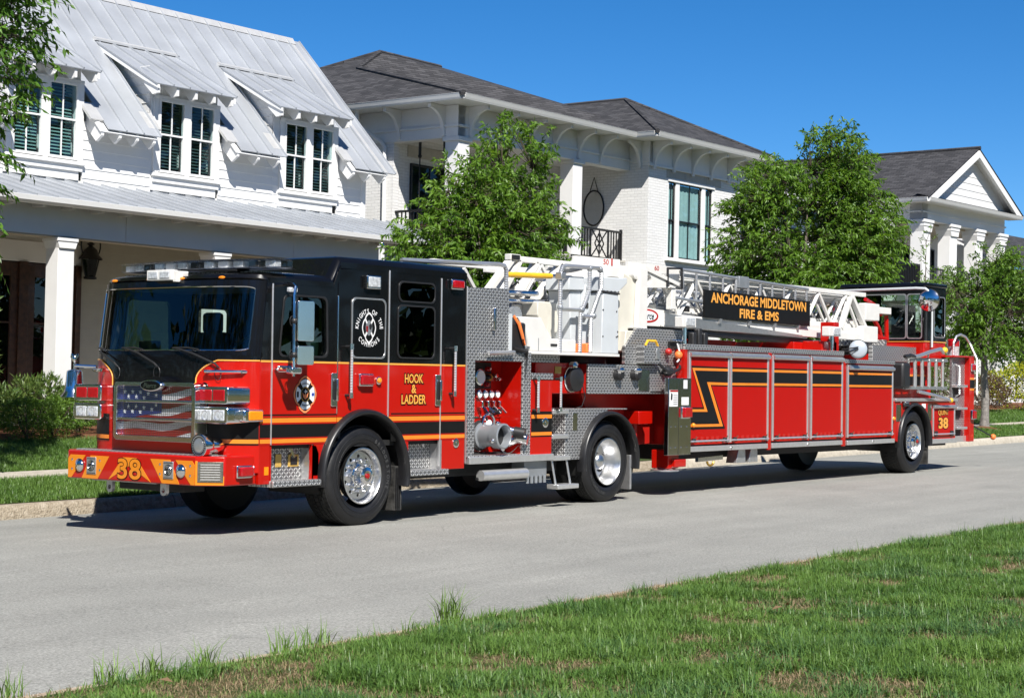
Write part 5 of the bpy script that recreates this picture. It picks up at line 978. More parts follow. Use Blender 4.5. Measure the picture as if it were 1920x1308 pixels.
rail([(2.95, .3, 2.74), (2.95, .3, 2.97), (2.91, .3, 3.03), (2.80, .3, 3.04), (1.0, .35, 2.985)]); rail([(3.765, .05, 1.97), (3.765, .05, 2.99), (3.80, .05, 3.06), (3.88, .05, 3.08), (4.62, .05, 3.09), (4.69, .05, 3.05), (4.69, .05, 2.84), (4.60, .05, 2.70), (4.46, .05, 2.46), (4.45, .05, 1.98)]); rail([(4.42, .05, 3.08), (4.42, .05, 2.80), (4.35, .05, 2.68), (4.22, .05, 2.48), (4.21, .05, 1.98)]); rail([(3.77, .05, 2.52), (4.24, .05, 2.53), (4.26, .05, 2.45), (4.52, .05, 2.45)])
for x, z in ((3.765, 2.93), (3.765, 2.54), (4.23, 2.53), (4.26, 2.45), (4.52, 2.46), (4.42, 3.075), (4.66, 3.075)): MB().sphere((x, .05, z), .042, 8, 6).build('rail_fitting', 'grey_pipe', TT)
MB().tube([(2.98, .32, 2.925), (3.90, .3, 2.955)], .036, 14).build('padded_bar', 'yellow', TT); box('rod_clamp', 'aluminium', TT, 3.72, 3.82, .0, .1, 2.90, 2.99, .01); MB().tube([(3.88, .3, 2.955), (4.05, .25, 2.96)], .025, 8).build('rod', 'steel', TT)
for z in (2.62, 2.72): MB().tube([(2.7, .4, z - .02), (3.74, .4, z)], .035, 10).build('lift_cylinder', 'steel', TT)
MB().prism([(3.62, 2.44), (3.78, 2.30), (3.74, 2.02), (3.98, 2.02), (4.10, 2.36), (4.02, 2.62), (3.62, 2.62)], 'xz', .30, .55).build('pivot_arm', 'ladder_cream', TT, bevel=.012); MB().lathe([(.16, .35), (.16, .0)], (2.95, .38, 2.38), 'y', 18).build('hydraulic_motor', 'plastic', TT); MB().lathe([(.12, .3), (.12, .0)], (3.25, .36, 2.42), 'y', 18).build('hydraulic_motor', 'grey_pipe', TT)
MB().prism([(5.40, 2.0), (5.95, 2.0), (6.08, 2.33), (6.08, 3.16), (5.98, 3.16), (5.86, 3.02), (5.60, 3.10), (5.50, 2.80)], 'xz', .30, .52).build('turret_arm', 'ladder_cream', TT, bevel=.015); MB().prism([(5.85, 2.33), (6.09, 2.33), (6.09, 3.17), (5.90, 3.17)], 'xz', .22, .30).build('turret_face', 'ladder_white', TT, bevel=.01)
MB().prism([(4.40, 3.0), (5.30, 3.16), (5.62, 3.18), (5.80, 3.05), (5.86, 2.93), (5.70, 3.02), (5.30, 3.02), (4.8, 2.85)], 'xz', .35, .55).build('turret_gusset', 'ladder_white', TT, bevel=.012); MB().lathe([(.075, .52), (.075, .26), (.05, .25), (0, .25)], (5.86, 0, 3.09), 'y', 20, cap=False).build('pivot_pin', 'ladder_white', TT)
MB().prism([(6.10, 2.92), (7.26, 2.97), (7.34, 3.02), (6.42, 3.21), (6.10, 3.20)], 'xz', .50, .62, (circ(6.55, 3.05, .075, 14), circ(7.08, 3.01, .05, 12))).build('heel_plate', 'ladder_white', TT, bevel=.012); MB().beam((6.42, .49, 3.21), (7.34, .49, 3.025), .03, .05).build('heel_flange', 'ladder_white', TT); box('heel_leg', 'ladder_white', TT, 7.20, 7.32, .52, .62, 2.66, 2.98, .01); box('heel_base', 'ladder_cream', TT, 5.45, 7.0, .30, 2.1, 2.0, 2.10); MB().prism([(5.50, 2.30), (6.1, 2.30), (5.85, 2.02), (5.45, 2.02)], 'xz', .18, .3).build('skirt', 'ladder_cream', TT, bevel=.01)
# nested ladder sections: two trusses each, with rungs
LD = empty('ladder', label='white steel aerial ladder bedded over the trailer'); LD.parent = T
def section(x0, x1, yc, hw, z0, z1, pitch, rw, rung, tops=(.10, .07), m='ladder_white', ph=0.0):
    sec = MB()
    for sg in (-1, 1):
        y = yc + sg * hw; sec.box(x0, x1, y - .05, y + .05, z0, z0 + tops[0]); sec.box(x0, x1 - .3, y - .035, y + .035, z1 - tops[1], z1)
    o = sec.build('ladder_section', m, LD, bevel=.008)
    x = x0 + ph; k = 0
    while x + pitch < x1 - .2:
        for sg in (-1, 1):
            y = yc + sg * hw; MB().tube([(x, y, z0 + tops[0]), (x + pitch / 2, y, z1 - tops[1])], rw, 6).build('lattice', m, o); MB().tube([(x + pitch / 2, y, z1 - tops[1]), (x + pitch, y, z0 + tops[0])], rw, 6).build('lattice', m, o)
        x += pitch
    x = x0 + .2
    while x < x1 - .1: MB().tube([(x, yc - hw, z0 + .05), (x, yc + hw, z0 + .05)], .018, 6).build('rung', 'aluminium' if k == 0 else m, o); x += rung
    return o
S0 = section(3.40, 13.95, 1.25, .65, 2.42, 3.20, .98, .032, .72, (.16, .075), ph=.2); section(4.4, 13.6, 1.25, .52, 2.56, 3.13, .80, .024, .36, (.09, .06)); section(4.8, 13.9, 1.25, .41, 2.64, 3.08, .62, .018, .36, (.07, .05)); section(5.2, 14.2, 1.25, .31, 2.70, 3.04, .55, .016, .36, (.06, .045), 'aluminium')
MB().prism([(6.98, 2.40), (13.88, 2.36), (13.86, 2.46), (6.98, 2.60)], 'xz', .52, .60).build('side_girder', 'ladder_white', LD, bevel=.008); MB().prism([(7.0, 2.42), (11.2, 2.36), (11.2, 2.395), (7.0, 2.60)], 'xz', .505, .52).build('girder_shade_plate', 'aluminium', LD); MB().tube([(6.7, .62, 2.36), (11.7, .62, 2.30)], .05, 10).build('lift_ram', 'plastic', LD)
for a, b_ in (((3.45, 3.14), (2.9, 2.65)), ((3.62, 3.14), (3.25, 2.70)), ((4.55, 3.15), (3.75, 2.45)), ((4.0, 3.14), (3.62, 2.70))): MB().beam((a[0], .62, a[1]), (b_[0], .62, b_[1]), .07, .11, (0, 1, 0)).build('end_brace', 'ladder_white', LD, bevel=.006)
for a, b_ in (((13.10, 3.12), (13.74, 2.48)), ((13.05, 3.10), (12.70, 2.55))): MB().beam((a[0], .58, a[1]), (b_[0], .58, b_[1]), .07, .09, (0, 1, 0)).build('end_brace', 'ladder_white', LD, bevel=.006)
MB().prism([(4.80, 3.15), (5.9, 3.19), (5.9, 3.30), (4.80, 3.285)], 'xz', .56, .60).build('side_board', 'ladder_white', LD); text('reach_mark', '50', 'red', LD, (5.55, .559, 3.245), SX, SZ, .13, .075, .01); box('mark_bar', 'red', LD, 5.68, 5.71, .555, .56, 3.20, 3.30); box('tip_bracket', 'ladder_white', LD, 3.38, 3.60, .56, .66, 3.14, 3.22, .01); box('tip_lamp', 'plastic', LD, 3.40, 3.56, .545, .56, 3.15, 3.21); text('reach_mark', '60', 'red', LD, (6.85, .559, 3.235), SX, SZ, .12, .07, .01); MB().prism([(6.1, 3.15), (7.5, 3.17), (7.5, 3.27), (6.1, 3.29)], 'xz', .56, .60).build('side_board', 'ladder_white', LD)
# side handrail (grey) over the sign board
hr = MB().tube([(7.45, .52, 3.25), (11.40, .52, 3.15)], .024, 8).build('hand_rail', 'grey_pipe', LD); MB().tube([(7.3, .52, 2.83), (8.05, .52, 2.80)], .022, 8).build('lower_rail', 'grey_pipe', hr); box('clamp_box', 'grey_pipe', hr, 9.05, 9.35, .46, .54, 3.06, 3.24, .01)
for q in range(11): x = 7.50 + .385 * q; MB().tube([(x, .52, 3.245 - .0253 * (x - 7.45)), (x, .52, 2.80)], .018, 6).build('baluster', 'grip', hr)
lo_ = MB().tube([(7.02, .48, 2.98), (7.02, .48, 3.24), (7.40, .48, 3.26), (7.42, .48, 2.96)], .02, 8).build('lamp_guard', 'plastic', LD); MB().prism([(7.06, 3.0), (7.38, 3.02), (7.36, 3.18), (7.06, 3.16)], 'xz', .50, .60).build('work_lamp', 'aluminium', lo_, bevel=.01)
# sign board
sb = MB().prism([(8.04, 2.575), (11.39, 2.545), (11.39, 2.955), (8.04, 2.985)], 'xz', .47, .50).build('sign_board', 'black_decal', LD, bevel=.003, label='black sign board with gold department name')
ex_ = (1, 0, -.009)
text('lettering', 'ANCHORAGE MIDDLETOWN', 'letter_gold', sb, (9.73, .468, 2.865), ex_, SZ, 3.02, .155, .03); text('lettering', 'FIRE & EMS', 'letter_gold', sb, (9.70, .468, 2.667), ex_, SZ, 1.24, .145, .03)
for x in (8.5, 9.4, 10.2, 11.0): box('hanger', 'aluminium', sb, x, x + .06, .47, .56, 2.50, 2.57)
# maker's oval on the ladder heel
ov = MB().prism(circ(6.60, 2.545, .28, 36, rz=.095), 'xz', .540, .545).build('maker_oval', 'red', TT); MB().prism(circ(6.585, 2.545, .245, 36, rz=.07), 'xz', .537, .540).build('oval_field', 'badge_white', ov); text('oval_lettering', 'Pierce', 'black_decal', ov, (6.585, .536, 2.545), SX, SZ, .34, .10, .02, .3); MB().prism([(6.10, 2.40), (6.95, 2.40), (7.0, 2.64), (6.10, 2.68)], 'xz', .546, .60).build('heel_cover', 'ladder_white', TT, bevel=.008)
# hoses and cables lying inside the ladder
random.seed(21)
for q in range(14):
    x0 = random.uniform(5.5, 12); y0 = random.uniform(.85, 1.6); z0 = random.uniform(2.6, 2.95); L_ = random.uniform(.8, 2.0)
    MB().tube([(x0 + L_ * t, y0 + .05 * math.sin(6 * t), z0 + .04 * math.sin(9 * t + q)) for t in np.linspace(0, 1, 7)], random.choice((.012, .02, .03)), 6).build('hose', random.choice(('plastic', 'grey_pipe', 'steel', 'ladder_cream')), LD)
for q in range(16):
    x0 = 5.2 + .55 * q + random.uniform(-.15, .15); box('bracket', random.choice(('grey_pipe', 'ladder_cream', 'plastic', 'aluminium')), LD, x0, x0 + random.uniform(.08, .3), .72, .95, 2.60, 2.60 + random.uniform(.08, .3), .01)
for q in range(3): box('junction_box', 'ladder_white', LD, 3.55 + .33 * q, 3.78 + .33 * q, .75, .95, 2.68, 2.80, .01); MB().tube([(3.6 + .33 * q, .72, 2.80), (3.75 + .33 * q, .72, 2.88), (3.95 + .33 * q, .72, 2.76)], .014, 6).build('hose', 'plastic', LD)
# ladder tip by the tiller cab: control box, red monitor frame
tp = box('tip_box', 'ladder_white', LD, 13.55, 14.1, .52, .70, 2.72, 3.02, .015); box('tip_arm', 'ladder_white', LD, 14.1, 14.75, .60, .72, 2.86, 2.98, .01); box('tip_block', 'ladder_white', LD, 13.4, 14.0, .50, .66, 2.34, 2.62, .015)
mo = MB().tube([(13.9, .7, 3.10), (14.3, .72, 3.02), (14.65, .75, 2.86)], .035, 8).build('monitor', 'red', LD)
for pth in ([(14.2, .7, 2.80), (14.45, .7, 2.60), (14.55, .7, 2.45)], [(14.75, .7, 2.85), (14.78, .7, 2.40)], [(13.9, .7, 2.48), (14.80, .7, 2.42)], [(13.9, .7, 2.62), (14.5, .7, 2.44)]): MB().tube(pth, .04, 8).build('monitor_pipe', 'red', mo)
# ---- tiller cab
TC = empty('tiller_cab', label='black and red glazed tiller cab at the trailer rear'); TC.parent = T
X0, X1, Y0, Y1 = 15.50, 16.45, .30, 1.95
box('lower_body', 'red', TC, X0, X1, Y0, Y1, 1.95, 2.39, .02); box('base_box', 'red', TC, 14.35, 15.5, .50, 2.0, 2.12, 2.34, .01); box('tread_front', 'tread_xz', TC, 13.62, 15.42, .42, .50, 2.02, 2.28, .004); box('tread_top', 'tread_xy', TC, 13.62, 15.42, .42, 2.2, 2.28, 2.29); box('tread_box', 'tread_yz', TC, 14.28, 14.35, .5, 2.0, 2.12, 2.40)
MB().tube([(X0 - .004, Y1, 2.40), (X0 - .004, Y0 - .004, 2.40), (X1, Y0 - .004, 2.40)], .010, 5).build('gold_line', 'letter_gold', TC)
cs = MB().prism([(X0 + .02, 2.405), (X1, 2.405), (X1, 3.40), (X0 + .02, 3.40)], 'xz', Y0, Y0 + .04, (rrect(X0 + .44, X1 - .06, 2.50, 3.22, .05),)).build('side_wall', 'black_paint', TC, bevel=.004); frame(rrect(X0 + .42, X1 - .04, 2.48, 3.24, .06), .02, Y0 - .006, Y0 + .002, 'aluminium', cs); MB().prism(rrect(X0 + .44, X1 - .06, 2.50, 3.22, .05), 'xz', Y0 + .02, Y0 + .024).build('window', 'tiller_glass', cs)
cs2 = MB().prism([(X0 + .02, 2.405), (X1, 2.405), (X1, 3.40), (X0 + .02, 3.40)], 'xz', Y1 - .04, Y1, (rrect(X0 + .12, X1 - .06, 2.50, 3.22, .05),)).build('side_wall', 'black_paint', TC); MB().prism(rrect(X0 + .12, X1 - .06, 2.50, 3.22, .05), 'xz', Y1 - .024, Y1 - .02).build('window', 'tiller_glass', cs2)
fw_ = MB().prism([(Y0, 2.405), (Y1, 2.405), (Y1, 3.40), (Y0, 3.40)], 'yz', X0 - .01, X0 + .03, (rrect(Y0 + .36, Y1 - .06, 2.46, 3.26, .05), rrect(Y0 + .05, Y0 + .33, 2.46, 3.26, .04))).build('front_wall', 'black_paint', TC, bevel=.004)
MB().prism(rrect(Y0 + .36, Y1 - .06, 2.46, 3.26, .05), 'yz', X0 + .008, X0 + .012).build('windscreen', 'tiller_glass', fw_); MB().prism(rrect(Y0 + .05, Y0 + .33, 2.46, 3.26, .04), 'yz', X0 + .008, X0 + .012).build('windscreen', 'tiller_glass', fw_)
for a, b_ in ((Y0 + .36, Y1 - .06), (Y0 + .05, Y0 + .33)): MB().prism(rrect(a - .012, b_ + .012, 2.448, 3.272, .05), 'yz', X0 - .016, X0 - .008, (rrect(a + .008, b_ - .008, 2.468, 3.252, .045),)).build('seal', 'aluminium', fw_)
box('rear_wall', 'black_paint', TC, X1 - .03, X1, Y0 + .04, Y0 + .35, 2.4, 3.4); box('rear_wall', 'black_paint', TC, X1 - .03, X1, Y1 - .35, Y1 - .04, 2.4, 3.4); box('rear_sill', 'black_paint', TC, X1 - .03, X1, Y0 + .3, Y1 - .3, 2.4, 2.6)
MB().prism([(X0 - .06, 3.40), (X1 + .02, 3.40), (X1 - .02, 3.47), (X0 + .02, 3.47)], 'xz', Y0 - .03, Y1 + .03).build('roof', 'black_paint', TC, bevel=.015)
MB().tube([(X0 - .10, Y1 + .10, 3.10), (X0 - .12, Y1 + .10, 3.28), (X0 - .14, Y1 + .02, 3.34), (X0 - .16, Y0 + .10, 3.36), (X0 - .16, Y0 - .08, 3.35), (X0 - .14, Y0 - .14, 3.30), (X0 - .12, Y0 - .14, 3.12)], .026, 8).build('mirror_bar', 'console_white', TC)
for y in (Y0 - .14, Y1 + .10):
    o = MB().lathe([(.20, 0), (.195, -.02), (.14, -.06), (.07, -.078), (0, -.082)], (X0 - .12, y, 3.14), 'x', 28, cap=False).build('convex_mirror', 'chrome', TC); MB().lathe([(.205, .004), (.21, -.004), (.20, -.008)], (X0 - .12, y, 3.14), 'x', 28, cap=False).build('rim', 'plastic', o)
MB().tube([(X0 + .22, Y0 - .05, 2.30), (X0 + .22, Y0 - .05, 3.06)], .02, 8).build('grab_rail', 'console_white', TC); MB().lathe([(.04, 0), (.04, -.02), (0, -.03)], (X0 + .14, Y0, 2.15), 'y', 14, cap=False).build('lock', 'chrome', TC)
se = box('seat', 'seat_fabric', TC, 16.0, 16.4, .85, 1.35, 2.1, 2.5, .04); box('backrest', 'seat_fabric', se, 16.28, 16.42, .87, 1.33, 2.5, 3.1, .04); MB().tube([(15.8 + .05 * math.sin(R(a)), 1.1 + .2 * math.cos(R(a)), 2.66 + .16 * math.sin(R(a))) for a in range(0, 360, 20)], .015, 6, True).build('steering_wheel', 'plastic', TC); box('dashboard', 'interior', TC, 15.56, 15.75, .4, 1.85, 2.35, 2.5, .03)
# ---- folding ladder strapped to the trailer side (lifts off)
FL = empty('folding_ladder', (13.95, -.05, 1.40), 'short aluminium folding ladder strapped above the rear trailer wheel', 'ladder')
def fbox(name, m, *a, **k): o = box(name, m, FL, *a, **k); return o
for y in (-.02, .10):
    for z in (2.06, 1.56): fbox('stile', 'aluminium', 14.2 - 13.95, 15.75 - 13.95, y + .05 - .02, y + .05 + .03, z - 1.40 - .03, z - 1.40 + .03)
    for q in range(5): x = 14.35 + .30 * q - 13.95; MB().tube([(x, y + .05, .66), (x + .03, y + .05, .64), (x + .03, y + .05, .16)], .028, 8).build('rung', 'aluminium_bright', FL)
MB().tube([(.1, .04, .68), (.5, -.02, .72), (.9, -.05, .80), (1.4, -.03, .86), (1.6, 0, .80)], .035, 8).build('foot_rail', 'aluminium', FL); MB().tube([(.55, .02, .10), (1.1, -.06, .03), (1.75, -.08, -.06)], .028, 8).build('foot_rail', 'aluminium', FL); MB().sphere((1.6, -.02, .84), .06, 10, 6).build('end_cap', 'yellow', FL); MB().sphere((1.76, -.08, -.06), .045, 10, 6).build('end_cap', 'yellow', FL)
MB().box(-.08, .22, .0, .42, .14, .60).build('strap_pad', 'plastic', FL, .05); MB().tube([(-.05, .0, .70), (.15, -.02, .73), (.4, 0, .70)], .03, 8).build('strap', 'plastic', FL)
# ================================================================ houses
def frame_mtx(M, O): return Matrix((( *M[0], O[0]), (*M[1], O[1]), (*M[2], O[2]), (0, 0, 0, 1)))
HA = ((0.9996666, 0.0245012, 0.0081468), (-0.0244676, 0.9996918, -0.0041932), (-0.0082471, 0.0039924, 0.999958))
HBm = ((0.9999542, 0.0050308, 0.0081468), (-0.0049968, 0.9999787, -0.0041932), (-0.0081677, 0.0041523, 0.999958))
HCm = ((0.9991602, 0.0401564, 0.0081468), (-0.0401232, 0.9991859, -0.0041932), (-0.0083086, 0.0038628, 0.999958))
mat('wall_white', (0.66, 0.66, 0.65), 0.55, var=0.03, scale=3, bump=0.05, bscale=30)
mat('trim_white', (0.68, 0.68, 0.67), 0.45, var=0.02, scale=4)
mat('beam_paint', (0.58, 0.60, 0.62), 0.35, 0, 0.1, var=0.03, scale=2)
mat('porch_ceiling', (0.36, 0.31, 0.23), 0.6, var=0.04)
mat('metal_roof', (0.37, 0.39, 0.415), 0.45, 0.25, 0, var=0.10, scale=1.2, bump=0.04, bscale=4, rvar=.25)
mat('metal_cap', (0.55, 0.55, 0.54), 0.4, 0.35, var=0.06)
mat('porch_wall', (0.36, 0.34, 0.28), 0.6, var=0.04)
mat('dark_wood', (0.045, 0.018, 0.009), 0.45, 0, 0.2, var=0.5, scale=12)
mat('black_iron', (0.008, 0.008, 0.009), 0.45, var=0.1)
mat('shutter', (0.055, 0.085, 0.085), 0.5, var=0.1)
mat('shutter_pale', (0.22, 0.34, 0.32), 0.5, var=0.1)
mat('limestone', (0.40, 0.38, 0.34), 0.7, var=0.08, scale=8, bump=0.2, bscale=40)
mat('curtain', (0.50, 0.62, 0.62), 0.8, var=0.06, scale=9)
mat('room_dark', (0.03, 0.033, 0.036), 0.8)
glass('house_glass', (0.62, 0.74, 0.74)); glass('dark_pane', (0.10, 0.13, 0.15))
def brickmat(name, ax):
    m, n, l, o = nt(name); p = n.new('ShaderNodeBsdfPrincipled'); l.new(p.outputs[0], o.inputs[0]); p.inputs['Roughness'].default_value = 0.6
    tc = n.new('ShaderNodeTexCoord'); sp = n.new('ShaderNodeSeparateXYZ'); cb = n.new('ShaderNodeCombineXYZ'); l.new(tc.outputs['Object'], sp.inputs[0]); l.new(sp.outputs[ax[0]], cb.inputs[0]); l.new(sp.outputs[ax[1]], cb.inputs[1])
    bt = n.new('ShaderNodeTexBrick'); l.new(cb.outputs[0], bt.inputs['Vector']); bt.inputs['Scale'].default_value = 1.0; bt.inputs['Brick Width'].default_value = 0.215; bt.inputs['Row Height'].default_value = 0.072; bt.inputs['Mortar Size'].default_value = 0.006; bt.inputs['Mortar Smooth'].default_value = 0.3; bt.inputs['Bias'].default_value = 0
    bt.inputs['Color1'].default_value = (0.68, 0.68, 0.67, 1); bt.inputs['Color2'].default_value = (0.63, 0.63, 0.62, 1); bt.inputs['Mortar'].default_value = (0.53, 0.53, 0.52, 1)
    l.new(bt.outputs['Color'], p.inputs['Base Color']); nz = n.new('ShaderNodeTexNoise'); nz.inputs['Scale'].default_value = 25; l.new(tc.outputs['Object'], nz.inputs['Vector'])
    ad = mth(n, l, 'ADD', mth(n, l, 'MULTIPLY', bt.outputs['Fac'], -1.0), mth(n, l, 'MULTIPLY', nz.outputs[0], 0.5))
    bu = n.new('ShaderNodeBump'); bu.inputs['Strength'].default_value = 0.6; bu.inputs['Distance'].default_value = 0.012; l.new(ad, bu.inputs['Height']); l.new(bu.outputs[0], p.inputs['Normal']); MATS[name] = m
brickmat('brick_front', (0, 2)); brickmat('brick_side', (1, 2))
def shinglemat(name, ax):
    m, n, l, o = nt(name); p = n.new('ShaderNodeBsdfPrincipled'); l.new(p.outputs[0], o.inputs[0]); p.inputs['Roughness'].default_value = 0.9; p.inputs['Specular IOR Level'].default_value = 0.25
    tc = n.new('ShaderNodeTexCoord'); sp = n.new('ShaderNodeSeparateXYZ'); cb = n.new('ShaderNodeCombineXYZ'); l.new(tc.outputs['Object'], sp.inputs[0]); l.new(sp.outputs[ax], cb.inputs[0]); l.new(sp.outputs[2], cb.inputs[1])
    bt = n.new('ShaderNodeTexBrick'); l.new(cb.outputs[0], bt.inputs['Vector']); bt.inputs['Scale'].default_value = 1; bt.inputs['Brick Width'].default_value = 0.30; bt.inputs['Row Height'].default_value = 0.062; bt.inputs['Mortar Size'].default_value = 0.006; bt.inputs['Mortar Smooth'].default_value = 0.4; bt.offset_frequency = 2; bt.inputs['Bias'].default_value = -.1
    bt.inputs['Color1'].default_value = (0.036, 0.036, 0.039, 1); bt.inputs['Color2'].default_value = (0.070, 0.069, 0.073, 1); bt.inputs['Mortar'].default_value = (0.018, 0.018, 0.019, 1)
    nz = n.new('ShaderNodeTexNoise'); nz.inputs['Scale'].default_value = 3; nz.inputs['Detail'].default_value = 6; l.new(tc.outputs['Object'], nz.inputs['Vector']); rp = n.new('ShaderNodeValToRGB'); rp.color_ramp.elements[0].color = (.7, .7, .7, 1); rp.color_ramp.elements[1].color = (1.3, 1.3, 1.3, 1); l.new(nz.outputs[0], rp.inputs[0])
    mx = n.new('ShaderNodeMix'); mx.data_type = 'RGBA'; mx.blend_type = 'MULTIPLY'; mx.inputs['Factor'].default_value = 1; l.new(bt.outputs['Color'], mx.inputs['A']); l.new(rp.outputs[0], mx.inputs['B']); l.new(mx.outputs['Result'], p.inputs['Base Color'])
    bu = n.new('ShaderNodeBump'); bu.inputs['Strength'].default_value = 0.7; bu.inputs['Distance'].default_value = 0.02; l.new(mth(n, l, 'MULTIPLY', bt.outputs['Fac'], -1.0), bu.inputs['Height']); l.new(bu.outputs[0], p.inputs['Normal']); MATS[name] = m
shinglemat('shingle_u', 0); shinglemat('shingle_v', 1)

def board(par, u0, u1, w, h, v, m='wall_white', name='clapboard'):
    b = MB(); 
    for u in (u0, u1): b.v += [(u, v - .018, w), (u, v + .03, w), (u, v + .03, w + h), (u, v - .003, w + h)]
    b.f = [(0, 1, 2, 3), (4, 7, 6, 5), (0, 3, 7, 4), (0, 4, 5, 1), (2, 6, 7, 3), (1, 5, 6, 2)]; return b.build(name, m, par, smooth=False)
def window(par, u0, u1, w0, w1, v, meet=.5, slats=True, pale=False, vm=True, dark=False, sash='trim_white', fr=.05, bars=1, dp=(.03, .06)):
    """sash window standing in the wall plane v: frame, two sashes, panes, louvres behind"""
    o = MB().prism([(u0, w0), (u1, w0), (u1, w1), (u0, w1)], 'xz', v - dp[0], v + dp[1], ([(u0 + fr, w0 + fr), (u1 - fr, w0 + fr), (u1 - fr, w1 - fr), (u0 + fr, w1 - fr)],)).build('window', sash, par, bevel=.004)
    wm = w0 + (w1 - w0) * meet; a, b = u0 + fr, u1 - fr
    for (za, zt, vv) in ((wm - .02, w1 - fr, v - .005), (w0 + fr, wm + .02, v + .025)):
        box('meeting_rail', sash, o, a, b, vv, vv + .03, za if vv < v else zt - .035, (za + .035) if vv < v else zt, .003)
        MB().quad((a, vv + .015, za), (b, vv + .015, za), (b, vv + .015, zt), (a, vv + .015, zt)).build('pane', 'dark_pane' if dark else 'house_glass', o)
        if vm:
            for q in range(bars): uc = a + (b - a) * (q + 1) / (bars + 1); box('glazing_bar', sash, o, uc - .011, uc + .011, vv - .002, vv + .02, za, zt)
    box('reveal', 'room_dark', o, a, b, v + .30, v + .31, w0, w1)
    if slats:
        n = int((w1 - w0) / .062)
        for q in range(n):
            z = w0 + .05 + q * .062; b_ = MB(); b_.v = [(a + .02, v + .085, z), (b - .02, v + .085, z), (b - .02, v + .125, z + .038), (a + .02, v + .125, z + .038)]; b_.f = [(0, 1, 2, 3)]; b_.build('louvre', 'shutter_pale' if pale else 'shutter', o)
    return o
def seam_panel(par, u0, u1, lo, hi, name='roof_panel', m='metal_roof'):
    """one standing seam sheet from eave point lo=(v,w) to top point hi=(v,w)"""
    d = Vector((0, hi[0] - lo[0], hi[1] - lo[1])).normalized(); n = Vector((0, -d.z, d.y)); b = MB()
    def sl(a, c, t0, t1):
        k = len(b.v)
        for u in (a, c):
            for (p, t) in ((lo, t0), (lo, t1), (hi, t1), (hi, t0)): b.v.append((u, p[0] + n.y * t, p[1] + n.z * t))
        b.f.extend([tuple(k + q for q in f) for f in ((0, 1, 2, 3), (4, 7, 6, 5), (0, 4, 5, 1), (1, 5, 6, 2), (2, 6, 7, 3), (3, 7, 4, 0))])
    sl(u0 + .002, u1 - .002, -.02, .0); sl(u1 - .016, u1 + .010, .0, .034); return b.build(name, m, par, smooth=False)
# ---------------------------------------------------------------- farmhouse on the left
A = empty('farmhouse', label='white clapboard farmhouse with grey standing seam roof and dormers', cat='house', mtx=frame_mtx(HA, (4.549, 11, 0)))
VW = 2.2
po = empty('porch', label='shaded front porch with white columns'); po.parent = A
for ua, ub in ((-9, 1.38), (1.388, 5.46), (5.468, 10.15)): box('beam', 'beam_paint', po, ua, ub, 0, .30, 3.93, 4.46, .004)
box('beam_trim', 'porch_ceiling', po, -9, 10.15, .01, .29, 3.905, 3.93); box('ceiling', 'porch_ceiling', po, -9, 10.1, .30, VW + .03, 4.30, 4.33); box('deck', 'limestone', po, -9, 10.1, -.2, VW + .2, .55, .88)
for i, uc in enumerate((-7.0, -3.4, .11, 3.60, 7.1)):
    c = box('column', 'trim_white', po, uc - .165, uc + .165, -.015, .315, .88, 3.80, .006); box('capital', 'trim_white', c, uc - .215, uc + .215, -.065, .365, 3.845, 3.905, .006); MB().prism([(uc - .165, 3.73), (uc + .165, 3.73), (uc + .205, 3.845), (uc - .205, 3.845)], 'xz', -.05, .35).build('neck', 'trim_white', c); box('plinth', 'trim_white', c, uc - .20, uc + .20, -.05, .35, .88, 1.08, .006)
n = 42
for k in range(n):
    u0 = -7.0 + k * .415; seam_panel(po, u0, u0 + .415, (-.38, 4.52), (VW - .02, 5.16))
gt = MB(); gp = [(-.42, 4.40), (-.36, 4.38), (-.33, 4.42), (-.33, 4.49), (-.345, 4.49), (-.40, 4.44), (-.46, 4.47), (-.475, 4.515), (-.49, 4.51), (-.475, 4.44)]
MB().prism([(-.49, 4.515), (-.475, 4.43), (-.43, 4.39), (-.36, 4.385), (-.345, 4.40), (-.345, 4.50), (-.36, 4.50), (-.37, 4.42), (-.43, 4.425), (-.46, 4.455), (-.47, 4.515)], 'yz', -9, 10.2).build('gutter', 'trim_white', po, bevel=.004)
for k in range(27): box('rafter_tail', 'trim_white', po, -6 + .6 * k, -5.93 + .6 * k, -.30, .0, 4.36, 4.44)
# porch back wall, doorway, lantern
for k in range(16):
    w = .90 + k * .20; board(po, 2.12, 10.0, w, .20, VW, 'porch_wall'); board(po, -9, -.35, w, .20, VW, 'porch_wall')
box('wall_core', 'wall_white', A, -9, 9.7, VW + .03, VW + .2, .5, 5.2); box('door_head', 'trim_white', po, -.4, 2.12, VW - .03, VW + .03, 3.62, 4.0, .01)
dr = empty('double_door', label='dark timber double door with glass lights'); dr.parent = A
for ua, ub in ((-.33, -.15), (2.0, 2.12), (.75, .95)): box('post', 'dark_wood', dr, ua, ub, VW - .06, VW + .03, .88, 3.62, .006)
for ua, ub in ((-.15, .75), (.95, 2.0)):
    box('stile', 'dark_wood', dr, ua, ua + .16, VW - .02, VW + .02, .88, 3.55, .004); box('stile', 'dark_wood', dr, ub - .16, ub, VW - .02, VW + .02, .88, 3.55, .004); box('rail', 'dark_wood', dr, ua, ub, VW - .015, VW + .02, .88, 1.4, .004); box('rail', 'dark_wood', dr, ua, ub, VW - .015, VW + .02, 3.35, 3.6, .004); box('glazing_bar', 'dark_wood', dr, ua + .16, ub - .16, VW - .01, VW + .015, 2.50, 2.53)
    MB().quad((ua + .15, VW + .01, 1.35), (ub - .15, VW + .01, 1.35), (ub - .15, VW + .01, 3.4), (ua + .15, VW + .01, 3.4)).build('pane', 'dark_pane', dr)
box('room', 'room_dark', dr, -.33, 2.12, VW + .024, VW + .029, .88, 3.62)
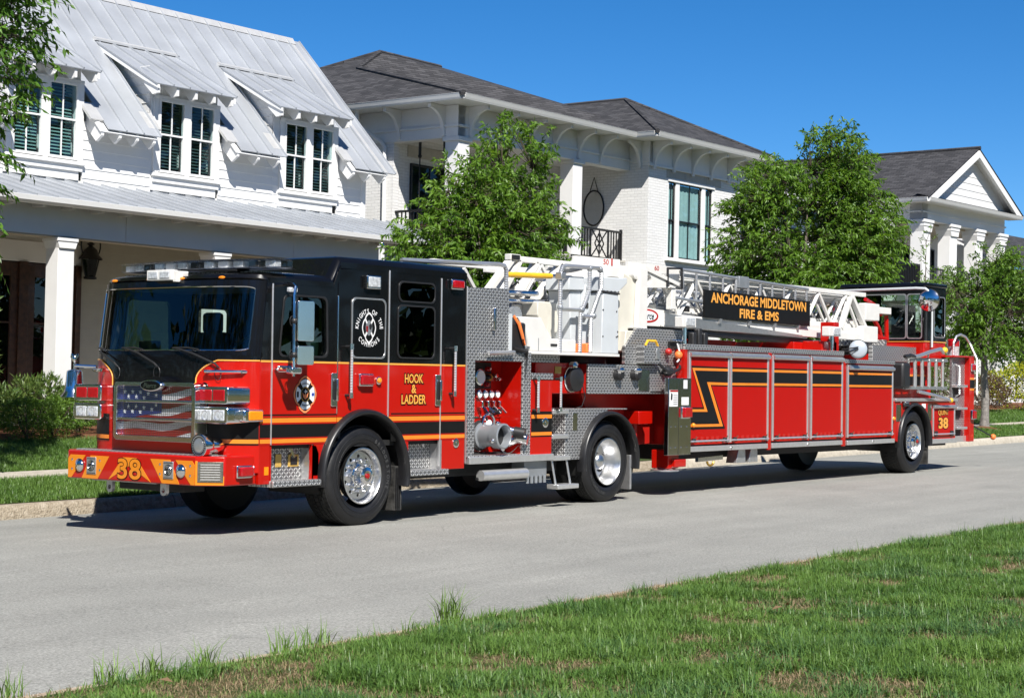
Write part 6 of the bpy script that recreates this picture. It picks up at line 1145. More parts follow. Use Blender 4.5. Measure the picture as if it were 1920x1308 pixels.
for u0 in (4.4, 6.6):
    window(po, u0, u0 + .95, 1.5, 3.5, VW - .02, .5, False, dark=True, sash='dark_wood')
# lantern
ln = empty('porch_lantern', label='black lantern under a hoop bracket beside the white column'); ln.parent = A; lu, lv, lw = 2.20, 2.0, 3.40
MB().lathe([(.10, 0), (.19, .32)], (lu, lv, lw + .02), 'z', 4, cap=False).build('glass_box', 'dark_pane', ln, smooth=False)
for a in range(4): MB().tube([(lu + .10 * math.cos(R(90 * a)), lv + .10 * math.sin(R(90 * a)), lw), (lu + .195 * math.cos(R(90 * a)), lv + .195 * math.sin(R(90 * a)), lw + .35)], .012, 6).build('bar', 'black_iron', ln)
MB().lathe([(.22, .34), (.21, .37), (.15, .43), (.12, .52), (.06, .57), (.03, .60), (.08, .625), (.03, .66), (.012, .72), (0, .73)], (lu, lv, lw), 'z', 20, cap=False).build('hood', 'black_iron', ln); MB().lathe([(.12, -.02), (.12, .02), (0, .02)], (lu, lv, lw), 'z', 16, cap=False).build('base', 'black_iron', ln); MB().tube([(lu, lv, lw), (lu, lv, lw + .25)], .035, 8).build('burner', 'black_iron', ln)
MB().tube([(lu + .22 * math.cos(R(a)), lv, lw + .60 + .26 * math.sin(R(a))) for a in range(-40, 221, 15)], .014, 6).build('hoop', 'black_iron', ln)
text('house_number', '11014', 'black_iron', po, (8.80, -.003, 4.19), (1, 0, 0), (0, 0, 1), .32, .19, 0.0)
# upper wall between the dormers
dorm = [(.15, 2.14), (3.47, 5.51), (6.73, 8.85)]; wins = [(.56, 1.91), (3.92, 5.27), (7.29, 8.67)]
gaps = [(-9, .36), (2.10, 3.72), (5.46, 7.09), (8.86, 9.62)]
for k in range(8):
    for ua, ub in gaps: board(A, ua, ub, 4.90 + k * .178, .178, VW)
box('corner_board', 'trim_white', A, 9.62, 9.75, VW - .03, VW + .1, 4.9, 6.4, .005); box('upper_core', 'wall_white', A, -9, 9.7, VW + .45, VW + .5, 4.9, 6.5)
RLO, RHI = (1.70, 6.16), (4.82, 9.405); DJ = (3.67, 8.21)
u = -8.9
while u < 9.9:
    uc = u + .2075; ind = any(a - .05 < uc < b + .05 for a, b in dorm); seam_panel(A, u, u + .415, DJ if ind else RLO, RHI, 'roof_panel'); u += .415
box('rake_board', 'metal_roof', A, 9.9, 9.93, 1.7, 1.72, 6.1, 6.16); MB().prism([(1.70, 6.165), (4.82, 9.41), (4.82, 9.35), (1.76, 6.15)], 'yz', 9.86, 9.955).build('rake_flashing', 'metal_cap', A); MB().prism([(4.70, 9.30), (4.82, 9.46), (4.96, 9.30), (4.82, 9.42)], 'yz', -9, 10.0).build('ridge_cap', 'metal_cap', A); MB().prism([(4.82, 9.40), (7.9, 6.2), (7.9, 6.1), (4.82, 9.33)], 'yz', -9, 9.95).build('rear_slope', 'metal_roof', A)
MB().prism([(VW, 5.0), (7.4, 5.0), (7.4, 6.65), (4.82, 9.3), (VW, 6.6)], 'yz', 9.55, 9.70).build('gable_wall', 'wall_white', A)
for ua, ub in ((-6, .15), (2.14, 3.47), (5.51, 6.73), (8.85, 9.93)):
    k = max(2, int((ub - ua) / .42) + 1)
    for q in range(k):
        uu = ua + .03 + (ub - ua - .10) * q / (k - 1); MB().prism([(1.74, 6.03), (1.74, 6.15), (2.2, 6.62), (2.2, 6.22), (1.9, 5.93)], 'yz', uu, uu + .06).build('rafter_tail', 'trim_white', A)
    MB().prism([(1.72, 6.10), (2.2, 6.60), (2.2, 6.57), (1.74, 6.09)], 'yz', ua, ub).build('soffit_board', 'trim_white', A)
for (d0, d1), (wa, wb) in zip(dorm, wins):
    D_ = empty('dormer', label='shed dormer with a pair of shuttered sash windows'); D_.parent = A
    DE = (1.75, 7.19); k = 5; pw = (d1 - d0) / k
    for q in range(k): seam_panel(D_, d0 + q * pw, d0 + (q + 1) * pw, DE, DJ)
    MB().prism([(1.76, 7.10), (1.76, 7.18), (3.62, 8.17), (3.62, 8.05), (2.2, 7.30)], 'yz', d0 + .02, d0 + .07).build('barge_board', 'trim_white', D_); MB().prism([(1.76, 7.06), (1.76, 7.17), (3.62, 8.16), (3.62, 8.05), (2.2, 7.30)], 'yz', d1 - .07, d1 - .02).build('barge_board', 'trim_white', D_)
    MB().prism([(3.60, 8.20), (3.70, 8.20), (3.70, 8.29), (3.60, 8.24)], 'yz', d0 - .02, d1 + .02).build('head_flashing', 'metal_cap', D_)
    a, b = d0 + .22, d1 - .12
    for c0, c1 in ((a, a + .10), (b - .10, b)): MB().prism([(VW, 5.5), (VW, 7.42), (3.62, 8.15), (3.62, 7.9), (2.3, 6.7)], 'yz', c0, c1).build('cheek', 'wall_white', D_)
    for q in range(6): b_ = MB().prism([(VW + .05, 6.70 + .178 * q), (2.2 + (6.70 + .178 * q - 6.6) / 1.04 * .98, 6.70 + .178 * q), (2.2 + (6.74 + .178 * q - 6.6) / 1.04 * .98, 6.715 + .178 * q), (VW + .05, 6.715 + .178 * q)], 'yz', a - .014, a).build('cheek_lap', 'wall_white', D_)
    fwl = MB().prism([(a, 5.2), (b, 5.2), (b, 7.40), (a, 7.40)], 'xz', VW - .01, VW + .03, ([(wa - .06, 5.52), (wb + .06, 5.52), (wb + .06, 7.02), (wa - .06, 7.02)],)).build('front_wall', 'trim_white', D_)
    for q in range(int((b - a) / .075)): box('batten', 'trim_white', D_, a + .075 * q, a + .075 * q + .012, VW - .014, VW - .009, 7.05, 7.38)
    wc = (wa + wb) / 2; pale = wa < 2
    for ua, ub in ((wa - .05, wc - .045), (wc + .045, wb + .05)): window(D_, ua, ub, 5.56, 6.99, VW - .03, .52, True, pale)
    box('mullion', 'trim_white', D_, wc - .05, wc + .05, VW - .06, VW + .03, 5.50, 7.05, .005); box('casing', 'trim_white', D_, wa - .17, wa - .05, VW - .05, VW + .02, 5.50, 7.05, .005); box('casing', 'trim_white', D_, wb + .05, wb + .17, VW - .05, VW + .02, 5.50, 7.05, .005); box('head', 'trim_white', D_, wa - .17, wb + .17, VW - .055, VW + .02, 6.99, 7.05, .005); box('sill', 'trim_white', D_, wa - .20, wb + .20, VW - .10, VW + .02, 5.47, 5.54, .008); box('apron', 'trim_white', D_, wa - .17, wb + .17, VW - .05, VW + .02, 5.36, 5.47, .005)
    for q in range(5):
        uu = d0 + .05 + (d1 - d0 - .16) * q / 4; MB().prism([(1.79, 7.02), (1.79, 7.17), (2.2, 7.39), (2.2, 7.22), (1.95, 7.0)], 'yz', uu, uu + .055).build('rafter_tail', 'trim_white', D_)
    for sg, ue in ((-1, a), (1, b)):     # small return roofs beside the windows
        MB().prism([(1.86, 6.33), (2.2, 6.68), (2.2, 6.61), (1.9, 6.30)], 'yz', min(ue, ue + sg * .30), max(ue, ue + sg * .30)).build('cricket', 'metal_cap', D_)
# slim white post with a cap in front of the porch
wp_ = empty('white_post', (10.5, 9.0, 0.7), 'slim white capped post in front of the farmhouse porch', 'post'); MB().box(-.04, .04, -.04, .04, 0, 3.36).build('shaft', 'trim_white', wp_, .004); MB().box(-.055, .055, -.055, .055, 3.36, 3.39).build('collar', 'trim_white', wp_); MB().lathe([(.05, 3.39), (.05, 3.42), (.03, 3.46), (0, 3.47)], (0, 0, 0), 'z', 16, cap=False).build('cap', 'steel', wp_)
# ---------------------------------------------------------------- painted brick house
Bh = empty('brick_house', label='white painted brick house with dark hipped roof and bracketed eaves', cat='house', mtx=frame_mtx(HBm, (22, 11, 0)))
def bx(name, m, *a, **k): return box(name, m, Bh, *a, **k)
WL, WV = -5.16, 1.37          # left wall, balcony front
bx('left_wall', 'brick_side', WL, WL + .2, 3.3, 13, .4, 7.3); bx('left_wall_lower', 'brick_side', WL, WL + .2, WV, 3.3, .4, 4.70); bx('balcony_back_wall', 'brick_front', WL + .2, 1.95, 3.4, 3.6, 4.7, 7.6); bx('front_wall_lower', 'brick_front', WL, 1.95, WV, WV + .2, .4, 4.70)
bx('frieze', 'trim_white', WL - .02, 1.95, WV - .03, WV + .3, 7.10, 7.84, bevel=.006); bx('frieze', 'trim_white', WL - .03, WL + .25, WV - .03, 13, 7.10, 7.84, bevel=.006); bx('frieze_moulding', 'trim_white', WL - .06, 1.95, WV - .07, WV, 7.34, 7.40, bevel=.01); bx('frieze_moulding', 'trim_white', WL - .07, WL, WV - .07, 13, 7.34, 7.40, bevel=.01); bx('balcony_ceiling', 'trim_white', WL, 1.95, WV, 3.5, 7.30, 7.34)
bx('balcony_floor', 'limestone', WL, 1.95, WV, 3.4, 4.62, 4.74)
for uc, vc in ((-.42, WV + .16), (WL + .20, WV + .16)):
    c = bx('column', 'trim_white', uc - .2, uc + .2, vc - .2, vc + .2, 4.74, 7.02, bevel=.006); box('capital', 'trim_white', c, uc - .25, uc + .25, vc - .25, vc + .25, 7.02, 7.12, .008)
# right wing
wl = MB().prism([(1.95, .4), (6.45, .4), (6.45, 7.35), (1.95, 7.35)], 'xz', .75, .95, ([(2.86, 4.88), (5.24, 4.88), (5.24, 6.98), (2.86, 6.98)], [(3.0, 1.3), (5.1, 1.3), (5.1, 3.5), (3.0, 3.5)])).build('wing_wall', 'brick_front', Bh); bx('wing_side', 'brick_side', 1.93, 2.1, .752, 3.5, .4, 7.35); bx('wing_frieze', 'trim_white', 1.92, 7.2, .71, .95, 7.22, 7.84, bevel=.006); bx('wing_frieze', 'trim_white', 1.90, 2.1, .71, 3.5, 7.30, 7.84, bevel=.006); bx('wing_moulding', 'trim_white', 1.88, 7.2, .68, .72, 7.20, 7.26, bevel=.008)
tw = empty('triple_window', label='triple black framed window with limestone lintel'); tw.parent = Bh
for ua, ub in ((2.80, 3.68), (3.69, 4.79), (4.80, 5.57)): box('lintel_stone', 'limestone', tw, ua, ub, .735, .80, 6.99, 7.30, .004)
box('sill', 'trim_white', tw, 2.76, 5.52, .64, .80, 4.80, 4.89, .008)
for ua, ub in ((2.86, 2.93), (3.30, 3.47), (4.62, 4.79), (5.17, 5.24)): box('mullion', 'trim_white', tw, ua, ub, .755, .86, 4.88, 6.98, .006)
box('head', 'trim_white', tw, 2.86, 5.24, .72, .86, 6.90, 6.99, .005)
for ua, ub, nb, meet in ((2.93, 3.30, 1, .5), (3.47, 4.62, 1, .5), (4.79, 5.17, 1, .5)):
    w = window(tw, ua, ub, 4.90, 6.90, .80, meet, False, sash='black_iron', fr=.028, bars=nb, dp=(.0, .042))
    b = MB(); N_ = 18
    for q in range(N_ + 1): b.v += [(ua + .03 + (ub - ua - .06) * q / N_, .865 + .012 * math.sin(q * 2.1), 4.95), (ua + .03 + (ub - ua - .06) * q / N_, .865 + .012 * math.sin(q * 2.1 + .3), 6.86)]
    b.f = [(2 * q, 2 * q + 2, 2 * q + 3, 2 * q + 1) for q in range(N_)]; b.build('curtain', 'curtain', w, ang=80)
window(Bh, 3.0, 5.1, 1.3, 3.5, .80, .5, False, dark=True, sash='black_iron', bars=2)
for (ua, ub) in ((-4.45, -3.0), (-2.2, -1.2)): window(Bh, ua, ub, 4.80, 6.70, 3.38, .3, False, dark=True, sash='black_iron', bars=1); bx('lintel_stone', 'limestone', ua - .1, ub + .1, 3.37, 3.42, 6.85, 7.12)
# eaves: soffit, gutters, brackets
bx('soffit', 'trim_white', -5.85, 1.2, .66, WV, 7.84, 7.87); bx('soffit', 'trim_white', -5.85, WL, .66, 13, 7.845, 7.872); bx('soffit', 'trim_white', 1.20, 7.3, .04, .80, 7.84, 7.87); bx('soffit', 'trim_white', 1.20, 1.95, .8, 1.4, 7.842, 7.868)
def gutter(pts): 
    g_ = MB()
    for (a, b) in zip(pts, pts[1:]):
        a, b = Vector(a), Vector(b); t = (b - a).normalized(); n_ = Vector((t.y, -t.x, 0)); k = len(g_.v)
        for p in (a, b):
            for (o_, z) in ((0, -.10), (.05, -.10), (.085, -.05), (.10, .015), (.115, .035), (.10, .04), (.0, .03)): q = p + n_ * o_; g_.v.append((q.x, q.y, p.z + z))
        g_.f += [(k + j, k + (j + 1) % 7, k + 7 + (j + 1) % 7, k + 7 + j) for j in range(7)] + [tuple(k + j for j in range(7)), tuple(k + 13 - j for j in range(7))]
    return g_
gutter([(-5.81, 13, 7.93), (-5.81, .72, 7.93)]).build('gutter', 'trim_white', Bh, ang=25); gutter([(-5.81, .72, 7.93), (1.26, .72, 7.93)]).build('gutter', 'trim_white', Bh, ang=25); gutter([(1.26, .72, 7.93), (1.26, .10, 7.93)]).build('gutter', 'trim_white', Bh, ang=25); gutter([(1.26, .10, 7.93), (7.24, .10, 7.93)]).build('gutter', 'trim_white', Bh, ang=25)
def bracket(u, v, axis, sg):
    """curved eave bracket; axis 'v' sticks out towards the street, 'u' to the left"""
    pts = [(0, 7.14), (.07, 7.14)] + [(.07 + .46 * (1 - math.cos(R(a))), 7.20 + .54 * math.sin(R(a))) for a in range(0, 91, 15)] + [(.56, 7.74), (.56, 7.84), (.0, 7.84)]
    inner = [(.10, 7.42), (.10, 7.78), (.42, 7.78)] + [(.12 + .30 * (1 - math.cos(R(a))), 7.42 + .32 * math.sin(R(a))) for a in range(75, 0, -15)]
    b = MB()
    if axis == 'v': b.prism([(v - p[0], p[1]) for p in pts], 'yz', u - .045, u + .045)
    else: b.prism([(u - p[0], p[1]) for p in pts], 'xz', v - .045, v + .045)
    return b.build('bracket', 'trim_white', Bh, bevel=.005)
for u in (-4.75, -3.6, -2.5, -1.45, -.42, .55): bracket(u, WV - .02, 'v', 1)
for v in (1.75, 3.1, 4.4, 5.8): bracket(WL - .02, v, 'u', 1)
for u in (2.10, 3.05, 4.0, 4.95, 5.9, 6.85): bracket(u, .72, 'v', 1)
bracket(1.92, 1.0, 'u', 1)
# downspout on the left wall
MB().tube([(-5.70, 4.0, 7.85), (-5.70, 4.0, 7.60), (-5.62, 3.95, 7.45), (-5.28, 3.60, 7.12), (-5.24, 3.52, 7.0), (-5.24, 3.50, 4.8), (-5.24, 3.50, 1.0)], .05, 8).build('downspout', 'trim_white', Bh)
# roofs
rf = MB(); P = dict(a=(-5.90, .63, 7.955), b=(1.17, .63, 7.955), K=(-3.35, 6.15, 9.40), ap=(-2.15, 6.5, 10.04), r2=(.33, 6.5, 10.04), bl=(-5.90, 12.4, 7.955), c=(6.2, .63, 7.955))
MB().quad(P['a'], P['c'], P['r2'], P['ap'], P['K']).build('roof_front', 'shingle_u', Bh, smooth=False); MB().quad(P['a'], P['K'], P['ap'], P['bl']).build('roof_left', 'shingle_v', Bh, smooth=False); MB().quad(P['ap'], P['r2'], (4.2, 12.4, 7.955), P['bl']).build('roof_back', 'shingle_u', Bh, smooth=False)
MB().quad((1.17, .0, 7.955), (7.25, .0, 7.955), (4.21, 3.04, 9.42)).build('wing_roof_front', 'shingle_u', Bh, smooth=False); MB().quad((1.17, .0, 7.955), (4.21, 3.04, 9.42), (4.21, 9.0, 9.42), (1.17, 9.0, 7.955)).build('wing_roof_left', 'shingle_v', Bh, smooth=False); MB().quad((7.25, .0, 7.955), (7.25, 9.0, 7.955), (4.21, 9.0, 9.42), (4.21, 3.04, 9.42)).build('wing_roof_right', 'shingle_v', Bh, smooth=False)
def cap(pts, r=.06): return MB().tube(pts, r, 6).build('ridge_cap', 'shingle_u', Bh)
cap([P['a'], P['K'], P['ap']], .07); cap([P['ap'], P['r2']]); cap([P['ap'], P['bl']]); cap([(1.17, .0, 7.96), (4.21, 3.04, 9.42), (4.21, 9, 9.42)]); cap([(7.25, 0, 7.96), (4.21, 3.04, 9.42)])
# link building behind the street trees
for k in range(24): board(Bh, 6.45, 15.5, .5 + .26 * k, .26, 1.6)
bx('link_core', 'wall_white', 6.45, 15.5, 1.63, 4.0, .4, 6.8); MB().quad((6.3, 1.0, 7.3), (16.0, 1.0, 7.3), (16.0, 5.2, 9.35), (6.3, 5.2, 9.35)).build('link_roof', 'shingle_u', Bh, smooth=False); MB().quad((16.0, 1.0, 7.3), (16.0, 9.4, 7.3), (16.0, 5.2, 9.35)).build('link_gable', 'wall_white', Bh, smooth=False); bx('link_eave', 'trim_white', 6.45, 16.0, .95, 1.6, 7.15, 7.32); cap([(6.3, 5.2, 9.36), (16.0, 5.2, 9.36)]); bx('corner_board', 'trim_white', 6.42, 6.58, .70, 1.62, .4, 7.2)
for ua in (8.2, 10.6, 13.0): window(Bh, ua, ua + 1.1, 4.6, 6.4, 1.56, .5, False, dark=True, sash='black_iron')
# balcony railings
def railing(u0, u1, v, w0, w1, star=False):
    r_ = MB().box(u0, u1, v - .03, v + .03, w1 - .05, w1).build('railing', 'black_iron', Bh); box('bottom_rail', 'black_iron', r_, u0, u1, v - .02, v + .02, w0, w0 + .04); box('end_post', 'black_iron', r_, u1 - .06, u1, v - .03, v + .03, w0 - .08, w1 + .05)
    n = int((u1 - u0) / .115); c = (u0 + u1) / 2
    for q in range(n + 1):
        u = u0 + (u1 - u0) * q / n
        if star and abs(u - c) < .38: continue
        box('baluster', 'black_iron', r_, u - .013, u + .013, v - .013, v + .013, w0, w1 - .03)
    if star:
        m_ = (w0 + w1) / 2
        for (a, b_) in (((c - .38, w0), (c + .38, w1)), ((c - .38, w1), (c + .38, w0)), ((c - .38, w0), (c - .38, w1)), ((c + .38, w0), (c + .38, w1)), ((c - .2, m_), (c, w1 - .1)), ((c, w1 - .1), (c + .2, m_)), ((c - .2, m_), (c, w0 + .1)), ((c, w0 + .1), (c + .2, m_)), ((c, w0), (c, w1))): MB().beam((a[0], v, a[1]), (b_[0], v, b_[1]), .025, .025, (0, 1, 0)).build('star_bar', 'black_iron', r_)
railing(-.22, 1.80, WV + .1, 4.74, 5.50, True); railing(-4.75, -.65, WV + .1, 4.74, 5.50); rl_ = MB().box(WL + .08, WL + .14, 1.6, 3.3, 5.45, 5.50).build('railing', 'black_iron', Bh)
for q in range(14): box('baluster', 'black_iron', rl_, WL + .10, WL + .126, 1.65 + .12 * q, 1.676 + .12 * q, 4.74, 5.46)
# things on the balcony
wm = empty('wall_mirror', label='oval black framed mirror hung on the white balcony wall', cat='mirror', mtx=frame_mtx(HBm, (22, 11, 0)))
MB().tube([(1.90, 2.44 + .32 * math.cos(R(a)), 6.17 + .46 * math.sin(R(a))) for a in range(0, 360, 10)], .022, 6, True).build('frame', 'black_iron', wm); MB().prism(circ(2.44, 6.17, .31, 32, rz=.45), 'yz', 1.905, 1.915).build('glass', 'steel', wm); MB().tube([(1.90, 2.30, 6.58), (1.90, 2.44, 6.98), (1.90, 2.58, 6.58)], .012, 5).build('strap', 'black_iron', wm)
sw_ = empty('hanging_swing', label='black ropes of a porch swing hanging under the brick house balcony ceiling', cat='swing', mtx=frame_mtx(HBm, (22, 11, 0)))
for v in (2.75, 2.0): MB().tube([(-4.85, v, 7.30), (-4.85, v, 6.8)], .035, 8).build('fixing', 'black_iron', sw_); MB().sphere((-4.85, v, 6.78), .05, 8, 6).build('knuckle', 'black_iron', sw_); MB().tube([(-4.85, v, 6.8), (-4.85, v, 5.15)], .018, 6).build('rope', 'black_iron', sw_)
MB().box(-5.05, -4.3, 1.9, 2.85, 5.08, 5.16).build('seat', 'dark_wood', sw_)
ch = empty('balcony_chair', label='grey wire back chair behind the star patterned balcony railing', cat='chair', mtx=frame_mtx(HBm, (22, 11, 0))); MB().prism(circ(.72, 5.50, .20, 20, rz=.14), 'xz', 2.15, 2.20).build('backrest', 'grey_pipe', ch); MB().box(.50, .95, 1.85, 2.2, 5.10, 5.15).build('seat', 'grey_pipe', ch)
for q in ((.53, 1.88), (.92, 1.88), (.53, 2.17), (.92, 2.17)): MB().tube([(q[0], q[1], 4.74), (q[0], q[1], 5.12)], .018, 6).build('leg', 'grey_pipe', ch)
MB().tube([(.55, 2.18, 5.1), (.55, 2.18, 5.45)], .015, 6).build('back_post', 'grey_pipe', ch); MB().tube([(.9, 2.18, 5.1), (.9, 2.18, 5.45)], .015, 6).build('back_post', 'grey_pipe', ch)
# ---------------------------------------------------------------- portico house at the right
Ch = empty('portico_house', label='white house with a columned portico and pediment at the right edge', cat='house', mtx=frame_mtx(HCm, (40, 11, 0)))
def cx3(name, m, *a, **k): return box(name, m, Ch, *a, **k)
for uc in (.72, 2.76, 4.82, 6.85 - .15):
    c = cx3('column', 'trim_white', uc - .27, uc + .27, .52, .98, .6, 6.80, bevel=.008); box('capital', 'trim_white', c, uc - .36, uc + .36, .42, 1.08, 7.02, 7.12, .01); box('abacus', 'trim_white', c, uc - .33, uc + .33, .45, 1.05, 6.90, 7.02, .01); MB().prism([(uc - .27, 6.72), (uc + .27, 6.72), (uc + .33, 6.92), (uc - .33, 6.92)], 'xz', .47, 1.03).build('neck', 'trim_white', c); box('panel', 'wall_white', c, uc - .18, uc + .18, .510, .522, 5.2, 6.5, .004)
cx3('entablature', 'trim_white', .42, 7.0, .56, 1.0, 7.12, 7.72, bevel=.006); cx3('entablature', 'trim_white', .42, .85, .56, 9, 7.12, 7.72, bevel=.006); cx3('moulding', 'trim_white', .38, 7.05, .52, .58, 7.36, 7.41); cx3('moulding', 'trim_white', .38, .44, .52, 9, 7.36, 7.41)
cx3('soffit', 'trim_white', -.05, 7.35, .08, .6, 7.66, 7.70); cx3('soffit', 'trim_white', -.05, .5, .08, 9, 7.662, 7.702)
g1 = gutter([(-.06, 9, 7.75), (-.06, .10, 7.75)]).build('gutter', 'trim_white', Ch, ang=25); gutter([(-.06, .10, 7.75), (7.36, .10, 7.75)]).build('gutter', 'trim_white', Ch, ang=25)
MB().quad((-.12, .02, 7.80), (3.65, .02, 9.82), (3.65, 9, 9.82), (-.12, 9, 7.80)).build('roof_left', 'shingle_v', Ch, smooth=False); MB().quad((7.42, .02, 7.80), (7.42, 9, 7.80), (3.65, 9, 9.82), (3.65, .02, 9.82)).build('roof_right', 'shingle_v', Ch, smooth=False); MB().quad((-.1, .02, 7.80), (7.4, .02, 7.80), (7.4, .6, 7.95), (-.1, .6, 7.95)).build('pediment_skirt', 'shingle_u', Ch, smooth=False)
MB().tube([(3.65, .0, 9.83), (3.65, 9, 9.83)], .07, 6).build('ridge_cap', 'shingle_v', Ch)
for sg in (-1, 1):
    q = lambda t, o: (3.65 + sg * (3.70 * (1 - t)), 7.80 + 2.0 * t - o)
    MB().prism([q(0.02, .05), q(1, .05), q(1, .30), q(.10, .30)], 'xz', .02, .14).build('rake_board', 'trim_white', Ch, bevel=.004); MB().prism([q(0.05, .08), q(1, .08), q(1, .13), q(.05, .13)], 'xz', .14, .42).build('rake_soffit', 'trim_white', Ch)
for k in range(7):
    w = 7.90 + .24 * k; t = (w + .24 - 7.80 + .12) / 2.0
    if t < 1: board(Ch, 3.65 - 3.66 * (1 - t), 3.65 + 3.66 * (1 - t), w, .24, .40)
MB().prism([(.2, 7.82), (7.1, 7.82), (3.65, 9.66)], 'xz', .42, .50).build('tympanum', 'wall_white', Ch)
cx3('back_wall', 'wall_white', -.2, 12, 3.0, 3.2, .5, 7.2); cx3('gallery_floor', 'trim_white', .42, 7.0, .55, 3.0, 4.42, 4.68); cx3('gallery_ceiling', 'porch_ceiling', .42, 7.0, .9, 3.0, 7.05, 7.1); cx3('side_wall', 'wall_white', -3.0, .45, 2.0, 2.2, .5, 7.2); cx3('side_roof_fascia', 'trim_white', -3.0, .4, 1.5, 2.0, 6.9, 7.1); cx3('porch_deck', 'limestone', 0, 7.4, .3, 3, .4, .75)
for ua, w0, w1 in ((1.2, 4.7, 6.6), (3.2, 4.7, 6.6), (5.2, 4.7, 6.6), (1.2, .9, 3.2), (3.2, .9, 3.2), (5.2, .9, 3.2)): window(Ch, ua, ua + 1.1, w0, w1, 2.97, .6, False, dark=True, sash='black_iron', bars=1)
window(Ch, -1.9, -.9, 4.8, 6.5, 1.97, .5, False, dark=True, sash='black_iron')
r_ = MB().box(-3.0, .5, .6, .66, 5.55, 5.62).build('gallery_railing', 'black_iron', Ch); box('bottom_rail', 'black_iron', r_, -3.0, .5, .6, .66, 4.72, 4.78); box('screen', 'black_iron', r_, -3.0, .44, .64, .65, 4.75, 5.55)
for q in range(30): box('baluster', 'black_iron', r_, -3.0 + .118 * q, -2.975 + .118 * q, .60, .63, 4.75, 5.56)
r_ = MB().box(1.0, 6.5, .7, .76, 5.52, 5.58).build('gallery_railing', 'black_iron', Ch)
for q in range(46): box('baluster', 'black_iron', r_, 1.0 + .12 * q, 1.025 + .12 * q, .71, .735, 4.7, 5.54)
lt = empty('wall_lantern', label='black wall lantern between the portico columns'); lt.parent = Ch
MB().box(-.30, -.05, 1.72, 1.95, 5.75, 6.25).build('glass', 'dark_pane', lt)
for q in ((-.30, 1.72), (-.05, 1.72), (-.30, 1.95), (-.05, 1.95)): MB().tube([(q[0], q[1], 5.72), (q[0], q[1], 6.28)], .015, 5).build('bar', 'black_iron', lt)
MB().lathe([(.2, 6.27), (.06, 6.38), (0, 6.40)], (-.175, 1.83, 0), 'z', 4, cap=False).build('hood', 'black_iron', lt); box('base', 'black_iron', lt, -.31, -.04, 1.71, 1.96, 5.70, 5.73)
# neighbour roof past the portico
nb = empty('far_house', label='white house with a dark roof behind the right hand tree', cat='house', mtx=frame_mtx(HCm, (49, 11, 0))); MB().box(-.5, 10, 1.0, 8, .4, 6.0).build('wall', 'wall_white', nb); MB().quad((-1.0, .5, 6.0), (11, .5, 6.0), (11, 4.5, 8.0), (-1.0, 4.5, 8.0)).build('roof', 'shingle_u', nb, smooth=False); MB().quad((-1, .5, 6.0), (-1, 8.5, 6.0), (-1, 4.5, 8.0)).build('gable', 'trim_white', nb, smooth=False)
MB().prism([(.45, 5.9), (4.5, 7.95), (4.5, 7.7), (.7, 5.8)], 'yz', -1.06, -1.0).build('rake_board', 'trim_white', nb)
for q in range(3): window(nb, 1 + 3 * q, 2.2 + 3 * q, 1.2, 3.2, .97, .5, False, dark=True, sash='black_iron')
# ================================================================ trees and shrubs
leafmat('leaf_street', (0.040, 0.110, 0.010), (0.200, 0.350, 0.045), 0.45, 0.40)
leafmat('leaf_near', (0.030, 0.090, 0.010), (0.160, 0.320, 0.045), 0.42, 0.38)
leafmat('leaf_box', (0.040, 0.095, 0.012), (0.140, 0.240, 0.030), 0.25, 0.45)
leafmat('leaf_tall', (0.030, 0.080, 0.014), (0.170, 0.230, 0.060), 0.30, 0.42)
leafmat('leaf_gold', (0.20, 0.24, 0.012), (0.46, 0.48, 0.030), 0.35, 0.5)
leafmat('leaf_russet', (0.050, 0.028, 0.018), (0.150, 0.095, 0.055), 0.25, 0.6)
leafmat('leaf_dark', (0.012, 0.030, 0.008), (0.060, 0.110, 0.022), 0.3, 0.5)
mat('bark', (0.115, 0.095, 0.078), 0.9, var=0.45, scale=14, bump=0.8, bscale=25)
mat('bark_pale', (0.20, 0.185, 0.17), 0.85, var=0.35, scale=18, bump=0.6, bscale=30)
mat('twig', (0.06, 0.045, 0.03), 0.9, var=0.2)
def leaves(name, m, P, D, L, Wd, rng, parent, tone=None, fold=.25):
    """every leaf is a folded pointed blade: base P, direction D, length L, width Wd"""
    n = len(P); D = D / np.linalg.norm(D, axis=1, keepdims=True); r_ = rng.normal(size=(n, 3)); s = np.cross(D, r_); s /= np.linalg.norm(s, axis=1, keepdims=True) + 1e-9; nn = np.cross(s, D)
    L = np.broadcast_to(L, n)[:, None]; Wd = np.broadcast_to(Wd, n)[:, None]; m0 = P + D * L * .45
    V = np.stack([P, m0 + s * Wd * .5 + nn * Wd * fold, P + D * L - np.array([0, 0, 1]) * L * .08, m0 - s * Wd * .5 + nn * Wd * fold], 1).reshape(-1, 3); i = np.arange(n)[:, None] * 4
    F = np.concatenate([i + np.array([[0, 1, 2]]), i + np.array([[0, 2, 3]])]); t = rng.beta(2, 2.4, n) if tone is None else tone
    return fast_mesh(name, V, F, m, parent, np.repeat(np.clip(t, 0, 1), 4))
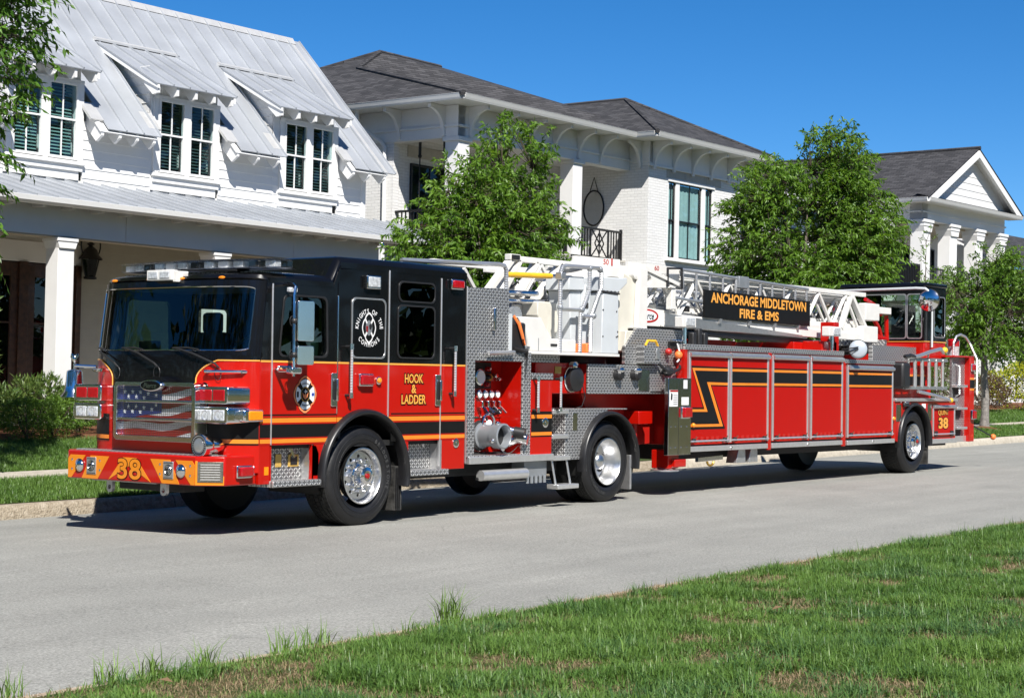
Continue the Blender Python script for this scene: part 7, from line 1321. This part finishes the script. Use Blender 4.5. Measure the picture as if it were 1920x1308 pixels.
def tree(name, pos, lobes, ncl, seed, label, leaf=(.085, .030), mat_='leaf_street', bark='bark', trunk=(.075, 1.5), per=18, group=None, cat='tree', tw=.5, droop=.75, lean=(0, 0), gap=.30, limbs=3):
    g_ = np.random.default_rng(seed); z0 = float(tz(pos[0], pos[1])) if pos[1] > 0 else 0; root = empty(name, (pos[0], pos[1], z0), label, cat, group); lob = np.array(lobes, float)
    vol = lob[:, 3] * lob[:, 4] * lob[:, 5]; pick = g_.choice(len(lob), ncl * 3, p=vol / vol.sum()); d = g_.normal(size=(ncl * 3, 3)); d /= np.linalg.norm(d, axis=1, keepdims=True); rad = g_.random(ncl * 3) ** .42
    C_ = lob[pick, :3] + d * rad[:, None] * lob[pick, 3:]; nz = vnoise(C_[:, 0] * 1.0 + 40 + C_[:, 2] * .6, C_[:, 1] + 40 + C_[:, 2] * .8, .55, seed + 1)
    k = nz > gap * g_.random(len(nz)) + gap * .55; C_, d, rad, pick = C_[k][:ncl], d[k][:ncl], rad[k][:ncl], pick[k][:ncl]; n = len(C_)
    ctr = np.array([0, 0, lob[:, 2].min()]); out = C_ - ctr; out[:, 2] *= .35; out /= np.linalg.norm(out, axis=1, keepdims=True) + 1e-9; td = out + g_.normal(size=(n, 3)) * .45 + np.array([0, 0, .25]); td /= np.linalg.norm(td, axis=1, keepdims=True); tl = g_.uniform(.6, 1.25, n) * tw
    # leaves along each arching twig
    t = (np.arange(per)[None, :] + g_.random((n, per))) / per; B_ = C_[:, None, :] + td[:, None, :] * (tl[:, None] * t)[..., None]; B_[..., 2] -= droop * .55 * tl[:, None] * t ** 2
    Pl = B_.reshape(-1, 3); Dl = np.repeat(td, per, 0) * .55 + g_.normal(size=(n * per, 3)) * .55 + np.array([0, 0, -droop]); ln = g_.uniform(.65, 1.25, n * per)
    sun_side = np.clip(((C_ - lob[pick, :3]) / lob[pick, 3:]) @ np.array([0, 0, 1.0]), -1, 1)
    tone = np.repeat(g_.beta(2, 2.2, n) * .55 + .22, per) + g_.normal(size=n * per) * .13
    leaves('crown', mat_, Pl, Dl, leaf[0] * ln, leaf[1] * ln, g_, root, tone)
    # woody parts
    tb = MB(); H = trunk[1]; bend = [(lean[0] * q / 4 + .04 * math.sin(q * 1.3 + seed), lean[1] * q / 4 + .03 * math.cos(q * 1.7), H * q / 4 - .05) for q in range(5)]; tb.tube(bend, [trunk[0] * (1.25 if q == 0 else 1 - .07 * q) for q in range(5)], 10); tb.build('trunk', bark, root, ang=60)
    top = bend[-1]; lb = MB(); ends = []
    for li, L_ in enumerate(lob):
        for q in range(limbs):
            dd = g_.normal(size=3); dd /= np.linalg.norm(dd); e = L_[:3] + dd * L_[3:] * .55 * np.array([1, 1, .8]); e[2] = max(e[2], top[2] + .4); mid_ = [(top[0] * .6 + e[0] * .4) * .8, (top[1] * .6 + e[1] * .4) * .8, top[2] * .45 + e[2] * .55]
            pts = [tuple((1 - s) ** 2 * np.array(top) + 2 * s * (1 - s) * np.array(mid_) + s * s * e) for s in np.linspace(0, 1, 6)]; lb.tube(pts, [trunk[0] * .55 * (1 - .8 * s) for s in np.linspace(0, 1, 6)], 6); ends += pts[1:]
    E_ = np.array(ends)
    o = lb.build('limb', bark, root, ang=60); o['kind'] = 'stuff'
    V = []; F = []; k0 = 0     # fine twigs joining clusters to the limbs
    nearest = np.array([np.argmin(((E_ - c) ** 2).sum(1)) for c in C_]); A0 = E_[nearest]; A2 = C_ + td * tl[:, None]; A2[:, 2] -= droop * .55 * tl; r0 = .006
    sd = np.cross(A2 - A0, np.array([0.3, .2, 1.0])); sd /= np.linalg.norm(sd, axis=1, keepdims=True) + 1e-9; up = np.array([0, 0, 1.0])
    ring = lambda Q, r_: np.stack([Q + sd * r_, Q - sd * r_ * .5 + up * r_ * .8, Q - sd * r_ * .5 - up * r_ * .8], 1)
    V = np.concatenate([ring(A0, r0 * 1.5), ring(C_, r0), ring(A2, r0 * .4)], 1).reshape(-1, 3); i = np.arange(n)[:, None] * 9; q = []
    for a in (0, 3):
        for b in range(3): c = (b + 1) % 3; q += [[a + b, a + c, a + 3 + c, a + 3 + b]]
    F = np.concatenate([i + np.array([f]) for f in q]); o = fast_mesh('twig', V, F, 'twig', root, kind='stuff'); return root
SG = 'street trees on the grass strip behind the kerb'
# tree in front of the brick house: crown px 740..1090
tree('street_tree', (9.3, 5.55), [(-.85, .25, 3.1, .95, .95, 1.35), (.35, -.1, 3.6, 1.05, 1.05, 1.5), (.60, -.1, 5.1, .62, .65, .80), (-.35, .2, 4.4, .6, .6, .7), (1.05, -.2, 3.4, .55, .6, 1.15), (0, 0, 2.2, 1.5, 1.4, .8)], 2300, 31, 'leafy street tree behind the truck in front of the brick house', group=SG, per=20, limbs=4, tw=.42, leaf=(.115, .036), gap=.26)
tree('street_tree', (21.3, 5.85), [(-.8, .5, 3.8, 1.1, 1.1, 1.9), (-.75, .45, 5.5, .95, .9, .85), (.75, -.4, 4.2, 1.25, 1.2, 2.0), (.7, -.4, 6.15, .95, .9, 1.05), (1.3, -.85, 4.6, .95, .9, 1.3), (0, 0, 3.0, 1.7, 1.5, 1.3)], 3900, 57, 'big dense street tree with a two headed crown above the trailer', group=SG, per=20, limbs=4, tw=.46, trunk=(.11, 1.6), leaf=(.12, .038), gap=.26)
tree('street_tree', (33.4, 6.4), [(.3, 0, 3.3, 1.5, 1.5, 1.2), (1.2, -.3, 4.2, 1.2, 1.1, 1.0), (-.9, .3, 3.6, .95, .9, .9), (.2, 0, 4.5, .8, .8, .7), (0, 0, 2.5, 1.3, 1.2, .6)], 1900, 83, 'young street tree with a pale trunk at the right edge', group=SG, per=18, limbs=4, tw=.5, trunk=(.12, 1.95), bark='bark_pale', mat_='leaf_street', leaf=(.10, .038), gap=.42)
tree('street_tree', (-2.7, 5.25), [(.35, 0, 5.2, 1.55, 1.3, 1.4), (.8, -.3, 6.6, 1.3, 1.2, 1.2), (.2, .1, 3.7, 1.25, 1.1, .9), (.9, .2, 4.2, .7, .6, .75), (-.8, 0, 5.0, 1.3, 1.3, 2.0)], 1900, 12, 'near street tree hanging into the left edge of the picture', group=SG, per=16, limbs=3, tw=.55, mat_='leaf_near', leaf=(.115, .042), droop=1.0)
tree('slender_tree', (35.6, 9.2), [(0, 0, 5.0, .28, .28, 1.1), (.3, 0, 3.7, .9, .7, .45), (-.5, 0, 3.5, .8, .5, .3), (1.1, -.1, 4.1, .6, .5, .4), (.2, 0, 2.6, 1.0, .8, .6)], 260, 19, 'slender sparse young tree in front of the portico columns', per=12, limbs=2, tw=.4, trunk=(.04, 2.2), leaf=(.10, .03), gap=.3)
tree('small_tree', (26.7, 9.6), [(0, 0, 1.9, .62, .6, .55), (.2, 0, 1.3, .55, .5, .5)], 260, 23, 'small bright green tree seen beneath the ladder', per=14, limbs=2, tw=.25, trunk=(.03, .8), leaf=(.07, .03), mat_='leaf_box')
def shrub(name, pos, r, h, n, mat_, leaf, seed, label, cat='shrub', up=.2, shell=.75, group=None, spread=.7, stems=8):
    g_ = np.random.default_rng(seed); z0 = float(tz(pos[0], pos[1])) + .02; root = empty(name, (pos[0], pos[1], z0), label, cat, group); d = g_.normal(size=(n, 3)); d[:, 2] = np.abs(d[:, 2]) * 1.5 - .85; d /= np.linalg.norm(d, axis=1, keepdims=True)
    lump = 1 + .14 * np.sin(d[:, 0] * 5 + seed) * np.cos(d[:, 1] * 6 + seed * 2) + .10 * np.sin(d[:, 2] * 9 + seed); rad = (shell + (1 - shell) * g_.random(n) ** .5) * lump
    P = d * rad[:, None] * np.array([r, r, h * .52]) + np.array([0, 0, h * .5]); P[:, 2] = np.clip(P[:, 2], .02, None); D = d * spread + g_.normal(size=(n, 3)) * .6 + np.array([0, 0, up]); ln = g_.uniform(.6, 1.3, n)
    leaves('foliage', mat_, P, D, leaf[0] * ln, leaf[1] * ln, g_, root, np.clip(g_.beta(2, 2.2, n), 0, 1)); b = MB()
    for q in range(stems): a = g_.uniform(0, 6.28); b.tube([(0.02 * math.cos(a), .02 * math.sin(a), 0), (r * .4 * math.cos(a), r * .4 * math.sin(a), h * .5), (r * .7 * math.cos(a), r * .7 * math.sin(a), h * .85)], .008, 5)
    o = b.build('stem', 'twig', root); o['kind'] = 'stuff'; return root
BG = 'clipped box shrubs along the mulch bed'
shrub('box_shrub', (2.45, 9.0), .46, .66, 5200, 'leaf_box', (.034, .020), 3, 'round box shrub cut off by the left edge', group=BG)
shrub('box_shrub', (3.20, 9.35), .44, .60, 5200, 'leaf_box', (.034, .020), 4, 'round box shrub in the middle of the mulch bed', group=BG)
shrub('box_shrub', (4.0, 9.75), .42, .66, 4500, 'leaf_box', (.034, .020), 5, 'round box shrub half hidden by the truck front', group=BG)
TG = 'tall leafy shrubs in front of the porch'
shrub('leafy_shrub', (2.9, 10.4), .55, .62, 1500, 'leaf_tall', (.13, .026), 6, 'tall shrub with long leaves at the far left below the door', group=TG, up=.55, shell=.35, spread=.6)
shrub('leafy_shrub', (3.95, 10.7), .55, .80, 1700, 'leaf_tall', (.13, .026), 7, 'tall shrub with long leaves in front of the white porch column', group=TG, up=.6, shell=.35, spread=.6)
shrub('leafy_shrub', (4.75, 10.7), .45, .62, 1200, 'leaf_tall', (.13, .026), 8, 'tall shrub with long leaves behind the chrome bell', group=TG, up=.6, shell=.35, spread=.6)
shrub('leafy_shrub', (2.05, 9.9), .40, 2.35, 900, 'leaf_tall', (.14, .04), 9, 'high thin shrub touching the left picture edge', group=TG, up=.5, shell=.3, spread=.7)
shrub('gold_shrub', (45.3, 9.9), 1.15, 1.6, 2600, 'leaf_gold', (.10, .06), 10, 'bright yellow green shrub at the right edge', shell=.7)
shrub('russet_shrub', (42.2, 10.0), .85, 1.15, 2400, 'leaf_russet', (.09, .04), 13, 'brownish russet shrub left of the pale tree trunk', shell=.55)
shrub('conifer_shrub', (40.2, 10.6), .50, 1.9, 1900, 'leaf_box', (.09, .03), 14, 'narrow green shrub behind the rear of the truck', shell=.6, up=.6)
shrub('conifer_shrub', (43.0, 11.2), .75, 2.0, 2200, 'leaf_box', (.09, .03), 15, 'rounded green shrub between white columns above the russet shrub', shell=.6, up=.6)
shrub('broad_shrub', (47.2, 11.6), 1.3, 3.0, 2600, 'leaf_dark', (.12, .06), 16, 'tall dark green shrub behind the yellow green one', shell=.6)
shrub('broad_shrub', (41.4, 11.2), .5, 2.1, 1500, 'leaf_russet', (.10, .04), 18, 'dark purple shrub between the portico columns', shell=.5)
# fallen leaves on the lawns
g_ = np.random.default_rng(44); fl_ = [(-8.1, -5.9), (-3.6, -7.05), (-3.3, -7.0)]
for k, (x_, y_) in enumerate(fl_):
    near_ = y_ < 0; zz = float(nz_(x_, y_)) + .05 if near_ else float(tz(x_, y_)) + .07; o = MB().quad((0, 0, 0), (.035, .02, .012), (.085, 0, .004), (.035, -.022, .014)).build('fallen_leaf', 'leaf_russet' if False else 'dry_blade', None, smooth=False); o.location = (x_, y_, zz); o.rotation_euler = (g_.uniform(-.4, .4), g_.uniform(-.4, .4), g_.uniform(0, 6.28)); tag(o, ('fallen tan leaf in the foreground grass at the lower left', 'fallen tan leaf in the middle foreground grass, left one of the pair', 'fallen tan leaf in the middle foreground grass, right one of the pair')[k], 'leaf', 'fallen leaves in the foreground grass')
# wood across the field behind the viewer, seen in the chrome and glass
g_ = np.random.default_rng(77); n = 16000; x_ = g_.uniform(-90, 230, n); h_ = 15 + 7 * vnoise(x_ + 100, x_ * 0, 9, 3); P = np.stack([x_, -40 - .05 * np.abs(x_ - 20) - g_.random(n) * 8 + 2 * np.sin(x_ * .4), g_.random(n) ** .8 * h_ + .3], 1)
n2 = 9000; y_ = g_.uniform(-40, 90, n2) ; P2 = np.stack([-52 - g_.random(n2) * 8, y_, g_.random(n2) ** .8 * (15 + 7 * vnoise(y_ + 100, y_ * 0, 9, 5))], 1); P = np.concatenate([P, P2]); n = len(P)
o = leaves('distant_wood', 'leaf_dark', P, g_.normal(size=(n, 3)) + np.array([0, 0, -.3]), g_.uniform(.9, 2.0, n), g_.uniform(.6, 1.3, n), g_, None); tag(o, 'dark line of trees across the open field', 'trees', kind='stuff')
